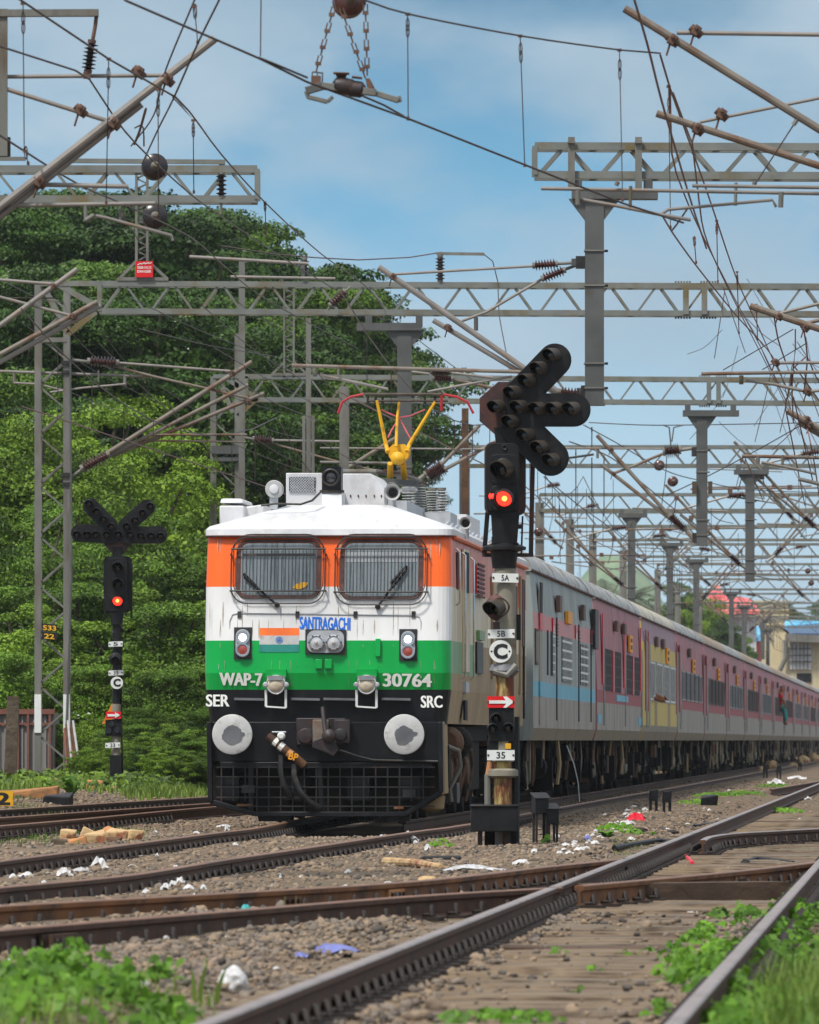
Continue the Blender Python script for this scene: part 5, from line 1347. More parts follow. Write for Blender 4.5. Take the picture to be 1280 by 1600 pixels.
# ================= overhead line structures =================
def truss(mb, x0, x1, yt0, yb0, D, nb, yt1=None, yb1=None, ch=.10, dep=.42, m='truss', br=.035):
    yt1 = yt0 if yt1 is None else yt1; yb1 = yb0 if yb1 is None else yb1
    for d in (0, dep):
        q = lambda u, k: W(x0 + (x1 - x0) * u, (yt0 + (yt1 - yt0) * u) if k else (yb0 + (yb1 - yb0) * u), D) + V((0, d, 0))
        mb.bar(q(0, 1), q(1, 1), .07, ch, m); mb.bar(q(0, 0), q(1, 0), .07, ch, m)
        for u in (0, 1): mb.bar(q(u, 0) , q(u, 1), .07, ch, m, up=V((0, 1, 0)))
        for i in range(nb):
            a, b = i / nb, (i + 1) / nb; mid = (a + b) / 2; off = .03 / nb
            mb.bar(q(a + off * 2, 0), q(mid - off, 1), .03, br, m); mb.bar(q(mid + off, 1), q(b - off * 2, 0), .03, br, m)
    for i in range(nb):
        for k in (0, 1):
            p = W(x0 + (x1 - x0) * i / nb, yt0 + (yt1 - yt0) * i / nb if k else yb0 + (yb1 - yb0) * i / nb, D); r = W(x0 + (x1 - x0) * (i + 1) / nb, yt0 + (yt1 - yt0) * (i + 1) / nb if k else yb0 + (yb1 - yb0) * (i + 1) / nb, D)
            mb.bar(p + V((0, .03, 0)), r + V((0, dep - .03, 0)), .03, .03, m)
def lattice_mast(mb, xa, xb, y0, y1, D, nb, leg=.10, dep=.4, m='galv', br=.03):
    for d in (0, dep):
        for x in (xa, xb): mb.bar(W(x, y1, D) + V((0, d, 0)), W(x, y0, D) + V((0, d, 0)), leg, .07, m, up=V((0, 1, 0)))
        for i in range(nb):
            ya, yb_ = y1 + (y0 - y1) * i / nb, y1 + (y0 - y1) * (i + 1) / nb; ym = (ya + yb_) / 2
            mb.bar(W(xa, ya, D) + V((0, d + .02, 0)), W(xb, ym, D) + V((0, d + .02, 0)), br, br, m); mb.bar(W(xb, ym, D) + V((0, d + .02, 0)), W(xa, yb_, D) + V((0, d + .02, 0)), br, br, m)
def drop_arm(root, px, yT, y0, y1, D, w=.25, tw=(.7, .6), m='galv_dark'):
    k = F / D; mb = MB(); c = lambda x, y, d=0: W(px, y, D) + V((x, d, 0))
    mb.bar(c(-tw[0], yT), c(tw[1], yT), .34, .13, m)
    for x in (-tw[0] * .75, tw[1] * .85): mb.bar(c(x, yT), c(x, yT - .55 * k * .35), .12, .1, m, up=V((0, 1, 0)))
    yg = yT + .06 * k
    mb.prism([c(-w * 1.35, yg, -.1), c(w * 1.35, yg, -.1), c(w * .5, yT + .34 * k, -.1), c(-w * .5, yT + .34 * k, -.1)], (0, .2, 0), m)
    o = mb.build('drop_arm_bracket', root)
    mb = MB(); mb.box((c(0, y0) + c(0, y1)) / 2, (w, .24, (c(0, y0) - c(0, y1)).z), m)
    mb.box(c(0, y1), (w * 1.12, .27, .03), m)
    for u in (.25, .42, .8, .92):
        y = y0 + (y1 - y0) * u; mb.box(c(0, y), (w * 1.1, .28, .02), 'galv'); mb.box(c(w * .62, y), (w * .2, .05, .03), 'dark_steel')
    mb.build('drop_arm', root)
def cant(label, D, tubes, ins=(), cl=(), grp='cantilever brackets', extra=None):
    p0 = W(*tubes[0][0], D); t = thing('cantilever_bracket', label, 'cantilever', p0, group=grp)
    for i, tb in enumerate(tubes):
        mb = MB(); a, b, r, m = tb; off = V((0, .05 * (i % 3), 0)); pts = [W(*q, D) + off for q in ([a, b] if not isinstance(a, list) else a)]; mb.tube(pts, r, m, 10); mb.build('tube', t)
    for a, b, r, n, m in ins:
        mb = MB(); mb.insul(W(*a, D), W(*b, D), r * 1.32, n, m); mb.build('insulator', t)
    for x, y in cl:
        mb = MB(); p = W(x, y, D); mb.box(p, (.06, .12, .085), 'clamp_rust', Matrix.Rotation(.6, 3, 'Y')); mb.tube([p + V((-.045, 0, .035)), p + V((.045, 0, -.045))], .034, 'clamp_rust', 8); mb.tube([p + V((-.02, 0, -.03)), p + V((-.05, 0, -.13))], .010, 'clamp_rust', 6); mb.lathe(p + V((.0, -.07, .02)), (0, -1, 0), [(.02, 0), (.018, .02)], 'clamp_rust', 6)
        mb.build('clamp', t, bevel=.008)
    return t
def mast_to_ground(mb, X, D, ztop, w=.24, m='galv'):
    z = zground(X, D) - .1; mb.box((X, D + .2, (z + ztop) / 2), (w, .3, ztop - z), m); mb.box((X, D + .2, z + .15), (w * 2.4, .7, .3), 'post_grey')

# ---------- wires
def wire(pts, r, label, nm='overhead_wire', m='wire', drops=(), grp='overhead wires', smooth=True):
    P = [W(*p) for p in pts]
    if smooth and len(P) > 2: P = catmull(P, max(.5, (P[-1] - P[0]).length / 40))
    mb = MB(); mb.tube(P, r, m, 6); o = mb.build(nm, origin=P[0])
    tag(o, label, 'wire', grp)
    for a, b in drops:
        mb = MB(); pa, pb = W(*a), W(*b); d = (pb - pa); e = .0035 * a[2] / 60
        mb.tube([pa, pb], .0042 * a[2] / 60, m, 5); mb.box(pa, (.035, .025, .022), 'clamp_rust'); mb.box(pb, (.022, .022, .03), 'clamp_rust')
        for k in (.10, .16):
            c = pa + d * k; mb.ring([c + V((.016 * math.cos(x), 0, .04 * math.sin(x) * 1.3)) for x in np.arange(10) * math.pi / 5], [c + V((.009 * math.cos(x), 0, .032 * math.sin(x) * 1.3)) for x in np.arange(10) * math.pi / 5], (0, .008, 0), m)
        mb.build('dropper', o)
    return o
# nearest portal, its beam above the picture
D0 = 66.0
t = thing('portal_gantry', 'nearest steel portal above the picture whose short beam shows at top left', 'portal', (W(-900, 0, D0).x, D0, 0))
mb = MB(); truss(mb, -1150, 1760, -372, -275, D0, 26); mb.build('truss_beam', t)
for px in (-1140, 1755): mb = MB(); mast_to_ground(mb, W(px, 0, D0).x, D0, 8.9); mb.build('mast', t)
for px in (-95, 1500): drop_arm(t, px, -250, -240, 400 if px < 0 else 360, D0)
mb = MB(); mb.bar(W(-95, 21, D0), W(154, 20, D0), .10, .055, 'galv'); mb.bar(W(5, 14, D0), W(5, 244, D0), .07, .06, 'galv', up=V((0, 1, 0))); mb.bar(W(-40, 248, D0), W(40, 248, D0), .05, .03, 'galv')
for k in range(4): mb.lathe(W(-4, 65 + 37 * k, D0), (0, -1, 0), [(.04, 0), (.05, 0), (.05, .02), (.04, .02)], 'galv_dark', 10)
mb.box(W(4, 230, D0) + V((0, .06, 0)), (.12, .1, .17), 'timber_dark'); mb.build('hanger_frame', t)
mb = MB(); mb.tube([W(151, 22, D0), W(149, 40, D0), W(145, 62, D0)], .018, 'clamp_rust', 6); mb.insul(W(144, 62, D0), W(137, 114, D0), .058, 7, 'dark_porcelain', 'clamp_rust'); mb.box(W(136, 118, D0), (.06, .06, .05), 'clamp_rust'); mb.build('insulator', t)
cant('thick bracket tube slanting up from the left edge with two stay tubes', D0,
     [((-95, 398), (336, 60), .034, 'tube_grey'), ((-95, 412), (221, 162), .028, 'tube_grey'), ((-95, 119), (262, 116), .017, 'tube_grey'), ((-95, 106), (178, 192), .019, 'tube_grey'), ((-95, 322), (242, 317), .018, 'tube_grey'), ((70, 287), (200, 290), .02, 'tube_grey'), ([(150, 337), (165, 340), (268, 368), (270, 376)], None, .014, 'tube_grey'), ((133, 318), (134, 344), .018, 'galv'), ((187, 314), (187, 343), .012, 'galv'), ((134, 344), (147, 336), .02, 'galv')],
     cl=[(262, 124), (178, 192), (126, 172), (217, 112), (62, 284)])
cant('rust tipped bracket tube crossing the top right corner above the shorter one', D0,
     [((976, 13), (1500, 338), .034, 'tube_rust'), ((1058, 50), (1500, 56), .019, 'tube_grey'), ((1087, 48), (1092, 48), .03, 'galv'), ((1248, 183), (1240, 195), .02, 'galv'), ((1248, 183), (1180, 288), .006, 'wire')], cl=[(1051, 62), (1088, 48)])
cant('shorter bracket tube below the rust tipped one at top right with register arms', D0 + .8,
     [((1026, 177), (1500, 330), .031, 'tube_rust'), ((1094, 190), (1500, 108), .014, 'tube_grey'), ((846, 293), (1500, 305), .016, 'tube_grey'), ((1082, 290), (1500, 296), .016, 'tube_grey'), ([(909, 311), (960, 320), (1035, 335), (1080, 343)], None, .015, 'tube_grey'), ([(1034, 333), (1045, 326), (1208, 311), (1214, 322)], None, .014, 'tube_grey'), ((903, 297), (903, 320), .022, 'galv'), ((986, 290), (985, 328), .014, 'galv'), ((1151, 284), (1150, 320), .014, 'galv'), ((1221, 300), (1220, 324), .022, 'galv'), ((963, 289), (966, 283), .02, 'galv'), ((1180, 290), (1180, 283), .02, 'galv')], cl=[(1090, 201), (1128, 178)])
# portals that carry the photograph's big beams
D1P = 108.0
t = thing('portal_gantry', 'short lattice beam end at the left above the red danger board', 'portal', (W(-300, 0, 111).x, 111, 0))
mb = MB(); truss(mb, -330, 402, 264, 311, 111, 8); mb.bar(W(95, 251, 111), W(352, 253, 111), .08, .06, 'truss'); mb.bar(W(347, 253, 111), W(347, 262, 111), .08, .06, 'truss', up=V((0, 1, 0))); mb.build('truss_beam', t)
mb = MB(); mb.insul(W(346, 268, 111), W(346, 310, 111), .075, 5, 'dark_porcelain'); mb.tube([W(346, 310, 111), W(345, 335, 111)], .02, 'galv'); mb.build('insulator', t)
mb = MB(); mast_to_ground(mb, W(-322, 0, 111).x, 111, 9.0); mb.build('mast', t)
t = thing('portal_gantry', 'lattice beam ending behind the big drop arm at upper right', 'portal', (W(1690, 0, D1P).x, D1P, 0))
mb = MB(); truss(mb, 836, 1705, 228, 273, D1P, 9, 231, 276, br=.05)
for x in (893, 998): mb.bar(W(x, 214, D1P - .1), W(x, 296, D1P - .1), .09, .04, 'galv', up=V((0, 1, 0))); mb.bar(W(x - 6, 222, D1P - .12), W(x + 6, 222, D1P - .12), .1, .03, 'galv')
mb.build('truss_beam', t); mb = MB(); mast_to_ground(mb, W(1698, 0, D1P).x, D1P, 9.1); mb.build('mast', t)
drop_arm(t, 929, 304, 312, 632, D1P, .25, (.30, .84))
for y, x in ((410, 907), (612, 915)): mb = MB(); mb.box(W(x, y, D1P), (.12, .2, .16), 'dark_steel'); mb.box(W(x - 8, y, D1P), (.1, .08, .1), 'galv_dark'); mb.build('hinge_bracket', t)
cant('long twin bracket tubes slanting down to the lit signal from upper left', D1P,
     [((592, 417), (872, 612), .040, 'tube_grey'), ((677, 500), (872, 616), .036, 'tube_grey'), ((612, 428), (833, 415), .018, 'tube_grey'), ((870, 412), (906, 410), .022, 'galv'), ((882, 421), (906, 412), .022, 'galv'), ([(716, 503), (760, 487), (848, 435)], None, .020, 'tube_grey'), ((456, 571), (815, 581), .026, 'tube_rust'), ([(500, 585), (540, 594), (606, 608)], None, .022, 'tube_grey'), ((492, 573), (492, 588), .03, 'galv'), ((529, 570), (529, 586), .018, 'galv'), ([(668, 612), (720, 602), (800, 588)], None, .018, 'tube_grey'), ((744, 495), (744, 516), .03, 'galv_dark')],
     [((832, 415), (872, 412), .056, 7, 'brown_porcelain'), ((846, 436), (884, 421), .056, 7, 'brown_porcelain'), ((872, 612), (915, 616), .06, 7, 'brown_porcelain')], [(614, 432), (701, 512)])
D2 = 140.0
t = thing('portal_gantry', 'full width lattice portal beam with red danger board above the locomotive', 'portal', (W(85, 0, D2).x, D2, zground(W(85, 0, D2).x, D2)))
mb = MB(); truss(mb, 155, 1750, 443, 486, D2, 21, 449, 492, ch=.095)
for x in (1072, 1101): mb.bar(W(x, 449, D2 - .06), W(x, 491, D2 - .06), .10, .05, 'truss', up=V((0, 1, 0)))
for x0 in (1056, 1096):
    for yy, s_ in ((442, -1), (495, 1)):
        for k in range(6): mb.tube([W(x0 + k * 4.4, yy, D2), W(x0 + k * 4.4, yy - 3 * -s_, D2)], .018, 'clip_iron' if s_ > 0 else 'truss', 6)
mb.bar(W(85, 441, D2), W(150, 478, D2), .1, .08, 'truss', up=V((0, 1, 0))); mb.bar(W(63, 443, D2), W(155, 443, D2), .1, .09, 'truss'); mb.bar(W(106, 522, D2), W(150, 487, D2), .1, .08, 'truss', up=V((0, 1, 0))); mb.bar(W(72, 455, D2), W(106, 520, D2), .1, .08, 'truss', up=V((0, 1, 0)))
mb.build('truss_beam', t)
mb = MB(); zb = zground(W(85, 0, D2).x, D2); yb = HZ - (zb - CZ) / D2 * F + 4
lattice_mast(mb, 59, 104, 445, yb, D2, 10, leg=.11); mb.bar(W(62, 531, D2), W(104, 531, D2), .09, .08, 'galv')
for x in (59, 104): mb.bar(W(x, 1145, D2 - .05), W(x, 1085, D2 - .05), .115, .02, 'plate_white', up=V((0, 1, 0)))
for y in (567, 742): mb.box(W(104, y, D2), (.17, .14, .07), 'dark_steel'); mb.box(W(104, y + 14, D2), (.17, .14, .05), 'dark_steel')
mb.tube([W(110, 560, D2 - .08), W(112, 900, D2 - .08), W(101, 1210, D2 - .08)], .018, 'galv_dark', 5)
mb.build('lattice_mast', t)
mb = MB()
for y0, y1, s_ in ((974, 987, '533'), (987, 1000, '22')):
    mb.prism([W(65, y0, D2 - .1), W(90, y0 + 2, D2 - .1), W(88, y1, D2 - .1), W(65, y1 - 1, D2 - .1)], (0, .02, 0), 'letter_black'); x0, x1 = (67, 88) if s_ == '533' else (69, 85)
    mb.text(s_, lambda u, v: W(x0 + (x1 - x0) * u, y1 - 2.5 + 1.5 * u - (y1 - y0 - 5) * v, D2 - .115), 'yellow_paint', .03)
mb.build('number_plate', t, smooth=0)
mb = MB(); mb.insul(W(476, 441, D2), W(476, 402, D2), .085, 6, 'dark_porcelain', 'galv', .5); mb.build('post_insulator', t); mb = MB(); mb.insul(W(688, 442, D2), W(688, 397, D2), .085, 7, 'dark_porcelain', 'galv', .5); mb.bar(W(682, 396, D2), W(757, 397, D2), .05, .05, 'galv'); mb.build('post_insulator', t)
mb = MB(); lattice_mast(mb, 213, 230, 262, 440, D2, 11, leg=.04, dep=.18, br=.018); mb.bar(W(183, 436, D2), W(263, 436, D2), .1, .06, 'galv')
for p, q_ in (((186, 436), (213, 408)), ((262, 436), (231, 408))): mb.bar(W(*p, D2), W(*q_, D2), .05, .05, 'galv', up=V((0, 1, 0)))
mb.build('lattice_mast', t)
mb = MB(); mb.prism([W(212, 408, D2 - .1), W(239, 408, D2 - .1), W(239, 433, D2 - .1), W(212, 433, D2 - .1)], (0, .03, 0), 'sign_red')
zz = [(215, 414), (220, 411), (221, 413), (226, 410), (227, 412.5), (232, 410), (233, 412), (237, 410)]
for a, b in zip(zz, zz[1:]): mb.bar(W(*a, D2 - .105), W(*b, D2 - .105), .006, .014, 'plate_white')
for i, s_ in enumerate(('25000 VOLTS', 'DANGER')): mb.text(s_, lambda u, v: W(214.5 + 22 * u, 420 + i * 6 - 4 * v, D2 - .104), 'plate_white', .02)
mb.build('danger_board', t, smooth=0)
drop_arm(t, 632, 511, 520, 748, D2, .25, (.82, .30), 'galv_dark')
cant('bracket tubes rising right from a brown insulator on the left lattice mast', D2,
     [((168, 708), (394, 565), .042, 'tube_rust'), ((172, 711), (388, 601), .036, 'tube_rust'), ((174, 712), (413, 614), .036, 'tube_rust'), ((186, 567), (360, 580), .024, 'tube_grey'), ([(176, 571), (240, 588), (320, 606), (388, 622)], None, .024, 'tube_rust'), ((-20, 579), (236, 588), .026, 'tube_grey'), ([(78, 613), (130, 606), (196, 600)], None, .02, 'tube_grey'), ([(22, 598), (60, 600), (106, 612)], None, .02, 'tube_grey'), ((22, 583), (22, 598), .03, 'galv'), ((154, 578), (154, 596), .016, 'galv'), ((195, 588), (195, 604), .03, 'galv'), ((112, 562), (138, 565), .03, 'galv'), ((112, 745), (130, 732), .03, 'galv'), ((235, 679), (386, 679), .02, 'tube_rust'), ((222, 688), (384, 690), .018, 'tube_rust')],
     [((136, 564), (186, 567), .075, 8, 'brown_porcelain'), ((126, 733), (172, 709), .085, 9, 'brown_porcelain')], [(363, 583), (388, 628)])
t2 = cant('bracket tubes reaching in from the left edge below the red danger board', 126.0,
     [((-160, 625), (121, 420), .042, 'tube_grey'), ((-160, 640), (152, 471), .040, 'tube_rust'), ((-160, 655), (157, 477), .040, 'tube_grey'), ((-160, 424), (84, 444), .026, 'tube_grey'), ((-160, 422), (115, 494), .026, 'tube_grey'), ((-160, 465), (90, 465), .010, 'wire')], cl=[(84, 447), (115, 494)])
D3 = 176.0
t = thing('portal_gantry', 'lattice portal beam behind the pantograph carrying the middle drop arm', 'portal', (W(357, 0, D3).x, D3, zground(W(357, 0, D3).x, D3)))
mb = MB(); truss(mb, 385, 1800, 588, 624, D3, 22, 597, 633, ch=.10)
for x in (1108, 1123): mb.bar(W(x, 596, D3 - .06), W(x, 630, D3 - .06), .10, .05, 'truss', up=V((0, 1, 0)))
for x0 in (1094, 1120):
    for yy, s_ in ((589, -1), (633, 1)):
        for k in range(5): mb.tube([W(x0 + k * 3.6, yy, D3), W(x0 + k * 3.6, yy + 3 * s_, D3)], .018, 'clip_iron' if s_ > 0 else 'truss', 6)
mb.bar(W(333, 588, D3), W(390, 588, D3), .1, .09, 'truss'); mb.bar(W(355, 592, D3), W(395, 618, D3), .1, .07, 'truss', up=V((0, 1, 0))); mb.bar(W(372, 650, D3), W(402, 622, D3), .1, .07, 'truss', up=V((0, 1, 0))); mb.bar(W(347, 605, D3), W(364, 645, D3), .1, .07, 'truss', up=V((0, 1, 0)))
mb.build('truss_beam', t)
mb = MB(); yb = HZ - (zground(W(357, 0, D3).x, D3) - CZ) / D3 * F + 4
lattice_mast(mb, 333, 371, 588, yb, D3, 9, leg=.12); mb.box(W(374, 655, D3 + .3), (.2, .2, 3.7), 'galv'); mb.box(W(353, 703, D3), (.62, .35, .18), 'galv_dark'); mb.box(W(353, 718, D3), (.55, .3, .08), 'galv_dark'); mb.build('lattice_mast', t)
mb = MB(); lattice_mast(mb, 444, 459, 450, 590, D3, 9, leg=.04, dep=.18, br=.018); mb.bar(W(424, 585, D3), W(481, 585, D3), .1, .06, 'galv')
for p, q_ in (((425, 585), (444, 566)), ((480, 585), (460, 566))): mb.bar(W(*p, D3), W(*q_, D3), .05, .05, 'galv', up=V((0, 1, 0)))
mb.build('lattice_mast', t)
drop_arm(t, 1097, 646, 655, 852, D3, .235, (.41, .80), 'galv_dark')
for x in (1085, 1110): mb = MB(); mb.box(W(x, 762, D3 - .2), (.09, .1, .27), 'timber_dark'); mb.build('side_box', t)
for y, x in ((706, 1085), (840, 1086)): mb = MB(); mb.box(W(x, y, D3), (.11, .2, .2), 'dark_steel'); mb.build('hinge_bracket', t)
cant('bracket tubes left of the middle drop arm with brown ribbed insulators', D3,
     [((933, 680), (1046, 806), .045, 'tube_rust'), ((940, 726), (1044, 808), .042, 'tube_rust'), ([(957, 740), (990, 728), (1038, 708)], None, .032, 'tube_rust'), ([(1070, 826), (1080, 838), (1088, 848)], None, .05, 'tube_grey'), ((1064, 703), (1084, 700), .04, 'tube_grey'), ((880, 700), (1040, 701), .022, 'tube_grey'), ((886, 716), (928, 710), .026, 'dark_steel'), ((934, 704), (934, 716), .03, 'galv')],
     [((1036, 706), (1064, 703), .12, 7, 'brown_porcelain'), ((1044, 805), (1071, 828), .10, 8, 'brown_porcelain')], [(955, 702), (958, 740)])
cant('stay tubes with white capped brown insulator right of the second lattice mast', D3,
     [((427, 688), (535, 690), .028, 'tube_grey'), ([(427, 693), (480, 708), (540, 725), (600, 738)], None, .028, 'tube_rust'), ((380, 683), (396, 686), .03, 'galv'), ((532, 738), (622, 682), .045, 'tube_rust'), ((650, 560 + 60), (652, 640), .02, 'galv')],
     [((394, 686), (428, 689), .085, 7, 'brown_porcelain')])
cant('slanting tubes with dark insulators above the locomotive roof bushings', 168.0,
     [((690, 726), (750, 664), .04, 'tube_rust'), ((694, 734), (775, 690), .04, 'tube_rust'), ((640, 760), (664, 742), .05, 'tube_grey'), ((500, 700), (775, 702), .02, 'tube_grey'), ((500, 722), (640, 724), .03, 'galv')],
     [((664, 742), (692, 724), .10, 8, 'brown_porcelain'), ((668, 748), (698, 732), .10, 8, 'brown_porcelain')])
cant('small twin insulators with stay tubes behind the pantograph head', 150.0, [((700, 582), (770, 590), .025, 'tube_grey'), ((705, 592), (800, 612), .03, 'tube_rust'), ((640, 580), (672, 584), .025, 'tube_grey')], [((672, 580), (704, 580), .08, 8, 'brown_porcelain'), ((676, 590), (708, 592), .08, 8, 'brown_porcelain')])
cant('grey register tubes left of the post insulator above the portal beam', 138.0, [((296, 401), (482, 412), .03, 'tube_grey'), ((360, 432), (524, 435), .026, 'tube_grey'), ((474, 412), (474, 432), .03, 'galv')])
cant('slanted brown insulator on a link below the portal beam beside the stub mast', 138.0, [((541, 454), (548, 448), .02, 'galv'), ((516, 478), (512, 484), .02, 'galv')], [((516, 478), (541, 454), .075, 6, 'brown_porcelain')])
# right edge tangle
cant('tangled rust brown tubes at the right edge below the upper drop arm', 104.0,
     [((1172, 478), (1420, 560), .045, 'tube_rust'), ((1216, 490), (1420, 440), .022, 'tube_grey'), ((1256, 505), (1420, 470), .026, 'tube_rust'), ((1096, 584), (1420, 579), .024, 'tube_rust'), ([(1166, 594), (1210, 600), (1262, 612), (1330, 604)], None, .022, 'tube_grey'), ((1159, 586), (1159, 600), .03, 'galv'), ((1212, 567), (1330, 566), .022, 'tube_grey'), ((1130, 578), (1240, 514), .007, 'wire'), ((1192, 577), (1262, 535), .007, 'wire')], cl=[(1217, 494), (1258, 512), (1212, 566), (1262, 612)])
cant('lower tangle of brown bracket tubes at the right edge beside the cables', 118.0,
     [((1230, 642), (1420, 745), .045, 'tube_rust'), ((1248, 660), (1420, 760), .036, 'tube_rust'), ((1160, 712), (1420, 718), .026, 'tube_rust'), ([(1190, 722), (1230, 730), (1274, 740)], None, .022, 'tube_grey'), ((1248, 748), (1420, 790), .03, 'tube_grey'), ((1185, 713), (1185, 724), .03, 'galv'), ((1223, 711), (1223, 726), .02, 'galv')], cl=[(1266, 664), (1262, 655)])
D4, ch = 217.0, 'galv'
def far_wires():
    r = random.Random(12)
    for i in range(34):
        D = r.uniform(185, 420); x = r.uniform(830, 1270); y = HZ - r.uniform(4.6, 6.6) / D * F; dx = r.choice([-1, 1]) * r.uniform(20, 80); dy = r.uniform(10, 60); dd = r.uniform(5, 60)
        wire([(x, y, D), (x + dx * .5, y + dy * .5 + r.uniform(2, 10), D + dd * .5), (x + dx, y + dy, D + dd)], .011, 'thin dark wire in the tangle between the far portal beams', grp='far tangled wires')
    for i in range(22):
        D = r.uniform(115, 170); x = r.uniform(-20, 520); y = r.uniform(440, 700); dx = r.uniform(60, 260); dy = r.uniform(20, 130)
        wire([(x, y, D), (x + dx * .5, y + dy * .5 + r.uniform(2, 12), D + 12), (x + dx, y + dy, D + 26)], .0075, 'thin sagging wire crossing in front of the left trees', grp='thin wires before the trees')
    for i in range(24):
        D = r.uniform(110, 200); x = r.uniform(1120, 1270); y = r.uniform(420, 720); dx = r.choice([-1, 1]) * r.uniform(10, 60); dy = r.uniform(30, 120)
        wire([(x, y, D), (x + dx * .5, y + dy * .5 + r.uniform(0, 8), D + 8), (x + dx, y + dy, D + 18)], .0075, 'thin brown wire in the tangle near the right edge', m='copper', grp='thin wires at the right edge')
    for i in range(26):
        D = r.uniform(180, 380); x = r.uniform(840, 1275); y = HZ - r.uniform(5.8, 6.9) / D * F; h_ = r.uniform(.9, 1.6) * F / D
        wire([(x, y, D), (x + 1, y + h_, D)], .008, 'thin hanging dropper between the far portal beams', nm='dropper_wire', grp='far hanging droppers', smooth=False)
def far_portal(D, yc, label, arms=(), x0=None, x1=None, tl=-12.4, tr=7.5, nb=20):
    k = F / D; s = D; xa = CX + F * ST(s, tl).x / D if x0 is None else x0; xb = CX + F * ST(s, tr).x / D if x1 is None else x1
    X0 = W(xa, 0, D).x; t = thing('portal_gantry', label, 'portal', (X0, D, zground(X0, D)), group='far portal gantries')
    mb = MB(); truss(mb, xa, xb, yc - .25 * k, yc + .25 * k, D, nb, ch=.10, dep=.4, br=.04); zt = CZ + (HZ - yc) / k
    mb.build('truss_beam', t); mb = MB()
    for X in (X0, W(xb, 0, D).x): mb = MB(); mast_to_ground(mb, X, D, zt, .28); mb.build('mast', t)
    for px, y1 in arms: drop_arm(t, px, yc + .42 * k, yc + .5 * k, y1, D, .24, (.42, .5), 'galv_dark')
    return t
far_portal(D4, 713, 'grey portal beam crossing behind the lit signal with the slim drop arm', [(1172, 908)])
far_wires()
far_portal(259, 785, 'portal beam whose drop arm stands above the generator car', [(987, 945)])
far_portal(281, 811, 'portal beam just under the one above the generator car'); far_portal(300, 833, 'portal beam with two posts above the red meshed coach', [(1047, 985)])
far_portal(330, 860, 'portal beam above the yellow coach', [(1088, 1000)])
for i, (D, y, arms) in enumerate([(372, 890, []), (402, 913, [(1143, 1030)]), (440, 935, [(1163, 1040)]), (485, 957, [(1192, 1030)]), (535, 974, [(1200, 1060)]), (590, 991, []), (650, 1007, [(1240, 1060)])]):
    far_portal(D, y, f'distant portal beam over the train, {["first", "second", "third", "fourth", "fifth", "sixth", "seventh"][i]} beyond the yellow coach', arms, nb=16)
# far bracket assemblies: one shape, copied
def far_bracket():
    t = thing('cantilever_bracket', 'far bracket beside the slim drop arm', 'cantilever', (0, 0, 0), group='far cantilever brackets')
    mb = MB()
    for p, q_, r, m in (((-2.3, 0, 2.9), (-.45, 0, .7), .045, 'tube_rust'), ((-1.9, 0, 2.0), (-.45, 0, .66), .04, 'tube_rust'), ((-1.9, 0, 2.15), (-.6, 0, 2.55), .035, 'tube_grey'), ((-3.2, 0, 2.2), (-.6, 0, 2.1), .025, 'tube_grey'), ((-3.4, 0, 1.55), (.4, 0, 1.6), .03, 'tube_rust'), ((-2.4, .1, 1.35), (-1.2, .1, 1.15), .025, 'tube_grey'), ((-.3, 0, .52), (0, 0, .3), .05, 'tube_grey')): mb.tube([p, q_], r, m, 6)
    for x, z in ((-2.0, 2.5), (-1.6, 1.9), (-2.4, 1.5), (-.9, 1.6)): mb.box((x, 0, z), (.12, .12, .14), 'clamp_rust')
    mb.tube([(-2.0, 0, 2.5), (-2.05, .1, 2.1), (-2.2, .1, 1.5)], .014, 'wire', 5); mb.tube([(-1.6, 0, 1.9), (-1.5, .1, 1.6), (-1.2, .1, 1.15)], .014, 'wire', 5)
    mb.build('tube', t, local=True)
    for a, b in (((-.55, 0, .80), (-.26, 0, .48)), ((-.62, 0, 2.55), (-.12, 0, 2.62))): mb = MB(); mb.insul(a, b, .12, 7); mb.build('insulator', t, local=True)
    return t
fb = far_bracket()
spots = [(1172, 217, 908, 1, 'beside the slim drop arm'), (987, 259, 935, 1, 'left of the drop arm above the generator car'), (1047, 300, 940, 1, 'above the red meshed coach'), (1088, 330, 955, -1, 'above the yellow coach'), (880, 281, 870, 1, 'left of the generator car roof'), (1143, 402, 985, 1, 'beside the first distant drop arm'), (1200, 300, 890, -1, 'mirrored, right of the slim drop arm'), (1250, 260, 830, 1, 'at the right edge below the tangle'), (1265, 372, 950, 1, 'at the right edge above the cream building'), (1163, 440, 1000, -1, 'mirrored, over the red roof'), (1240, 485, 1000, 1, 'over the blue roof'), (1120, 372, 930, 1, 'above the pink coaches'), (1030, 372, 905, -1, 'mirrored, above the green hill'), (940, 330, 895, 1, 'above the grey car end'), (1210, 535, 1010, 1, 'farthest, over the cream building'), (1290, 217, 850, 1, 'lowest at the right edge')]
for i, (px, D, y, sg_, lb) in enumerate(spots):
    p = W(px, y, D); o = fb if i == 0 else dup(fb, p, None)
    o.location = p; o.scale = (sg_ * random.uniform(.9, 1.15), 1, random.uniform(.85, 1.1)); o['label'] = 'far rusty bracket ' + lb
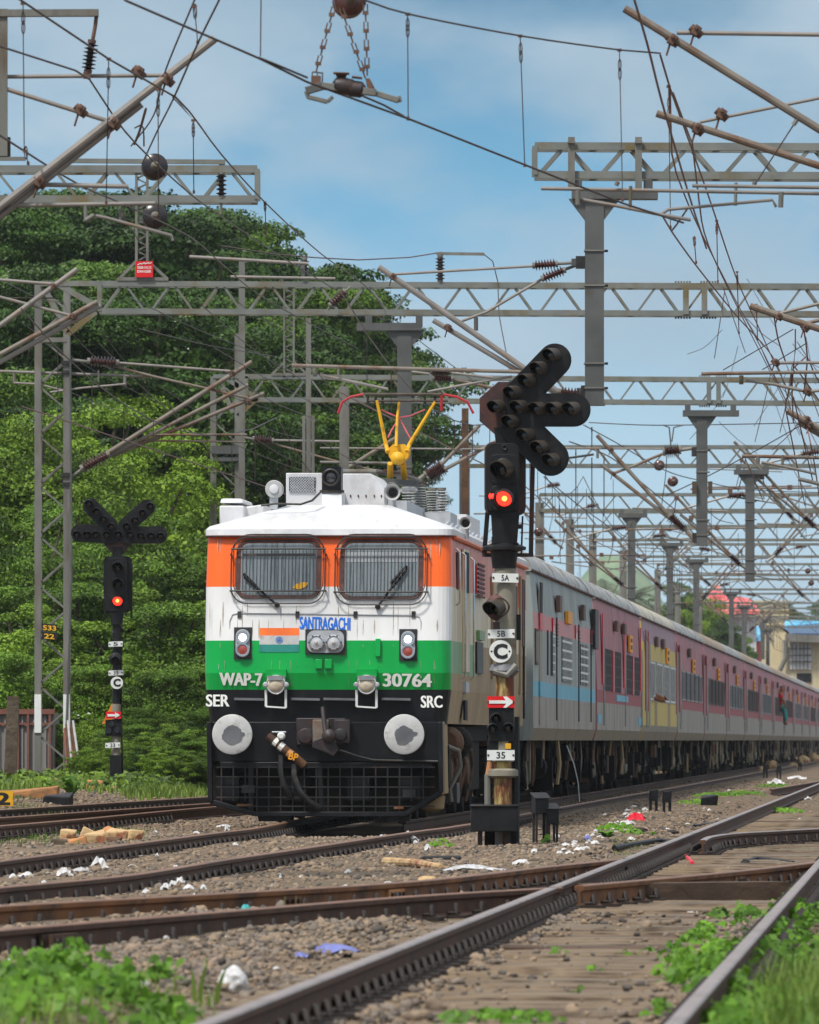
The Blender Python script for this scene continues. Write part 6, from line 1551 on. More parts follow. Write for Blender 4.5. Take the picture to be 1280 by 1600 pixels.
# end-on disc insulators
for i, (px, py, D, r, lb) in enumerate([(242, 260, 100, .16, 'upper dark round disc insulator seen end on near the left beam'), (242, 338, 100, .155, 'lower dark round disc insulator seen end on near the left beam'), (1031, 727, 200, .125, 'brown disc insulator left of the middle drop arm, upper one'), (1052, 752, 200, .125, 'brown disc insulator left of the middle drop arm, lower one'), (842, 831, 240, .13, 'grey centred disc insulator above the generator car roof'), (1263, 892, 300, .1, 'small disc insulator at the right edge, upper'), (1268, 911, 300, .1, 'small disc insulator at the right edge, lower'), (547, 0, 60, .12, 'dark red ball insulator cut by the top edge')]):
    p = W(px, py, D); mb = MB(); m = 'dark_porcelain' if i < 2 else 'brown_porcelain'
    mb.lathe(p, (.1, -1, .05), [(.02, -.3), (r * .5, -.25), (r, -.14), (r, -.1), (r * .6, -.08), (r, -.02), (r, .02), (r * .75, .05), (r * .35, .06)], m, 26)
    mb.lathe(p + V((.006, -.06, .003)), (.1, -1, .05), [(r * .36, 0), (r * .3, .06), (r * .12, .1), (0, .1)], 'galv', 14)
    tag(mb.build('disc_insulator', origin=p), lb, 'insulator', 'disc insulators')
# plain masts
def mast(px, y0, D, w_, label, m='galv', wide=None):
    X = W(px, 0, D).x; z = zground(X, D) - .2; zt = CZ + (HZ - y0) / F * D; mb = MB()
    mb.box((X, D, (z + zt) / 2), (w_, w_ * .9, zt - z), m)
    if wide: zc = CZ + (HZ - wide) / F * D; mb.bar((X - w_ * .9, D, z), (X - w_ * .9, D, zc), .06, .16, m, up=V((0, 1, 0))); mb.bar((X + w_ * .9, D, z), (X + w_ * .9, D, zc), .06, .16, m, up=V((0, 1, 0)))
    tag(mb.build('mast', origin=(X, D, z + .2)), label, 'mast')
mast(482, 497, 166, .105, 'slim grey mast with side plates rising behind the roof hatch', 'galv', 650); mast(538, 604, 160, .19, 'plain grey mast left of the pantograph', 'galv')
mast(727, 638, 205, .17, 'rusty brown mast between the pantograph and the lit signal', 'bogie_rust')
mast(378, 403, 171, .13, 'slim mast rising behind the second lattice mast', 'galv')
wire([(195, 0, 54), (405, 91, 57), (480, 128, 58), (640, 186, 60), (832, 262, 63), (975, 318, 65), (1068, 348, 66)], .0085, 'contact wire with section insulator sloping across the top of the sky', smooth=False)
wire([(565, -2, 58.5), (640, 22, 60), (815, 56, 63), (970, 78, 65.3), (1032, 83, 66)], .0075, 'catenary wire crossing the upper sky with three droppers', drops=[((637, 22, 60), (638, 185, 60)), ((813, 56, 63), (820, 258, 63)), ((968, 78, 65.3), (973, 312, 65))])
wire([(405, 90, 57), (430, 100, 57.3), (480, 121, 58)], .008, 'short upper wire beside the sloping contact wire', smooth=False)
wire([(565, 149, 59), (600, 164, 59.5), (632, 182, 60)], .008, 'short upper wire right of the section insulator', smooth=False)
wire([(408, -5, 57), (407, 88, 57)], .005, 'single dropper hanging from the top edge left of the section insulator', smooth=False)
wire([(25, -5, 58), (170, 92, 62), (275, 152, 66), (345, 240, 80), (414, 316, 92), (500, 395, 110), (572, 448, 132), (640, 520, 150), (760, 610, 176)], .0085, 'dark wire running from the top left corner down past the tree tops', drops=[((36, 5, 58.5), (38, 235, 60)), ((170, 92, 62), (166, 318, 63)), ((302, 188, 72), (303, 300, 74)), ((247, 140, 65), (248, 340, 68)), ((414, 316, 92), (416, 368, 92))])
wire([(-10, 69, 60), (118, 110, 64), (140, 124, 66), (182, 188, 68), (228, 240, 76), (300, 305, 92), (346, 338, 104), (430, 395, 118), (520, 450, 140), (600, 500, 160)], .0085, 'second dark wire from the left edge through the hanging insulator')
wire([(-10, 205, 62), (60, 250, 66), (130, 292, 72), (200, 322, 82), (300, 372, 98), (350, 415, 110), (420, 470, 130), (560, 545, 165)], .0085, 'third dark wire from the left edge passing below the thick tube', drops=[((40, 236, 63), (44, 255, 64)), ((190, 335, 82), (215, 372, 88))])
wire([(345, -5, 60), (310, 66, 63), (272, 152, 66), (248, 200, 74), (222, 256, 84)], .0085, 'steep wire falling from the top edge to the thick left tube', drops=[((304, 10, 60), (309, 66, 63))])
wire([(306, -5, 60), (258, 112, 66), (240, 180, 72), (205, 228, 78)], .0075, 'steep thin wire parallel to the first one at top left')
wire([(270, 152, 66), (300, 185, 68), (272, 150, 66)], .006, 'short jumper wire below the left clamp', smooth=False)
wire([(210, 225, 74), (218, 205, 73), (228, 170, 70)], .012, 'rusty jumper hanging under the thick left tube', m='clamp_rust')
wire([(225, 228, 80), (224, 200, 79), (218, 196, 78), (210, 200, 78)], .008, 'curled jumper wire above the upper disc insulator')
wire([(990, -5, 60), (1012, 70, 62), (1032, 150, 64), (1055, 230, 68), (1080, 315, 76), (1104, 388, 86)], .0095, 'thick copper wire falling steeply at the upper right', m='copper')
wire([(1032, 86, 66), (1047, 137, 67), (1050, 240, 76), (1068, 300, 84), (1100, 372, 96), (1150, 470, 118), (1200, 565, 140), (1262, 700, 190)], .009, 'copper wire dropping from the rust tipped bracket', m='copper', drops=[((1045, 135, 67), (1048, 355, 80))])
wire([(1048, 140, 67), (1075, 215, 74), (1112, 320, 86), (1150, 432, 104), (1185, 510, 120), (1222, 590, 140), (1290, 720, 190)], .009, 'copper wire fanning right below the bracket clamp', m='copper', drops=[((1120, 345, 90), (1122, 440, 90)), ((1152, 425, 104), (1155, 520, 106))])
wire([(1052, 145, 67), (1082, 225, 72), (1092, 310, 76), (1108, 385, 88), (1160, 495, 112), (1208, 590, 140), (1250, 680, 180)], .008, 'third copper wire between the two upper brackets', m='copper')
wire([(1034, 335, 70), (1050, 362, 74), (1092, 420, 88), (1150, 492, 106), (1212, 565, 126), (1236, 640, 150)], .009, 'copper wire leaving the register arm towards the right tangle', m='copper', drops=[((1085, 372, 84), (1088, 410, 86)), ((1182, 476, 104), (1184, 530, 106))])
wire([(1075, 325, 70), (1058, 350, 73), (1050, 360, 74)], .009, 'short curved jumper joining the register arm wires', m='copper')
for i, pts in enumerate([[(1210, 495, 104), (1216, 530, 105), (1228, 566, 106)], [(1243, 514, 104), (1243, 545, 104), (1238, 600, 105), (1240, 660, 118)], [(1256, 514, 104), (1262, 560, 105), (1256, 615, 106)], [(1262, 555, 104), (1240, 575, 104), (1236, 600, 105)], [(1238, 568, 106), (1262, 600, 108), (1290, 640, 112)], [(1264, 562, 106), (1276, 590, 107), (1292, 610, 108)], [(1240, 620, 116), (1256, 690, 118), (1270, 750, 122)], [(1262, 670, 118), (1272, 720, 119), (1284, 800, 130)], [(1236, 600, 105), (1228, 640, 118), (1240, 700, 120), (1258, 790, 150)]]):
    wire(pts, .010, f'brown jumper cable in the right edge tangle, {["first", "second", "third", "fourth", "fifth", "sixth", "seventh", "eighth", "ninth"][i]} from the top', m='copper', grp='tangle jumpers')
wire([(345, 384, 140), (430, 397, 140), (560, 406, 140), (640, 402, 140), (690, 394, 140)], .012, 'sagging jumper between the two post insulators on the portal beam')
wire([(756, 397, 140), (770, 408, 140), (778, 440, 140), (780, 490, 139), (790, 545, 137), (796, 578, 130)], .010, 'thin jumper curving down from the portal beam to the signal')
wire([(920, 660, 176), (1000, 664, 176), (1080, 664, 177), (1245, 661, 178), (1290, 660, 178)], .012, 'level wire behind the middle drop arm')
wire([(1258, 661, 176), (1180, 705, 180), (1110, 742, 184), (1040, 775, 190)], .012, 'wire sloping left from the right edge behind the slim drop arm')
wire([(912, 664, 176), (960, 690, 180), (1040, 735, 186), (1100, 752, 195), (1170, 765, 205), (1290, 770, 217)], .012, 'wire sagging from the signal to the right edge', drops=[((925, 668, 177), (925, 700, 177))])
wire([(1042, 715, 190), (1040, 745, 192), (1034, 790, 194)], .01, 'short jumper hanging below the Y shaped cable')
wire([(1036, 664, 176), (1046, 668, 176), (1048, 690, 176), (1049, 702, 176)], .018, 'left half of the Y shaped jumper above the middle insulator', m='galv_dark'); wire([(1068, 664, 176), (1053, 668, 176), (1050, 690, 176)], .018, 'right half of the Y shaped jumper above the middle insulator', m='galv_dark')
wire([(850, 745, 190), (905, 790, 210), (960, 830, 235), (1000, 870, 260)], .014, 'wire descending from the signal towards the generator car')
wire([(890, 690, 176), (955, 715, 185), (1010, 760, 195), (1060, 800, 205), (1130, 850, 240)], .014, 'wire running behind the bracket tubes towards the slim drop arm', drops=[((900, 700, 178), (900, 790, 178)), ((925, 716, 182), (925, 800, 182)), ((944, 712, 184), (944, 806, 184))])
# running wires above the tracks, with their droppers
def line(t_, label, s0, s1, zc=5.66, span=38.0, st=.25):
    o = ST(s0, t_, zc); root = thing('overhead_line', label, 'overhead line', o, group='running overhead lines'); con = []; cat = []
    n = int((s1 - s0) / span)
    for i in range(n + 1):
        con.append(ST(s0 + i * span, t_ + (st if i % 2 else -st), zc))
    for i in range(n):
        for k in range(9):
            u = k / 9; s = s0 + (i + u) * span; tt = t_ + (st if i % 2 else -st) * (1 - 2 * u); z = zc + 1.35 - 1.0 * 4 * u * (1 - u) * .9
            cat.append(ST(s, tt, z))
            if k and s < 430: dr = MB(); dr.tube([ST(s, tt, z), ST(s, tt, zc)], .0065, 'wire', 4); dr.build('dropper', root)
    mb = MB(); mb.tube(con, .010, 'copper', 6); mb.build('contact_wire', root); mb = MB(); mb.tube(cat, .010, 'wire', 6); mb.build('catenary_wire', root)
line(-7.57, 'contact and catenary wires running above the train', 108, 600); line(-12.3, 'contact and catenary wires above the left track by the trees', 112, 600)
line(-1.8, 'contact and catenary wires above the near shiny track', 178, 640); line(3.0, 'contact and catenary wires above the rightmost track', 218, 640)
# section insulator hanging in the contact wire
p = W(545, 135, 58.5); t = thing('section_insulator', 'rusty skid section insulator hanging on chains at the top of the sky', 'section insulator', p)
q = lambda x, y, d=0: W(x, y, 58.5) + V((0, d, 0))
mb = MB(); mb.bar(q(503, 134), q(588, 145), .09, .05, 'galv'); mb.bar(q(588, 146), q(623, 157), .06, .04, 'galv'); mb.bar(q(621, 150), q(623, 160), .05, .02, 'galv', up=V((0, 1, 0))); mb.bar(q(478, 142), q(505, 134), .07, .055, 'galv_dark'); mb.bar(q(478, 142), q(482, 152), .06, .03, 'galv'); mb.bar(q(480, 151), q(512, 159), .06, .03, 'galv'); mb.bar(q(512, 159), q(520, 151), .05, .025, 'galv'); mb.build('skid', t, bevel=.004)
mb = MB(); mb.lathe(q(532, 134), (.9, 0, -.12), [(.02, -.06), (.055, -.04), (.065, .0), (.06, .08), (.05, .1)], 'coupler', 14); mb.lathe(q(556, 139), (.9, 0, -.12), [(.03, -.08), (.06, -.04), (.06, .04), (.03, .07)], 'coupler', 14); mb.bar(q(521, 114), q(546, 115), .1, .012, 'clamp_rust'); mb.prism([q(524, 115), q(543, 115), q(539, 124), q(528, 124)], (0, .03, 0), 'clamp_rust'); mb.bar(q(550, 120), q(566, 122), .1, .012, 'clamp_rust'); mb.prism([q(571, 122), q(578, 122), q(586, 138), q(574, 138)], (0, .03, 0), 'clamp_rust'); mb.box(q(494, 128), (.07, .06, .09), 'clamp_rust')
for x in (488, 496, 504): mb.bar(q(x, 112), q(x, 130), .01, .012, 'galv_dark', up=V((0, 1, 0)))
mb.bar(q(488, 112), q(504, 114), .01, .012, 'galv_dark'); mb.build('insulating_rod', t, bevel=.004)
mb = MB()
for a, b in (((522, 10), (494, 112)), ((533, 12), (571, 122)), ((571, 6), (574, 118))):
    a, b = q(*a), q(*b); d = b - a
    for i in range(8):
        c, e = a + d * (i / 8), a + d * ((i + 1) / 8)
        if i % 2: mb.tube([c, e], .007, 'clamp_rust', 6)
        else:
            for s_ in (-.014, .014): mb.tube([c + V((s_, 0, 0)), e + V((s_, 0, 0))], .0055, 'clamp_rust', 5)
            mb.box(e, (.042, .03, .026), 'clamp_rust')
mb.build('chain', t)
# ================= trees =================
def crown_mesh(name, seed, R, H, z0, nclump, nleaf, lsize, mats, flat=.42, dome=1.0, trunk_r=.22):
    r = np.random.default_rng(seed); P = []; Nn = []; Sz = []; cl = []
    for i in range(nclump):
        a = r.uniform(0, 2 * math.pi); u = r.uniform(0, 1) ** .42; v = r.uniform(0, 1)
        hmax = (1 - u ** 2.2 * .75) ** .5 if dome else 1
        z = z0 + (H - z0) * (.12 + .88 * (1 - (1 - v) ** 1.6)) * hmax; rad = R * u * (.75 + .25 * math.sin(3 * a + seed)) * (1.0 if v > .25 else .8)
        c = np.array([rad * math.cos(a), rad * math.sin(a), z]); cr = R * r.uniform(.09, .23)
        cl.append((c, cr)); n = int(nleaf * (cr / R / .17) ** 2)
        d = r.normal(size=(n, 3)); d /= np.linalg.norm(d, axis=1, keepdims=True); d[:, 2] = np.abs(d[:, 2]) * np.where(r.random(n) < .8, 1, -.5)
        rr = r.uniform(.45, 1.06, n) ** .6
        p = d * rr[:, None] * np.array([cr, cr, cr * flat]) * (1 + .18 * np.sin(d[:, 0:1] * 9 + i) * np.sin(d[:, 1:2] * 8)) + c
        P.append(p); Nn.append(d * .7 + np.array([0, 0, .55]) + r.normal(size=(n, 3)) * .6); Sz.append(lsize * r.uniform(.6, 1.35, n))
    n = int(nclump * nleaf * .35)     # shaded leaves inside the crown
    d = r.normal(size=(n, 3)); d /= np.linalg.norm(d, axis=1, keepdims=True); rr = r.uniform(0, .85, n) ** .5
    P.append(d * rr[:, None] * np.array([R * .82, R * .82, (H - z0) * .42]) + np.array([0, 0, z0 + (H - z0) * .46])); Nn.append(r.normal(size=(n, 3))); Sz.append(lsize * 1.5 * r.uniform(.7, 1.3, n))
    P, Nn, Sz = np.concatenate(P), np.concatenate(Nn), np.concatenate(Sz)
    v, f = leaf_quads(P, Nn, Sz, .55)
    return npmesh(name, v, f, mats), cl
def trunk_mesh(seed, cl, z0, r0):
    r = random.Random(seed); mb = MB(); base = V((0, 0, -.6)); top = V((r.uniform(-.4, .4), r.uniform(-.4, .4), z0 * .95)); mid = (base + top) / 2 + V((r.uniform(-.2, .2), r.uniform(-.2, .2), 0))
    mb.tube([base, base * .7 + mid * .3, mid, top], r0, 'bark', 9, r2=r0 * .6)
    for c, cr in cl[::4]:
        c = V(c); m_ = top.lerp(c, .5) + V((0, 0, -.25)); mb.tube([mid.lerp(top, r.uniform(.5, 1)), m_, c - V((0, 0, cr * .15))], r0 * .38, 'bark', 6, r2=.03)
    o = mb.build('trunk'); me = o.data; bpy.data.objects.remove(o); return me
KINDS = []
for k, (seed, R, H, z0, nc, nl, ls, mt, fl) in enumerate([(1, 5.2, 12.5, 4.6, 170, 640, .115, 'leaf_tree', .34), (2, 4.6, 11.5, 3.6, 165, 620, .11, 'leaf_dark', .36), (3, 5.6, 13.5, 5.0, 180, 640, .12, 'leaf_dark', .28), (4, 3.4, 7.5, 1.0, 120, 620, .088, 'leaf_light', .5), (5, 2.2, 4.2, .3, 88, 480, .075, 'leaf_mid', .6), (6, 3.4, 7.5, 1.0, 120, 620, .088, 'leaf_mid', .5), (7, 2.2, 4.2, .3, 88, 480, .075, 'leaf_light', .6)]):
    me, cl = crown_mesh('crown', seed, R, H, z0, nc, nl, ls, [mt], fl); KINDS.append((me, trunk_mesh(seed, cl, max(z0, 1.2), .30 if k < 3 else .14), R, H))
def tree(kind, px, ytop, D, label, nm='tree', cat='tree', grp='trees on the left slope', rz=None, wide=1.0):
    cm, tm_, R, H = KINDS[kind]; X = W(px, 0, D).x; zg = zground(X, D); h_ = CZ + (HZ - ytop) / F * D - zg; sc = h_ / (H + .2)
    t = thing(nm, label, cat, (X, D, zg), random.uniform(0, 6.28) if rz is None else rz, grp); t.scale = (sc * wide, sc * wide, sc)
    nobj('crown', cm, t); nobj('trunk', tm_, t); return t
SP = ['dark', 'deep green', 'broad', 'spreading', 'tall', 'dense']
back = [(2, -40, 292, 205, 'tall tree at the far left edge behind the thick tube'), (0, 70, 284, 214, 'rounded tree top just right of the left edge'), (2, 160, 278, 222, 'tallest tree behind the red danger board'), (1, 235, 284, 208, 'dark tree beside the red danger board'), (0, 300, 312, 215, 'broad tree right of the red danger board'), (2, 360, 346, 225, 'layered tree above the second lattice mast'), (1, 410, 372, 236, 'dark tree left of the slim mast'),
        (0, 395, 398, 240, 'tree behind the post insulator on the portal'), (2, 425, 398, 250, 'flat topped tree reaching right into the sky', .62), (1, 515, 472, 262, 'narrow tree behind the plain grey mast', .5), (0, 540, 540, 270, 'narrow tree behind the pantograph', .45), (1, 582, 592, 280, 'narrow tree right of the pantograph arms', .5), (3, 612, 690, 290, 'low tree behind the roof bushings', .42), (3, 662, 757, 300, 'small low tree left of the lit signal', .34),
        (1, 20, 400, 186, 'dark tree behind the first lattice mast'), (0, 125, 395, 190, 'spreading tree under the portal corner'), (1, 205, 425, 186, 'dense tree below the red danger board'), (0, 285, 440, 192, 'deep green tree between the two lattice masts'), (1, 350, 470, 200, 'shaded tree behind the second lattice mast'), (0, 430, 500, 215, 'tree behind the stub lattice mast'), (1, 490, 545, 228, 'shaded tree right of the slim mast', .55), (0, 520, 600, 240, 'shaded tree above the roof hatch', .5), (1, 430, 590, 205, 'tree low behind the locomotive hatch'), (0, 330, 590, 196, 'tree low left of the locomotive roof')]
for q in back: tree(*q[:5], wide=q[5] if len(q) > 5 else 1.0)
front = [(5, -20, 560, 172, 'light green tree at the left edge'), (3, 55, 640, 166, 'light green bush tree behind the first lattice mast'), (3, 130, 620, 176, 'bright green tree above the antler signal'), (3, 205, 605, 184, 'bright yellow green tree left of the bracket tubes'), (3, 255, 655, 198, 'bright green tree left of the second lattice mast'), (5, 320, 690, 203, 'green tree beside the locomotive corner'), (5, 400, 690, 206, 'green tree behind the air conditioner'), (5, 480, 720, 212, 'green tree low behind the roof hatch'), (5, 20, 790, 160, 'leafy bush tree behind the mast at left edge'), (5, 100, 770, 162, 'leafy bush tree right of the first mast'), (5, 235, 780, 168, 'leafy bush tree right of the antler signal'), (4, 330, 850, 172, 'leafy bush by the orange corner of the locomotive')]
for kd, px, y, D, lb in front: tree(kd, px, y, D, lb, grp='light trees along the verge', wide=1.0)
bush = [(-10, 900, 153), (45, 930, 150), (105, 900, 152), (160, 930, 153), (215, 905, 152), (262, 930, 150), (310, 925, 153), (355, 960, 156), (20, 1010, 147), (85, 1020, 148), (140, 1030, 147), (205, 1015, 147), (250, 1040, 146), (300, 1030, 147), (345, 1050, 149), (215, 1100, 143), (262, 1110, 143), (308, 1105, 144), (350, 1120, 146), (130, 1110, 144)]
bl = ['behind the grey shed', 'above the grey shed', 'between the lattice mast and the antler signal', 'behind the antler signal lamps', 'right of the antler signal lamps', 'halfway to the locomotive', 'touching the locomotive white band', 'hidden behind the locomotive corner', 'left of the grey shed', 'right of the grey shed', 'left of the antler signal post', 'right of the antler signal post', 'below the white band', 'near the locomotive green band', 'behind the locomotive buffer', 'low right of the antler signal', 'low in the verge centre', 'low beside the buffer', 'low behind the buffer', 'low by the leaning rods']
for i, (px, y, D) in enumerate(bush): tree(4 if i % 5 in (0, 2, 3) else 6, px, y, D, 'leafy green shrub ' + bl[i], 'shrub', 'shrub', 'shrubs on the verge', wide=1.15)
vb = [(205, 1128, 140.5), (232, 1140, 139.5), (262, 1126, 141), (292, 1142, 139.5), (322, 1132, 141), (348, 1150, 140), (218, 1162, 137.5), (250, 1168, 137), (305, 1170, 137.2), (338, 1172, 138), (160, 1150, 140), (140, 1165, 139)]
for i, (px, y, D) in enumerate(vb): tree(6 if i % 3 else 4, px, y, D, 'low sunlit bush ' + ['just right of the antler signal post', 'second right of the antler signal post', 'third right of the antler signal post', 'midway from the antler signal to the buffer', 'left of the locomotive buffer', 'behind the locomotive buffer beam', 'on the grass below the antler signal', 'on the grass edge in the verge middle', 'on the grass edge left of the buffer', 'on the grass edge by the locomotive plough', 'between the rods and the antler signal', 'beside the leaning rods'][i], 'shrub', 'shrub', 'low bushes at the grass edge', wide=1.4)
# palms and far trees over the train
def palm(px, ytop, D, label, sz_=1.0, lm='palm_leaf'):
    X = W(px, 0, D).x; zg = zground(X, D); h_ = CZ + (HZ - ytop) / F * D - zg; t = thing('palm_tree', label, 'palm', (X, D, zg)); mb = MB(); mb.tube([(0, 0, -.3), (.2, 0, h_ * .5), (.1, 0, h_ - 1.2)], .2, 'bark', 8, r2=.12); mb.build('trunk', t, local=True)
    vs = []; fs = []; r = random.Random(px)
    for i in range(26):
        a = i * 2.4; el = r.uniform(-.3, 1.2); L_ = r.uniform(1.9, 2.7) * sz_; pts = []
        for k in range(11):
            u = k / 10; pts.append(V((math.cos(a) * L_ * u * math.cos(el * (1 - .5 * u)), math.sin(a) * L_ * u * math.cos(el * (1 - .5 * u)), h_ - 1.2 + L_ * u * math.sin(el) - 1.5 * u * u)))
        for k in range(1, 11):
            d = (pts[k] - pts[k - 1]).normalized(); sd_ = d.cross(V((0, 0, 1))).normalized(); l = .65 * sz_ * math.sin(math.pi * min(1, k / 10 + .12)) + .1
            for s_ in (-1, 1):
                for j in range(3):
                    p = pts[k - 1].lerp(pts[k], j / 3); o = len(vs); tip = p + sd_ * s_ * l + d * .25 - V((0, 0, .22)); vs += [p, p + d * .06, tip]; fs.append((o, o + 1, o + 2))
    mb = MB(); mb.add(vs, fs, lm); mb.build('crown', t, local=True, smooth=0)
palm(945, 895, 400, 'grey green palm above the generator car roof'); palm(985, 905, 420, 'second palm right of the first, above the red coach')
palm(110, 338, 196, 'small fan palm among the trees left of the red danger board', .42, 'leaf_tree')
for i, (kd, px, y, D, lb) in enumerate([(0, 1062, 905, 500, 'far green tree beside the red roofed house'), (3, 1100, 925, 480, 'pale far tree in front of the red roofed house'), (1, 1135, 965, 470, 'far dark tree below the red roof'), (1, 1225, 935, 640, 'far tree left of the cream building top'), (0, 1290, 930, 660, 'far tree at the right edge above the blue roof'), (3, 1150, 985, 500, 'pale far bush in front of the blue roof')]): tree(kd, px, y, D, lb, grp='far trees beyond the train', wide=.62)
# hill
def hill():
    n, m = 46, 14; vs = np.zeros((n, m, 3))
    for i in range(n):
        for j in range(m):
            px = 700 + i * 14; D = 1500 + j * 55; u = j / (m - 1); prof = math.exp(-((px - 940) / 130) ** 2) * 1.0 + .3 * math.exp(-((px - 1060) / 90) ** 2)
            z = (43 * prof * math.sin(u * math.pi) ** .8 + mnoise.noise(V((i * .35, j * .4, 2))) * 3.5 * math.sin(u * math.pi)); p = W(px, 0, D); vs[i, j] = (p.x, D, z - 3)
    idx = np.arange(n * m).reshape(n, m); f = np.stack([idx[:-1, :-1], idx[1:, :-1], idx[1:, 1:], idx[:-1, 1:]], -1).reshape(-1, 4)
    tag(nobj('hill', npmesh('hill', vs.reshape(-1, 3), f, ['hill_hazed'], smooth=True)), 'haze-paled green hill on the horizon', None, None, 'structure')
hill()
# ================= weeds and grass (uncountable) =================
def weeds(name, spots, n, ls, hgt, mt, label, cat='weeds'):
    P = []; Nn = []; Sz = []
    for (x, y), rad, k in spots:
        k = int(k * 1.5)
        a = rng.uniform(0, 2 * math.pi, k); r_ = rad * rng.uniform(0, 1, k) ** .6; X = x + r_ * np.cos(a); Y = y + r_ * np.sin(a) * 1.6; top = hgt * (1 - (r_ / rad) ** 2 * .7)
        Z = np.array([zground(q, w_) for q, w_ in zip(X, Y)]) + rng.uniform(.0, 1, k) ** .7 * top + .01
        P.append(np.stack([X, Y, Z], 1)); Nn.append(np.stack([np.cos(a) * .5, np.sin(a) * .5 - .35, np.ones(k) * .7], 1) + rng.normal(size=(k, 3)) * .4); Sz.append(ls * rng.uniform(.35, 1.3, k))
    v, f = leaf_quads(np.concatenate(P), np.concatenate(Nn), np.concatenate(Sz), .7)
    tag(nobj(name, npmesh(name, v, f, [mt])), label, cat, None, 'stuff')
def blades(name, pts, hgt, wd, mt, label):
    n = len(pts); P = np.array([(x, y, zground(x, y)) for x, y in pts]); h_ = hgt * rng.uniform(.5, 1.3, n); a = rng.uniform(0, 2 * math.pi, n); l = h_ * rng.uniform(.1, .6, n)
    dx, dy = np.cos(a), np.sin(a); ww = wd * rng.uniform(.6, 1.3, n); sx, sy_ = -dy * ww, dx * ww; V0 = []
    for u, wf in ((0, 1), (.5, .85), (.82, .5), (1, .04)):
        c = P + np.stack([dx * l * u * u, dy * l * u * u, h_ * (u - .25 * u * u * (l / h_))], 1); V0 += [c + np.stack([sx * wf, sy_ * wf, 0 * sx], 1), c - np.stack([sx * wf, sy_ * wf, 0 * sx], 1)]
    v = np.stack(V0, 1).reshape(-1, 3); b = (np.arange(n) * 8)[:, None]; f = np.concatenate([b + np.array([[0, 1, 3, 2]]) + 2 * k for k in range(3)], 0)
    tag(nobj(name, npmesh(name, v, f, [mt])), label, 'grass', None, 'stuff')
def area(n, x0, x1, y0, y1, z=-.19, dens=None):
    out = []
    d0, d1 = F * (CZ - z) / (y1 - HZ), F * (CZ - z) / (y0 - HZ)
    while len(out) < n:
        D = math.sqrt(random.uniform(d0 * d0, d1 * d1)); px = random.uniform(x0, x1); X = (px - CX) / F * D
        if dens and random.random() > dens(px, HZ + F * (CZ - z) / D, X, D): continue
        out.append((X, D))
    return out
gp = lambda x, y: (lambda p: (p.x, p.y))(G(x, y, -.19))
def clumps(n, x0, x1, y0, y1, inside, r0, r1, k0, k1):
    out = []
    while len(out) < n:
        px, py = random.uniform(x0, x1), random.uniform(y0, y1)
        if inside(px, py): out.append((gp(px, py), random.uniform(r0, r1), random.randint(k0, k1)))
    return out
railx = lambda y: 1050 + (1600 - y) / 1.1087
sp = [(gp(*q), r_, k) for q, r_, k in [((1120, 1500), .17, 130), ((1105, 1470), .14, 90), ((1095, 1520), .15, 110), ((1150, 1465), .14, 90), ((1110, 1560), .13, 90), ((1060, 1590), .12, 60), ((1060, 1545), .09, 40), ((1085, 1500), .13, 80), ((1170, 1440), .12, 60), ((1130, 1540), .12, 80), ((1030, 1600), .08, 30), ((1095, 1590), .13, 90)]]
sp = sp[::2] + clumps(40, 1035, 1230, 1425, 1610, lambda x, y: -85 - (y - 1425) * .15 < x - railx(y) < -6, .04, .10, 8, 26)
weeds('creeping_weeds', sp, 0, .056, .10, 'leaf_weed', 'bright creeping weeds spilling over the timbers at lower right')
weeds('leafy_weeds', clumps(130, 1090, 1340, 1425, 1680, lambda x, y: x > railx(y) + 14 and mnoise.noise(V((x * .02, y * .03, 1))) > -.35, .06, .16, 14, 40), 0, .058, .17, 'leaf_weed', 'thick leafy weeds right of the narrow shiny rail')
weeds('shoulder_weeds', clumps(26, 1150, 1330, 1355, 1440, lambda x, y: x > railx(y) + 10, .08, .2, 8, 22), 0, .055, .08, 'leaf_weed', 'sparse weeds on the dark shoulder right of the narrow shiny rail')
blades('tall_grass', area(1300, 1170, 1340, 1560, 1690, dens=lambda px, y, X, D: max(0, min(1, (px - 1175) / 60))), .25, .0045, 'grass_blade', 'tall blurred grass in the lower right corner')
sp = [(gp(*q), r_, k) for q, r_, k in [((90, 1580), .18, 110), ((30, 1600), .2, 120), ((150, 1595), .16, 80), ((210, 1600), .14, 60), ((100, 1530), .10, 36), ((260, 1605), .12, 40), ((60, 1545), .1, 34)]]
sp += clumps(46, -40, 330, 1520, 1650, lambda x, y: random.random() < 1.1 - x / 330 and y > 1500 + x * .2, .05, .12, 6, 18)
weeds('corner_weeds', sp, 0, .07, .15, 'leaf_weed', 'blurred green weeds in the lower left corner')
blades('corner_grass', area(900, -40, 340, 1545, 1670, dens=lambda px, y, X, D: max(.08, 1 - px / 290) * (.3 + .7 * (y > 1570))), .125, .004, 'grass_blade', 'grass blades in the lower left corner')
sp = [(gp(*q), r_, k) for q, r_, k in [((645, 1515), .07, 22), ((690, 1500), .08, 26), ((520, 1582), .10, 36), ((560, 1578), .06, 16), ((760, 1600), .2, 90), ((830, 1605), .16, 60), ((720, 1606), .12, 40), ((870, 1497), .06, 10), ((980, 1500), .08, 14), ((1010, 1495), .05, 10), ((905, 1560), .04, 5), ((930, 1525), .04, 6)]]
weeds('rail_weeds', sp, 0, .05, .055, 'leaf_weed', 'small weeds growing between timbers and the shiny rail')
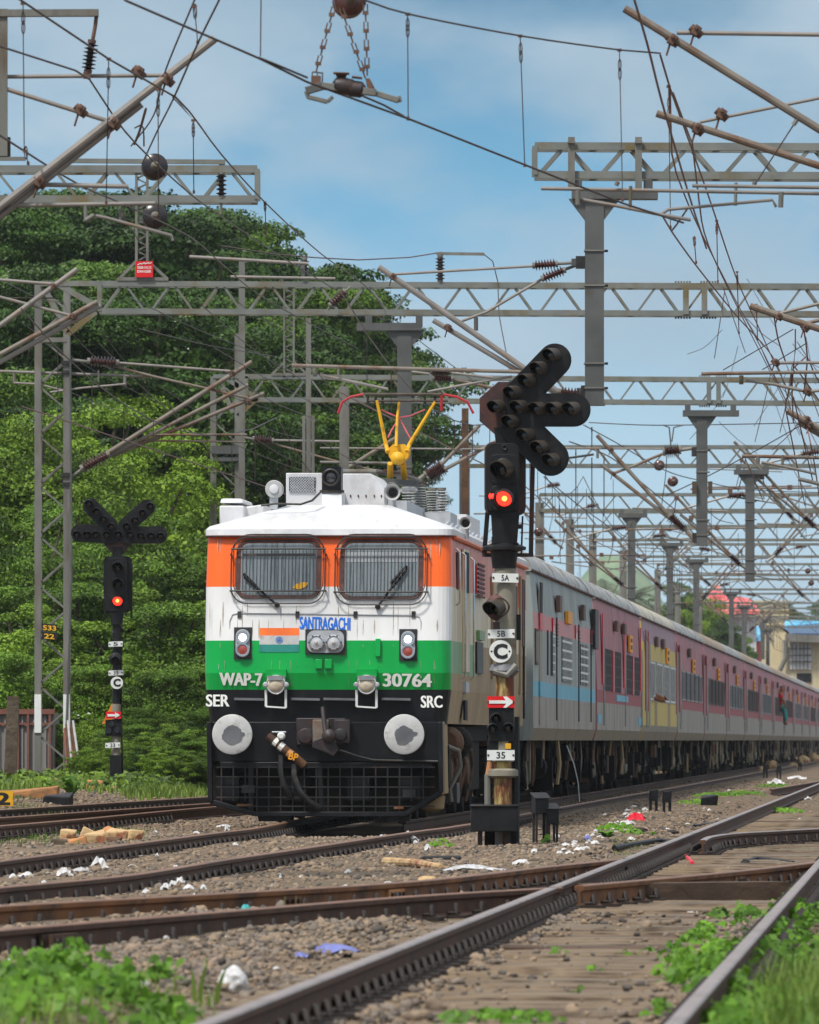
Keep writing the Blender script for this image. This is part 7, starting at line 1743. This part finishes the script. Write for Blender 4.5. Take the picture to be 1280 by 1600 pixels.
sp = [(gp(*q), r_, k) for q, r_, k in [((1120, 1252), .5, 160), ((1160, 1250), .5, 160), ((1090, 1262), .4, 90), ((1220, 1270), .4, 110), ((1210, 1235), .5, 100), ((960, 1310), .22, 60), ((985, 1318), .16, 26), ((690, 1335), .16, 20), ((855, 1332), .1, 12)]]
weeds('track_weeds', sp, 0, .075, .09, 'leaf_weed', 'low green weeds between the train and the shiny rail')
blades('moss_grass', area(1600, 950, 1280, 1322, 1342, dens=lambda px, y, X, D: .8 if 960 < px < 1270 else 0), .035, .004, 'grass_blade', 'mossy grass on the timbers behind the rusty crossing rail')
def strip(n, s0, s1, t0, t1, dens):
    out = []
    while len(out) < n:
        s_, t_ = random.uniform(s0, s1), random.uniform(t0, t1); p = ST(s_, t_)
        if random.random() < dens(CX + F * p.x / p.y, t_): out.append((p.x, p.y))
    return out
vd = lambda px, t_: (1 if px > 195 else .12 + .3 * (px < 60)) * smooth(-11.6, -12.6, t_) if px < 430 else 0
blades('verge_grass', strip(26000, 122, 162, -17.5, -11.4, vd), .15, .011, 'grass_blade', 'sunlit grass along the green verge beyond the left track')
pts = strip(2600, 124, 150, -17, -12.6, lambda px, t_: .9 if 190 < px < 420 else .15 * (px < 420))
weeds('verge_weeds', [(q, .3, 7) for q in pts], 0, .11, .22, 'leaf_light', 'low leafy weeds on the green verge beyond the left track')
blades('track_grass', area(1500, -30, 330, 1292, 1332, dens=lambda px, y, X, D: max(0, mnoise.noise(V((X * 1.3, D * .3, 9))) * 2 + .3) * max(0, 1 - px / 260)), .06, .005, 'grass_blade', 'thin grass on the ballast before the left track')
# ================= trackside clutter =================
def ground_loc(px, py, z=None):
    D = 22.0
    while D < 400:
        p = W(px, py, D); g_ = zground(p.x, p.y)
        if p.z <= g_: p.z = g_; return p
        D += .1 if D < 60 else .25
    return p
def lump(px, py, wpx, hpx, m, label, nm, cat, grp=None, seed=0, rough=.25, flatb=True, D=None):
    import bmesh
    p = ground_loc(px, py) if D is None else W(px, py, D); k = F / p.y; bm = bmesh.new(); bmesh.ops.create_icosphere(bm, subdivisions=3, radius=1); off = V((seed * 3.1, seed * 1.7, 0))
    for v in bm.verts:
        n_ = v.co.copy(); v.co = n_ * (1 + rough * mnoise.noise(n_ * 1.4 + off) + rough * .7 * mnoise.noise(n_ * 3.5 + off)); v.co = V((v.co.x * wpx / k / 2, v.co.y * wpx / k / 2.2, (v.co.z + .55) * hpx / k / 1.55))
    me = bpy.data.meshes.new(nm); bm.to_mesh(me); bm.free(); me.materials.append(M[m]); o = nobj(nm, me, None, p); return tag(o, label, cat, grp)
def crumple(px, py, wpx, hpx, m, label, nm='paper_scrap', cat='litter', grp=None, seed=0):
    p = ground_loc(px, py); k = F / p.y; w_, h_ = wpx / k, hpx / k; r = random.Random(seed); n = 7; vs = []; fs = []
    for i in range(n):
        for j in range(n):
            u, v = i / (n - 1) - .5, j / (n - 1) - .5; z = h_ * max(.08, (.9 - 2.2 * (u * u + v * v)) + r.uniform(-.35, .35)); e = 1 + r.uniform(-.18, .18)
            vs.append(V((u * w_ * e, v * w_ * .8 * e, z)))
    for i in range(n - 1):
        for j in range(n - 1): fs.append((i * n + j, (i + 1) * n + j, (i + 1) * n + j + 1, i * n + j + 1))
    mb = MB(); mb.add(vs, fs, m); o = mb.build(nm, local=True, smooth=0); o.location = p; sd_ = o.modifiers.new('t', 'SOLIDIFY'); sd_.thickness = .002
    return tag(o, label, cat, grp)
crumple(994, 1283, 28, 12, 'litter_red', 'bright red plastic bag on the brown earth by the train', 'plastic_bag', 'plastic bag', seed=1)
crumple(984, 1289, 18, 6, 'litter_white', 'white scrap beside the bright red plastic bag', seed=60)
crumple(522, 1492, 82, 17, 'litter_blue', 'torn blue plastic sheet on the ballast before the shiny rail', 'plastic_sheet', 'plastic sheet', seed=2); crumple(470, 1497, 22, 8, 'litter_blue', 'small blue plastic scrap left of the torn blue sheet', 'plastic_sheet', 'plastic sheet', seed=22)
lump(384, 1434, 18, 20, 'litter_teal', 'teal crumpled packet leaning on the lower crossing rail', 'packet', 'packet', seed=3); lump(667, 1396, 36, 28, 'block_cream', 'pale boulder between the crossing rails', 'boulder', 'boulder', seed=4); lump(365, 1552, 46, 38, 'litter_white', 'white crumpled lump beside grass blades at lower left', 'rubble_lump', 'rubble', seed=5)
lump(222, 1545, 24, 14, 'litter_white', 'whitish stone among the weeds at lower left', 'rubble_lump', 'rubble', seed=51); lump(210, 1452, 14, 16, 'block_cream', 'small yellow cream stone by the lower crossing rail', 'rubble_lump', 'rubble', seed=52)
crumple(918, 1300 + 14, 12, 9, 'litter_blue', 'small bright blue wrapper among white scraps', 'wrapper', 'litter', seed=7)
sc = [(100, 1361, 22, 14), (40, 1362, 22, 8), (20, 1364, 12, 7), (127, 1354, 28, 7), (155, 1349, 26, 17), (305, 1411, 12, 13), (228, 1388, 12, 8), (258, 1382, 14, 10), (270, 1378, 12, 10), (295, 1382, 16, 8), (282, 1372, 14, 10), (318, 1382, 10, 8), (350, 1294, 22, 6), (355, 1300, 8, 10), (330, 1356, 12, 6), (368, 1323, 8, 6), (414, 1349, 10, 8), (636, 1308, 12, 9), (650, 1319, 8, 6), (668, 1330, 10, 10), (645, 1316, 20, 8), (243, 1303, 8, 5), (815, 1352, 26, 9), (835, 1334, 12, 8), (1108, 1398, 26, 7), (1082, 1430, 22, 6), (1044, 1506, 20, 9), (1138, 1360, 16, 4), (986, 1313, 12, 5), (870, 1310, 10, 7), (885, 1323, 14, 6), (905, 1330, 16, 6), (930, 1320, 12, 6), (890, 1335, 12, 5), (875, 1336, 10, 6), (945, 1308, 10, 5), (915, 1327, 14, 4), (960, 1297, 14, 5), (970, 1293, 12, 6), (1213, 1228, 26, 12), (1245, 1218, 28, 6), (990, 1262, 10, 4), (1099, 1226, 8, 5), (950, 1257, 7, 5), (978, 1274, 10, 5), (1042, 1298, 8, 4), (925, 1243, 7, 5), (1008, 1267, 9, 6), (1122, 1283, 8, 4), (1262, 1250, 12, 5), (52, 1306, 10, 4), (150, 1286, 8, 4)]
where = ['by the left rail of the locomotive track', 'between the rails at far left', 'between the crossing rails at left', 'in front of the locomotive', 'right of the tall signal base', 'on the brown timbers', 'near the red plastic bag', 'beside the train wheels']
for k in range(52):
    u = random.random(); sc.append((880 + 125 * u + random.gauss(0, 9), 1333 - 62 * u + random.gauss(0, 5), random.uniform(4, 11), random.uniform(2, 5)))
for k in range(26):
    sc.append((random.uniform(0, 640), random.uniform(1352, 1396), random.uniform(5, 13), random.uniform(3, 7)))
for k in range(46): sc.append((random.uniform(0, 720), random.choice([random.uniform(1300, 1345), random.uniform(1350, 1398), random.uniform(1440, 1560)]), random.uniform(4, 12), random.uniform(2, 6)))
for k in range(14): sc.append((random.uniform(930, 1270), random.uniform(1215, 1300), random.uniform(4, 9), random.uniform(2, 4)))
for i, (x, y, a, b) in enumerate(sc):
    if x < 430 and 1343 < y < 1394 and i < 20: y += 9
    kx = 5 if x > 1040 and y > 1340 else 7 if y < 1262 and x > 900 else 6 if x > 950 and y < 1320 else 4 if x > 690 else 3 if x > 320 and y < 1330 else 2 if y > 1368 else 1 if x < 60 else 0
    crumple(x, y, a, b, 'litter_white' if i < 56 or i % 3 else 'litter_grey', 'pale litter scrap ' + where[kx], 'paper_scrap', 'litter', 'pale litter ' + where[kx], seed=100 + i)
crumple(740, 1361, 90, 9, 'litter_white', 'long white flattened sheet before the tall signal', 'plastic_sheet', 'plastic sheet', seed=31)
tp = thing('wooden_log', 'pale weathered log lying left of the tall signal base', 'log', ground_loc(640, 1356)); mb = MB(); a, b = ground_loc(603, 1352), ground_loc(690, 1359); mb.tube([a + V((0, 0, .03)), (a + b) / 2 + V((0, 0, .04)), b + V((0, 0, .02))], .045, 'block_cream', 10, r2=.03); mb.build('log', tp)
def slab(px, py, wpx, hpx, dep, m, label, nm='concrete_block', cat='concrete block', grp=None, ry=0.0, rz=0.0):
    p = ground_loc(px, py); k = F / p.y; r = random.Random(px); w_, h_ = wpx / k / 2, hpx / k; vs = []
    for z in (-.05, h_):
        for x, y in ((-w_, -dep / 2), (w_, -dep / 2), (w_, dep / 2), (-w_, dep / 2)): vs.append(V((x + r.uniform(-.03, .03), y + r.uniform(-.03, .03), z + (r.uniform(-.05, .03) if z > 0 else 0))))
    mb = MB(); mb.add(vs, [(3, 2, 1, 0), (4, 5, 6, 7), (0, 1, 5, 4), (1, 2, 6, 5), (2, 3, 7, 6), (3, 0, 4, 7)], m); o = mb.build(nm, local=True, smooth=0, bevel=.02); o.location = p; o.rotation_euler = (0, ry, rz); return tag(o, label, cat, grp)
slab(45, 1246, 95, 13, .4, 'block_orange', 'long orange brown concrete slab left of the black box', ry=-.06); slab(145, 1236, 30, 17, .4, 'block_orange', 'leaning orange concrete block right of the leafy plant', ry=.12); slab(92, 1232, 22, 14, .35, 'block_orange', 'short orange slab behind the leafy plant'); slab(162, 1222, 26, 20, .4, 'bark', 'grey brown broken block behind the leaning orange block', ry=.5); slab(176, 1226, 16, 14, .3, 'block_cream', 'small cream block against the antler signal base', ry=-.5); slab(174, 1238, 16, 10, .25, 'block_orange', 'small orange chunk in front of the antler signal'); slab(255, 1234, 24, 8, .3, 'block_cream', 'low cream slab on the grass verge', ry=.1)
slab(90, 1257, 45, 17, .5, 'sig_black', 'black iron box on the gravel before the leafy plant', 'iron_box', 'trackside box'); slab(264, 1228, 14, 14, .3, 'sig_black', 'small black box on the grass verge', 'iron_box', 'trackside box')
slab(1108, 1259, 24, 16, .4, 'sig_black', 'black sloped box on the brown earth near green weeds', 'iron_box', 'trackside box')
p = ground_loc(8, 1262); t = thing('marker_board', 'yellow board with a black digit at the far left edge', 'marker board', p); mb = MB(); k = F / p.y; mb.box((0, 0, .12), (25 / k, .06, 24 / k), 'yellow_paint'); mb.text('2', lambda u, v: V((-.13 + .2 * u, -.032, .03 + .17 * v)), 'letter_black', .04); mb.build('board', t, local=True, smooth=0)
# rubble by the left rail
for i, (x, y, a, b, m, ry) in enumerate([(105, 1312, 24, 20, 'block_cream', .2), (122, 1318, 30, 12, 'block_orange', -.2), (138, 1310, 22, 14, 'block_cream', .3), (150, 1317, 34, 16, 'block_cream', -.25), (168, 1308, 20, 12, 'block_orange', .3), (186, 1312, 34, 15, 'block_cream', 0), (208, 1312, 26, 14, 'block_cream', .25), (92, 1320, 24, 8, 'bark', 0), (176, 1316, 16, 10, 'bogie_rust', .3)]):
    slab(x, y, a, b, .16, m, ['cream broken brick at the left of the rubble pile', 'orange flat brick low in the rubble pile', 'cream brick standing in the rubble pile', 'large cream block in the middle of the rubble pile', 'orange brick behind the middle of the rubble pile', 'wide cream block right of the rubble pile middle', 'cream block at the right end of the rubble pile', 'brown flat chunk at the left end of the rubble pile', 'rusty chunk between cream blocks of the rubble pile'][i], 'broken_brick', 'brick', 'rubble pile by the left rail', ry=ry, rz=random.uniform(-.5, .5))
for i, (x, y, a, b) in enumerate([(1205, 1202, 18, 16), (1190, 1208, 10, 10), (1255, 1195, 20, 14), (1272, 1192, 16, 16), (1240, 1200, 14, 8)]): lump(x, y, a, b, 'block_cream', ['cream stone between the far black posts', 'small cream stone left of the far black posts', 'cream stone heap near the right edge', 'tall cream stone at the right edge', 'small flat cream stone near the right edge'][i], 'boulder', 'boulder', 'far cream stones', seed=40 + i)
# shed and leaning rods
p = W(40, 1215, 143); p.z = zground(p.x, p.y); t = thing('metal_shed', 'grey sheet metal shed with red brown frame behind the lattice mast', 'shed', p)
q = lambda x, y, d=0: W(x, y, 143) + V((0, d, 0))
mb = MB(); mb.prism([q(-60, 1116), q(84, 1114), q(84, 1225), q(-60, 1225)], (0, 2.4, 0), 'shed_sheet')
for x in range(-55, 84, 9): mb.bar(q(x, 1118, -.02), q(x, 1222, -.02), .03, .03, 'shed_sheet', up=V((0, 1, 0)))
mb.build('wall', t, smooth=0); mb = MB(); mb.bar(q(-62, 1112, -.04), q(86, 1112, -.04), .1, .09, 'shed_frame'); mb.bar(q(-62, 1131, -.05), q(84, 1131, -.05), .04, .04, 'shed_frame')
for x in (28, 44, 78): mb.bar(q(x, 1114, -.06), q(x, 1222, -.06), .04, .05, 'shed_frame', up=V((0, 1, 0)))
mb.build('frame', t, smooth=0)
p = W(20, 1230, 136); p.z = zground(p.x, p.y); mb = MB(); a, b = W(15, 1235, 136), W(21, 1088, 136); mb.bar(a, b, .2, .2, 'bark', up=V((0, 1, 0))); tag(mb.build('timber_post', origin=p), 'dark weathered timber post before the grey shed', 'post')
for i in range(6):
    a, b = W(106 + i * 4.4, 1222, 139), W(101 + i * 2.6, 1138 - (i % 3) * 6, 139 + .4); a.z = zground(a.x, a.y); mb = MB(); mb.tube([a, b], .022, ['shed_frame', 'bogie_rust', 'porcelain_grey'][i % 3], 7); tag(mb.build('steel_rod', origin=a), ['leftmost leaning steel rod against the lattice mast', 'rust leaning rod second from the lattice mast', 'pale leaning rod third from the lattice mast', 'red brown leaning rod in the bundle centre', 'rust leaning rod fifth from the lattice mast', 'pale leaning rod at the outer right of the bundle'][i], 'rod', 'rods leaning beside the shed')
# leafy single plants
def plant(px, py, hpx, wpx, label, n=16, m='leaf_weed'):
    p = ground_loc(px, py); k = F / p.y; h_, w_ = hpx / k, wpx / k / 2; r = random.Random(px); t = thing('plant', label, 'plant', p); mb = MB()
    for i in range(n):
        a = r.uniform(0, 6.28); d = V((math.cos(a), math.sin(a), 0)); L_ = w_ * r.uniform(.6, 1.1); hz = h_ * r.uniform(.4, 1); sd_ = V((-d.y, d.x, 0)); c0 = V((0, 0, hz * .25)); pts = [(c0, .1), (c0 + d * L_ * .35 + V((0, 0, hz * .45)), 1), (c0 + d * L_ * .75 + V((0, 0, hz * .7)), .85), (c0 + d * L_ * 1.1 + V((0, 0, hz * .62)), .05)]; o = len(mb.v); vs = []
        for c, s_ in pts: vs += [c + sd_ * s_ * w_ * .28, c - sd_ * s_ * w_ * .28]
        mb.add(vs, [(0, 1, 3, 2), (2, 3, 5, 4), (4, 5, 7, 6)], m)
    mb.build('foliage', t, local=True, smooth=0); mb = MB(); mb.tube([(0, 0, -.02), (0, 0, h_ * .6)], h_ * .03, 'grass_blade', 6); mb.build('stem', t, local=True)
plant(112, 1250, 42, 44, 'leafy cabbage like plant behind the black iron box'); plant(76, 1246, 30, 22, 'small leafy plant left of the cabbage like one', 10); plant(948, 1312, 16, 46, 'low broad leafed plant on the earth right of the tall signal', 18); plant(1020, 1306, 8, 18, 'tiny green plant below the bright red bag', 8)
plant(95, 1480, 30, 60, 'blurred upright weed above the lower left corner', 14); plant(255, 1590, 30, 60, 'blurred grassy weed left of the white lump', 12)
for i, (px, y, hgt, lean) in enumerate([(304, 1575, 60, -4), (312, 1572, 66, 12), (338, 1572, 62, 18), (326, 1578, 30, 6)]):
    p = ground_loc(px, y); k = F / p.y; mb = MB(); l = lean / k; h_ = hgt / k; vs = []
    for u, w_ in ((0, .012), (.4, .011), (.75, .008), (1, .001)): vs += [V((l * u * u - w_, 0, h_ * u)), V((l * u * u + w_, .004, h_ * u))]
    mb.add(vs, [(0, 1, 3, 2), (2, 3, 5, 4), (4, 5, 7, 6)], 'grass_blade'); o = mb.build('grass_blade', local=True); o.location = p; tag(o, ['straight broad grass blade left of the white lump', 'tall leaning grass blade left of the white lump', 'bright grass blade touching the white lump', 'short grass blade between the taller ones'][i], 'grass blade', 'single blades before the shiny rail')
# far small posts and cables
for i, (px, y) in enumerate([(1021, 1268), (1042, 1270), (1196, 1216), (1217, 1218), (1250, 1204)]):
    p = ground_loc(px, y); t = thing('point_indicator', ['small black twin legged post by the red bag, left one', 'small black twin legged post by the red bag, right one', 'far black post left of the cream stone', 'far black post right of the cream stone', 'tiny black post near the right edge'][i], 'trackside box', p, .2, 'small black posts'); k = F / p.y; h_ = (34 if i < 2 else 22 if i < 4 else 12) / k
    mb = MB(); mb.prism([V((-.06, -.06, h_ * .5)), V((.06, -.06, h_ * .45)), V((.07, -.06, h_)), V((-.04, -.06, h_ * .96))], (0, .14, 0), 'sig_black'); mb.build('head', t, local=True)
    for x in (-.045, .05): mb = MB(); mb.bar((x, 0, -.05), (x, 0, h_ * .55), .03, .04, 'sig_black'); mb.build('leg', t, local=True)
def cable(pts, r, m, label):
    P = catmull([ground_loc(*q) + V((0, 0, r)) for q in pts], .1); mb = MB(); mb.tube(P, r, m, 7); tag(mb.build('cable', origin=P[0]), label, 'cable')
cable([(1040, 1340), (1060, 1336), (1075, 1345), (1082, 1353)], .022, 'litter_red', 'dull red cable loop beside the shiny rail'); cable([(1110, 1316), (1140, 1313), (1160, 1325)], .02, 'litter_red', 'second red cable below the curved switch rail'); cable([(1165, 1352), (1180, 1346), (1210, 1348), (1240, 1352)], .022, 'sig_black', 'black hose on the timbers between the shiny rails'); cable([(1085, 1293), (1120, 1289), (1150, 1291), (1166, 1290)], .022, 'sig_black', 'dark rod lying below the green weeds'); cable([(960, 1330), (1000, 1322), (1035, 1318), (1060, 1326)], .03, 'sig_black', 'black cable under the shiny rail near the crossing')
lump(1165, 1352, 16, 9, 'sig_black', 'black lump at the end of the black hose', 'iron_lump', 'iron lump', seed=71); lump(1000, 1300, 24, 7, 'clip_iron', 'flat rusty iron plate left of the shiny rail', 'iron_plate', 'iron plate', seed=72); lump(1050, 1303, 24, 6, 'clip_iron', 'flat dark iron plate beside the shiny rail', 'iron_plate', 'iron plate', seed=73)
slab(690, 1343, 70, 6, .3, 'sig_black', 'dark flat plank left of the black trackside box', 'plank', 'plank')
# ================= far buildings =================
def bbox_building(px0, px1, ytop, D, dep, label, nm, m):
    a, b = W(px0, ytop, D), W(px1, ytop, D); t = thing(nm, label, 'building', ((a.x + b.x) / 2, D, zground(a.x, D))); mb = MB(); mb.prism([V((a.x, D, -.4)), V((b.x, D, -.4)), V((b.x, D, a.z)), V((a.x, D, a.z))], (0, dep, 0), m); mb.build('wall', t, smooth=0); return t
t = bbox_building(1178, 1232, 940, 560, 12, 'cream station tower block rising over the far coaches', 'station_building', 'cream_wall')
mb = MB()
for y in (940, 952, 962, 975): mb.bar(W(1176, y, 559.9), W(1233, y, 559.9), .3, .16, 'cream_wall')
mb.build('cornice', t, smooth=0)
t = bbox_building(1228, 1330, 1000, 552, 14, 'cream station hall with white cladding and blue roof at the right edge', 'station_building', 'cream_wall')
q = lambda x, y, d=0: W(x, y, 552) + V((0, d, 0))
mb = MB(); mb.prism([q(1234, 1006, -.15), q(1268, 1006, -.15), q(1268, 1046, -.15), q(1234, 1046, -.15)], (0, .1, 0), 'white_cladding')
for x in range(1238, 1268, 6): mb.bar(q(x, 1006, -.2), q(x, 1046, -.2), .06, .1, 'galv', up=V((0, 1, 0)))
for y in (1014, 1024, 1034): mb.bar(q(1234, y, -.2), q(1268, y, -.2), .1, .08, 'galv')
mb.build('cladding', t, smooth=0); mb = MB(); mb.prism([q(1245, 1052, -.1), q(1268, 1052, -.1), q(1268, 1066, -.1), q(1245, 1066, -.1)], (0, .05, 0), 'window_dark'); mb.build('window', t, smooth=0)
mb = MB(); mb.prism([q(1228, 994, -1), q(1340, 996, -1), q(1330, 976, 5), q(1236, 976, 5)], (0, 0, .2), 'navy_roof'); mb.prism([q(1230, 984, 3), q(1262, 976, 4), q(1300, 976, 5), q(1232, 974, 5)], (0, .3, .3), 'blue_roof'); mb.bar(q(1226, 997, -1), q(1340, 1000, -1), .3, .5, 'galv'); mb.build('roof', t, smooth=0)
mb = MB(); mb.tube([q(1228, 1000, -.4), q(1227, 1030, -.4), q(1218, 1048, -.4)], .16, 'galv', 8); mb.build('drain_pipe', t)
t = bbox_building(1166, 1190, 1000, 530, 9, 'low house with bright blue sheet roof beside the cream tower', 'house', 'red_roof')
q = lambda x, y, d=0: W(x, y, 530) + V((0, d, 0))
mb = MB()
for y0, y1 in ((980, 1002),): mb.prism([q(1163, y1, -1), q(1192, y1, -1), q(1188, y0, 4), q(1168, y0, 4)], (0, .1, .25), 'blue_roof')
mb.build('roof', t, smooth=0)
t = bbox_building(1108, 1182, 958, 520, 10, 'house with faded red roof seen through the wires', 'house', 'white_cladding')
q = lambda x, y, d=0: W(x, y, 520) + V((0, d, 0))
mb = MB(); mb.prism([q(1104, 960, -1), q(1150, 960, -1), q(1142, 928, 5), q(1112, 928, 5)], (0, .1, .25), 'red_roof'); mb.prism([q(1150, 958, -1), q(1186, 960, -1), q(1178, 940, 4), q(1146, 934, 4)], (0, .1, .25), 'red_roof'); mb.prism([q(1116, 932, 3), q(1132, 932, 3), q(1130, 916, 6), q(1118, 916, 6)], (0, .1, .2), 'red_roof'); mb.build('roof', t, smooth=0)
HZ_DENS = 0.00009
haze(HZ_DENS)
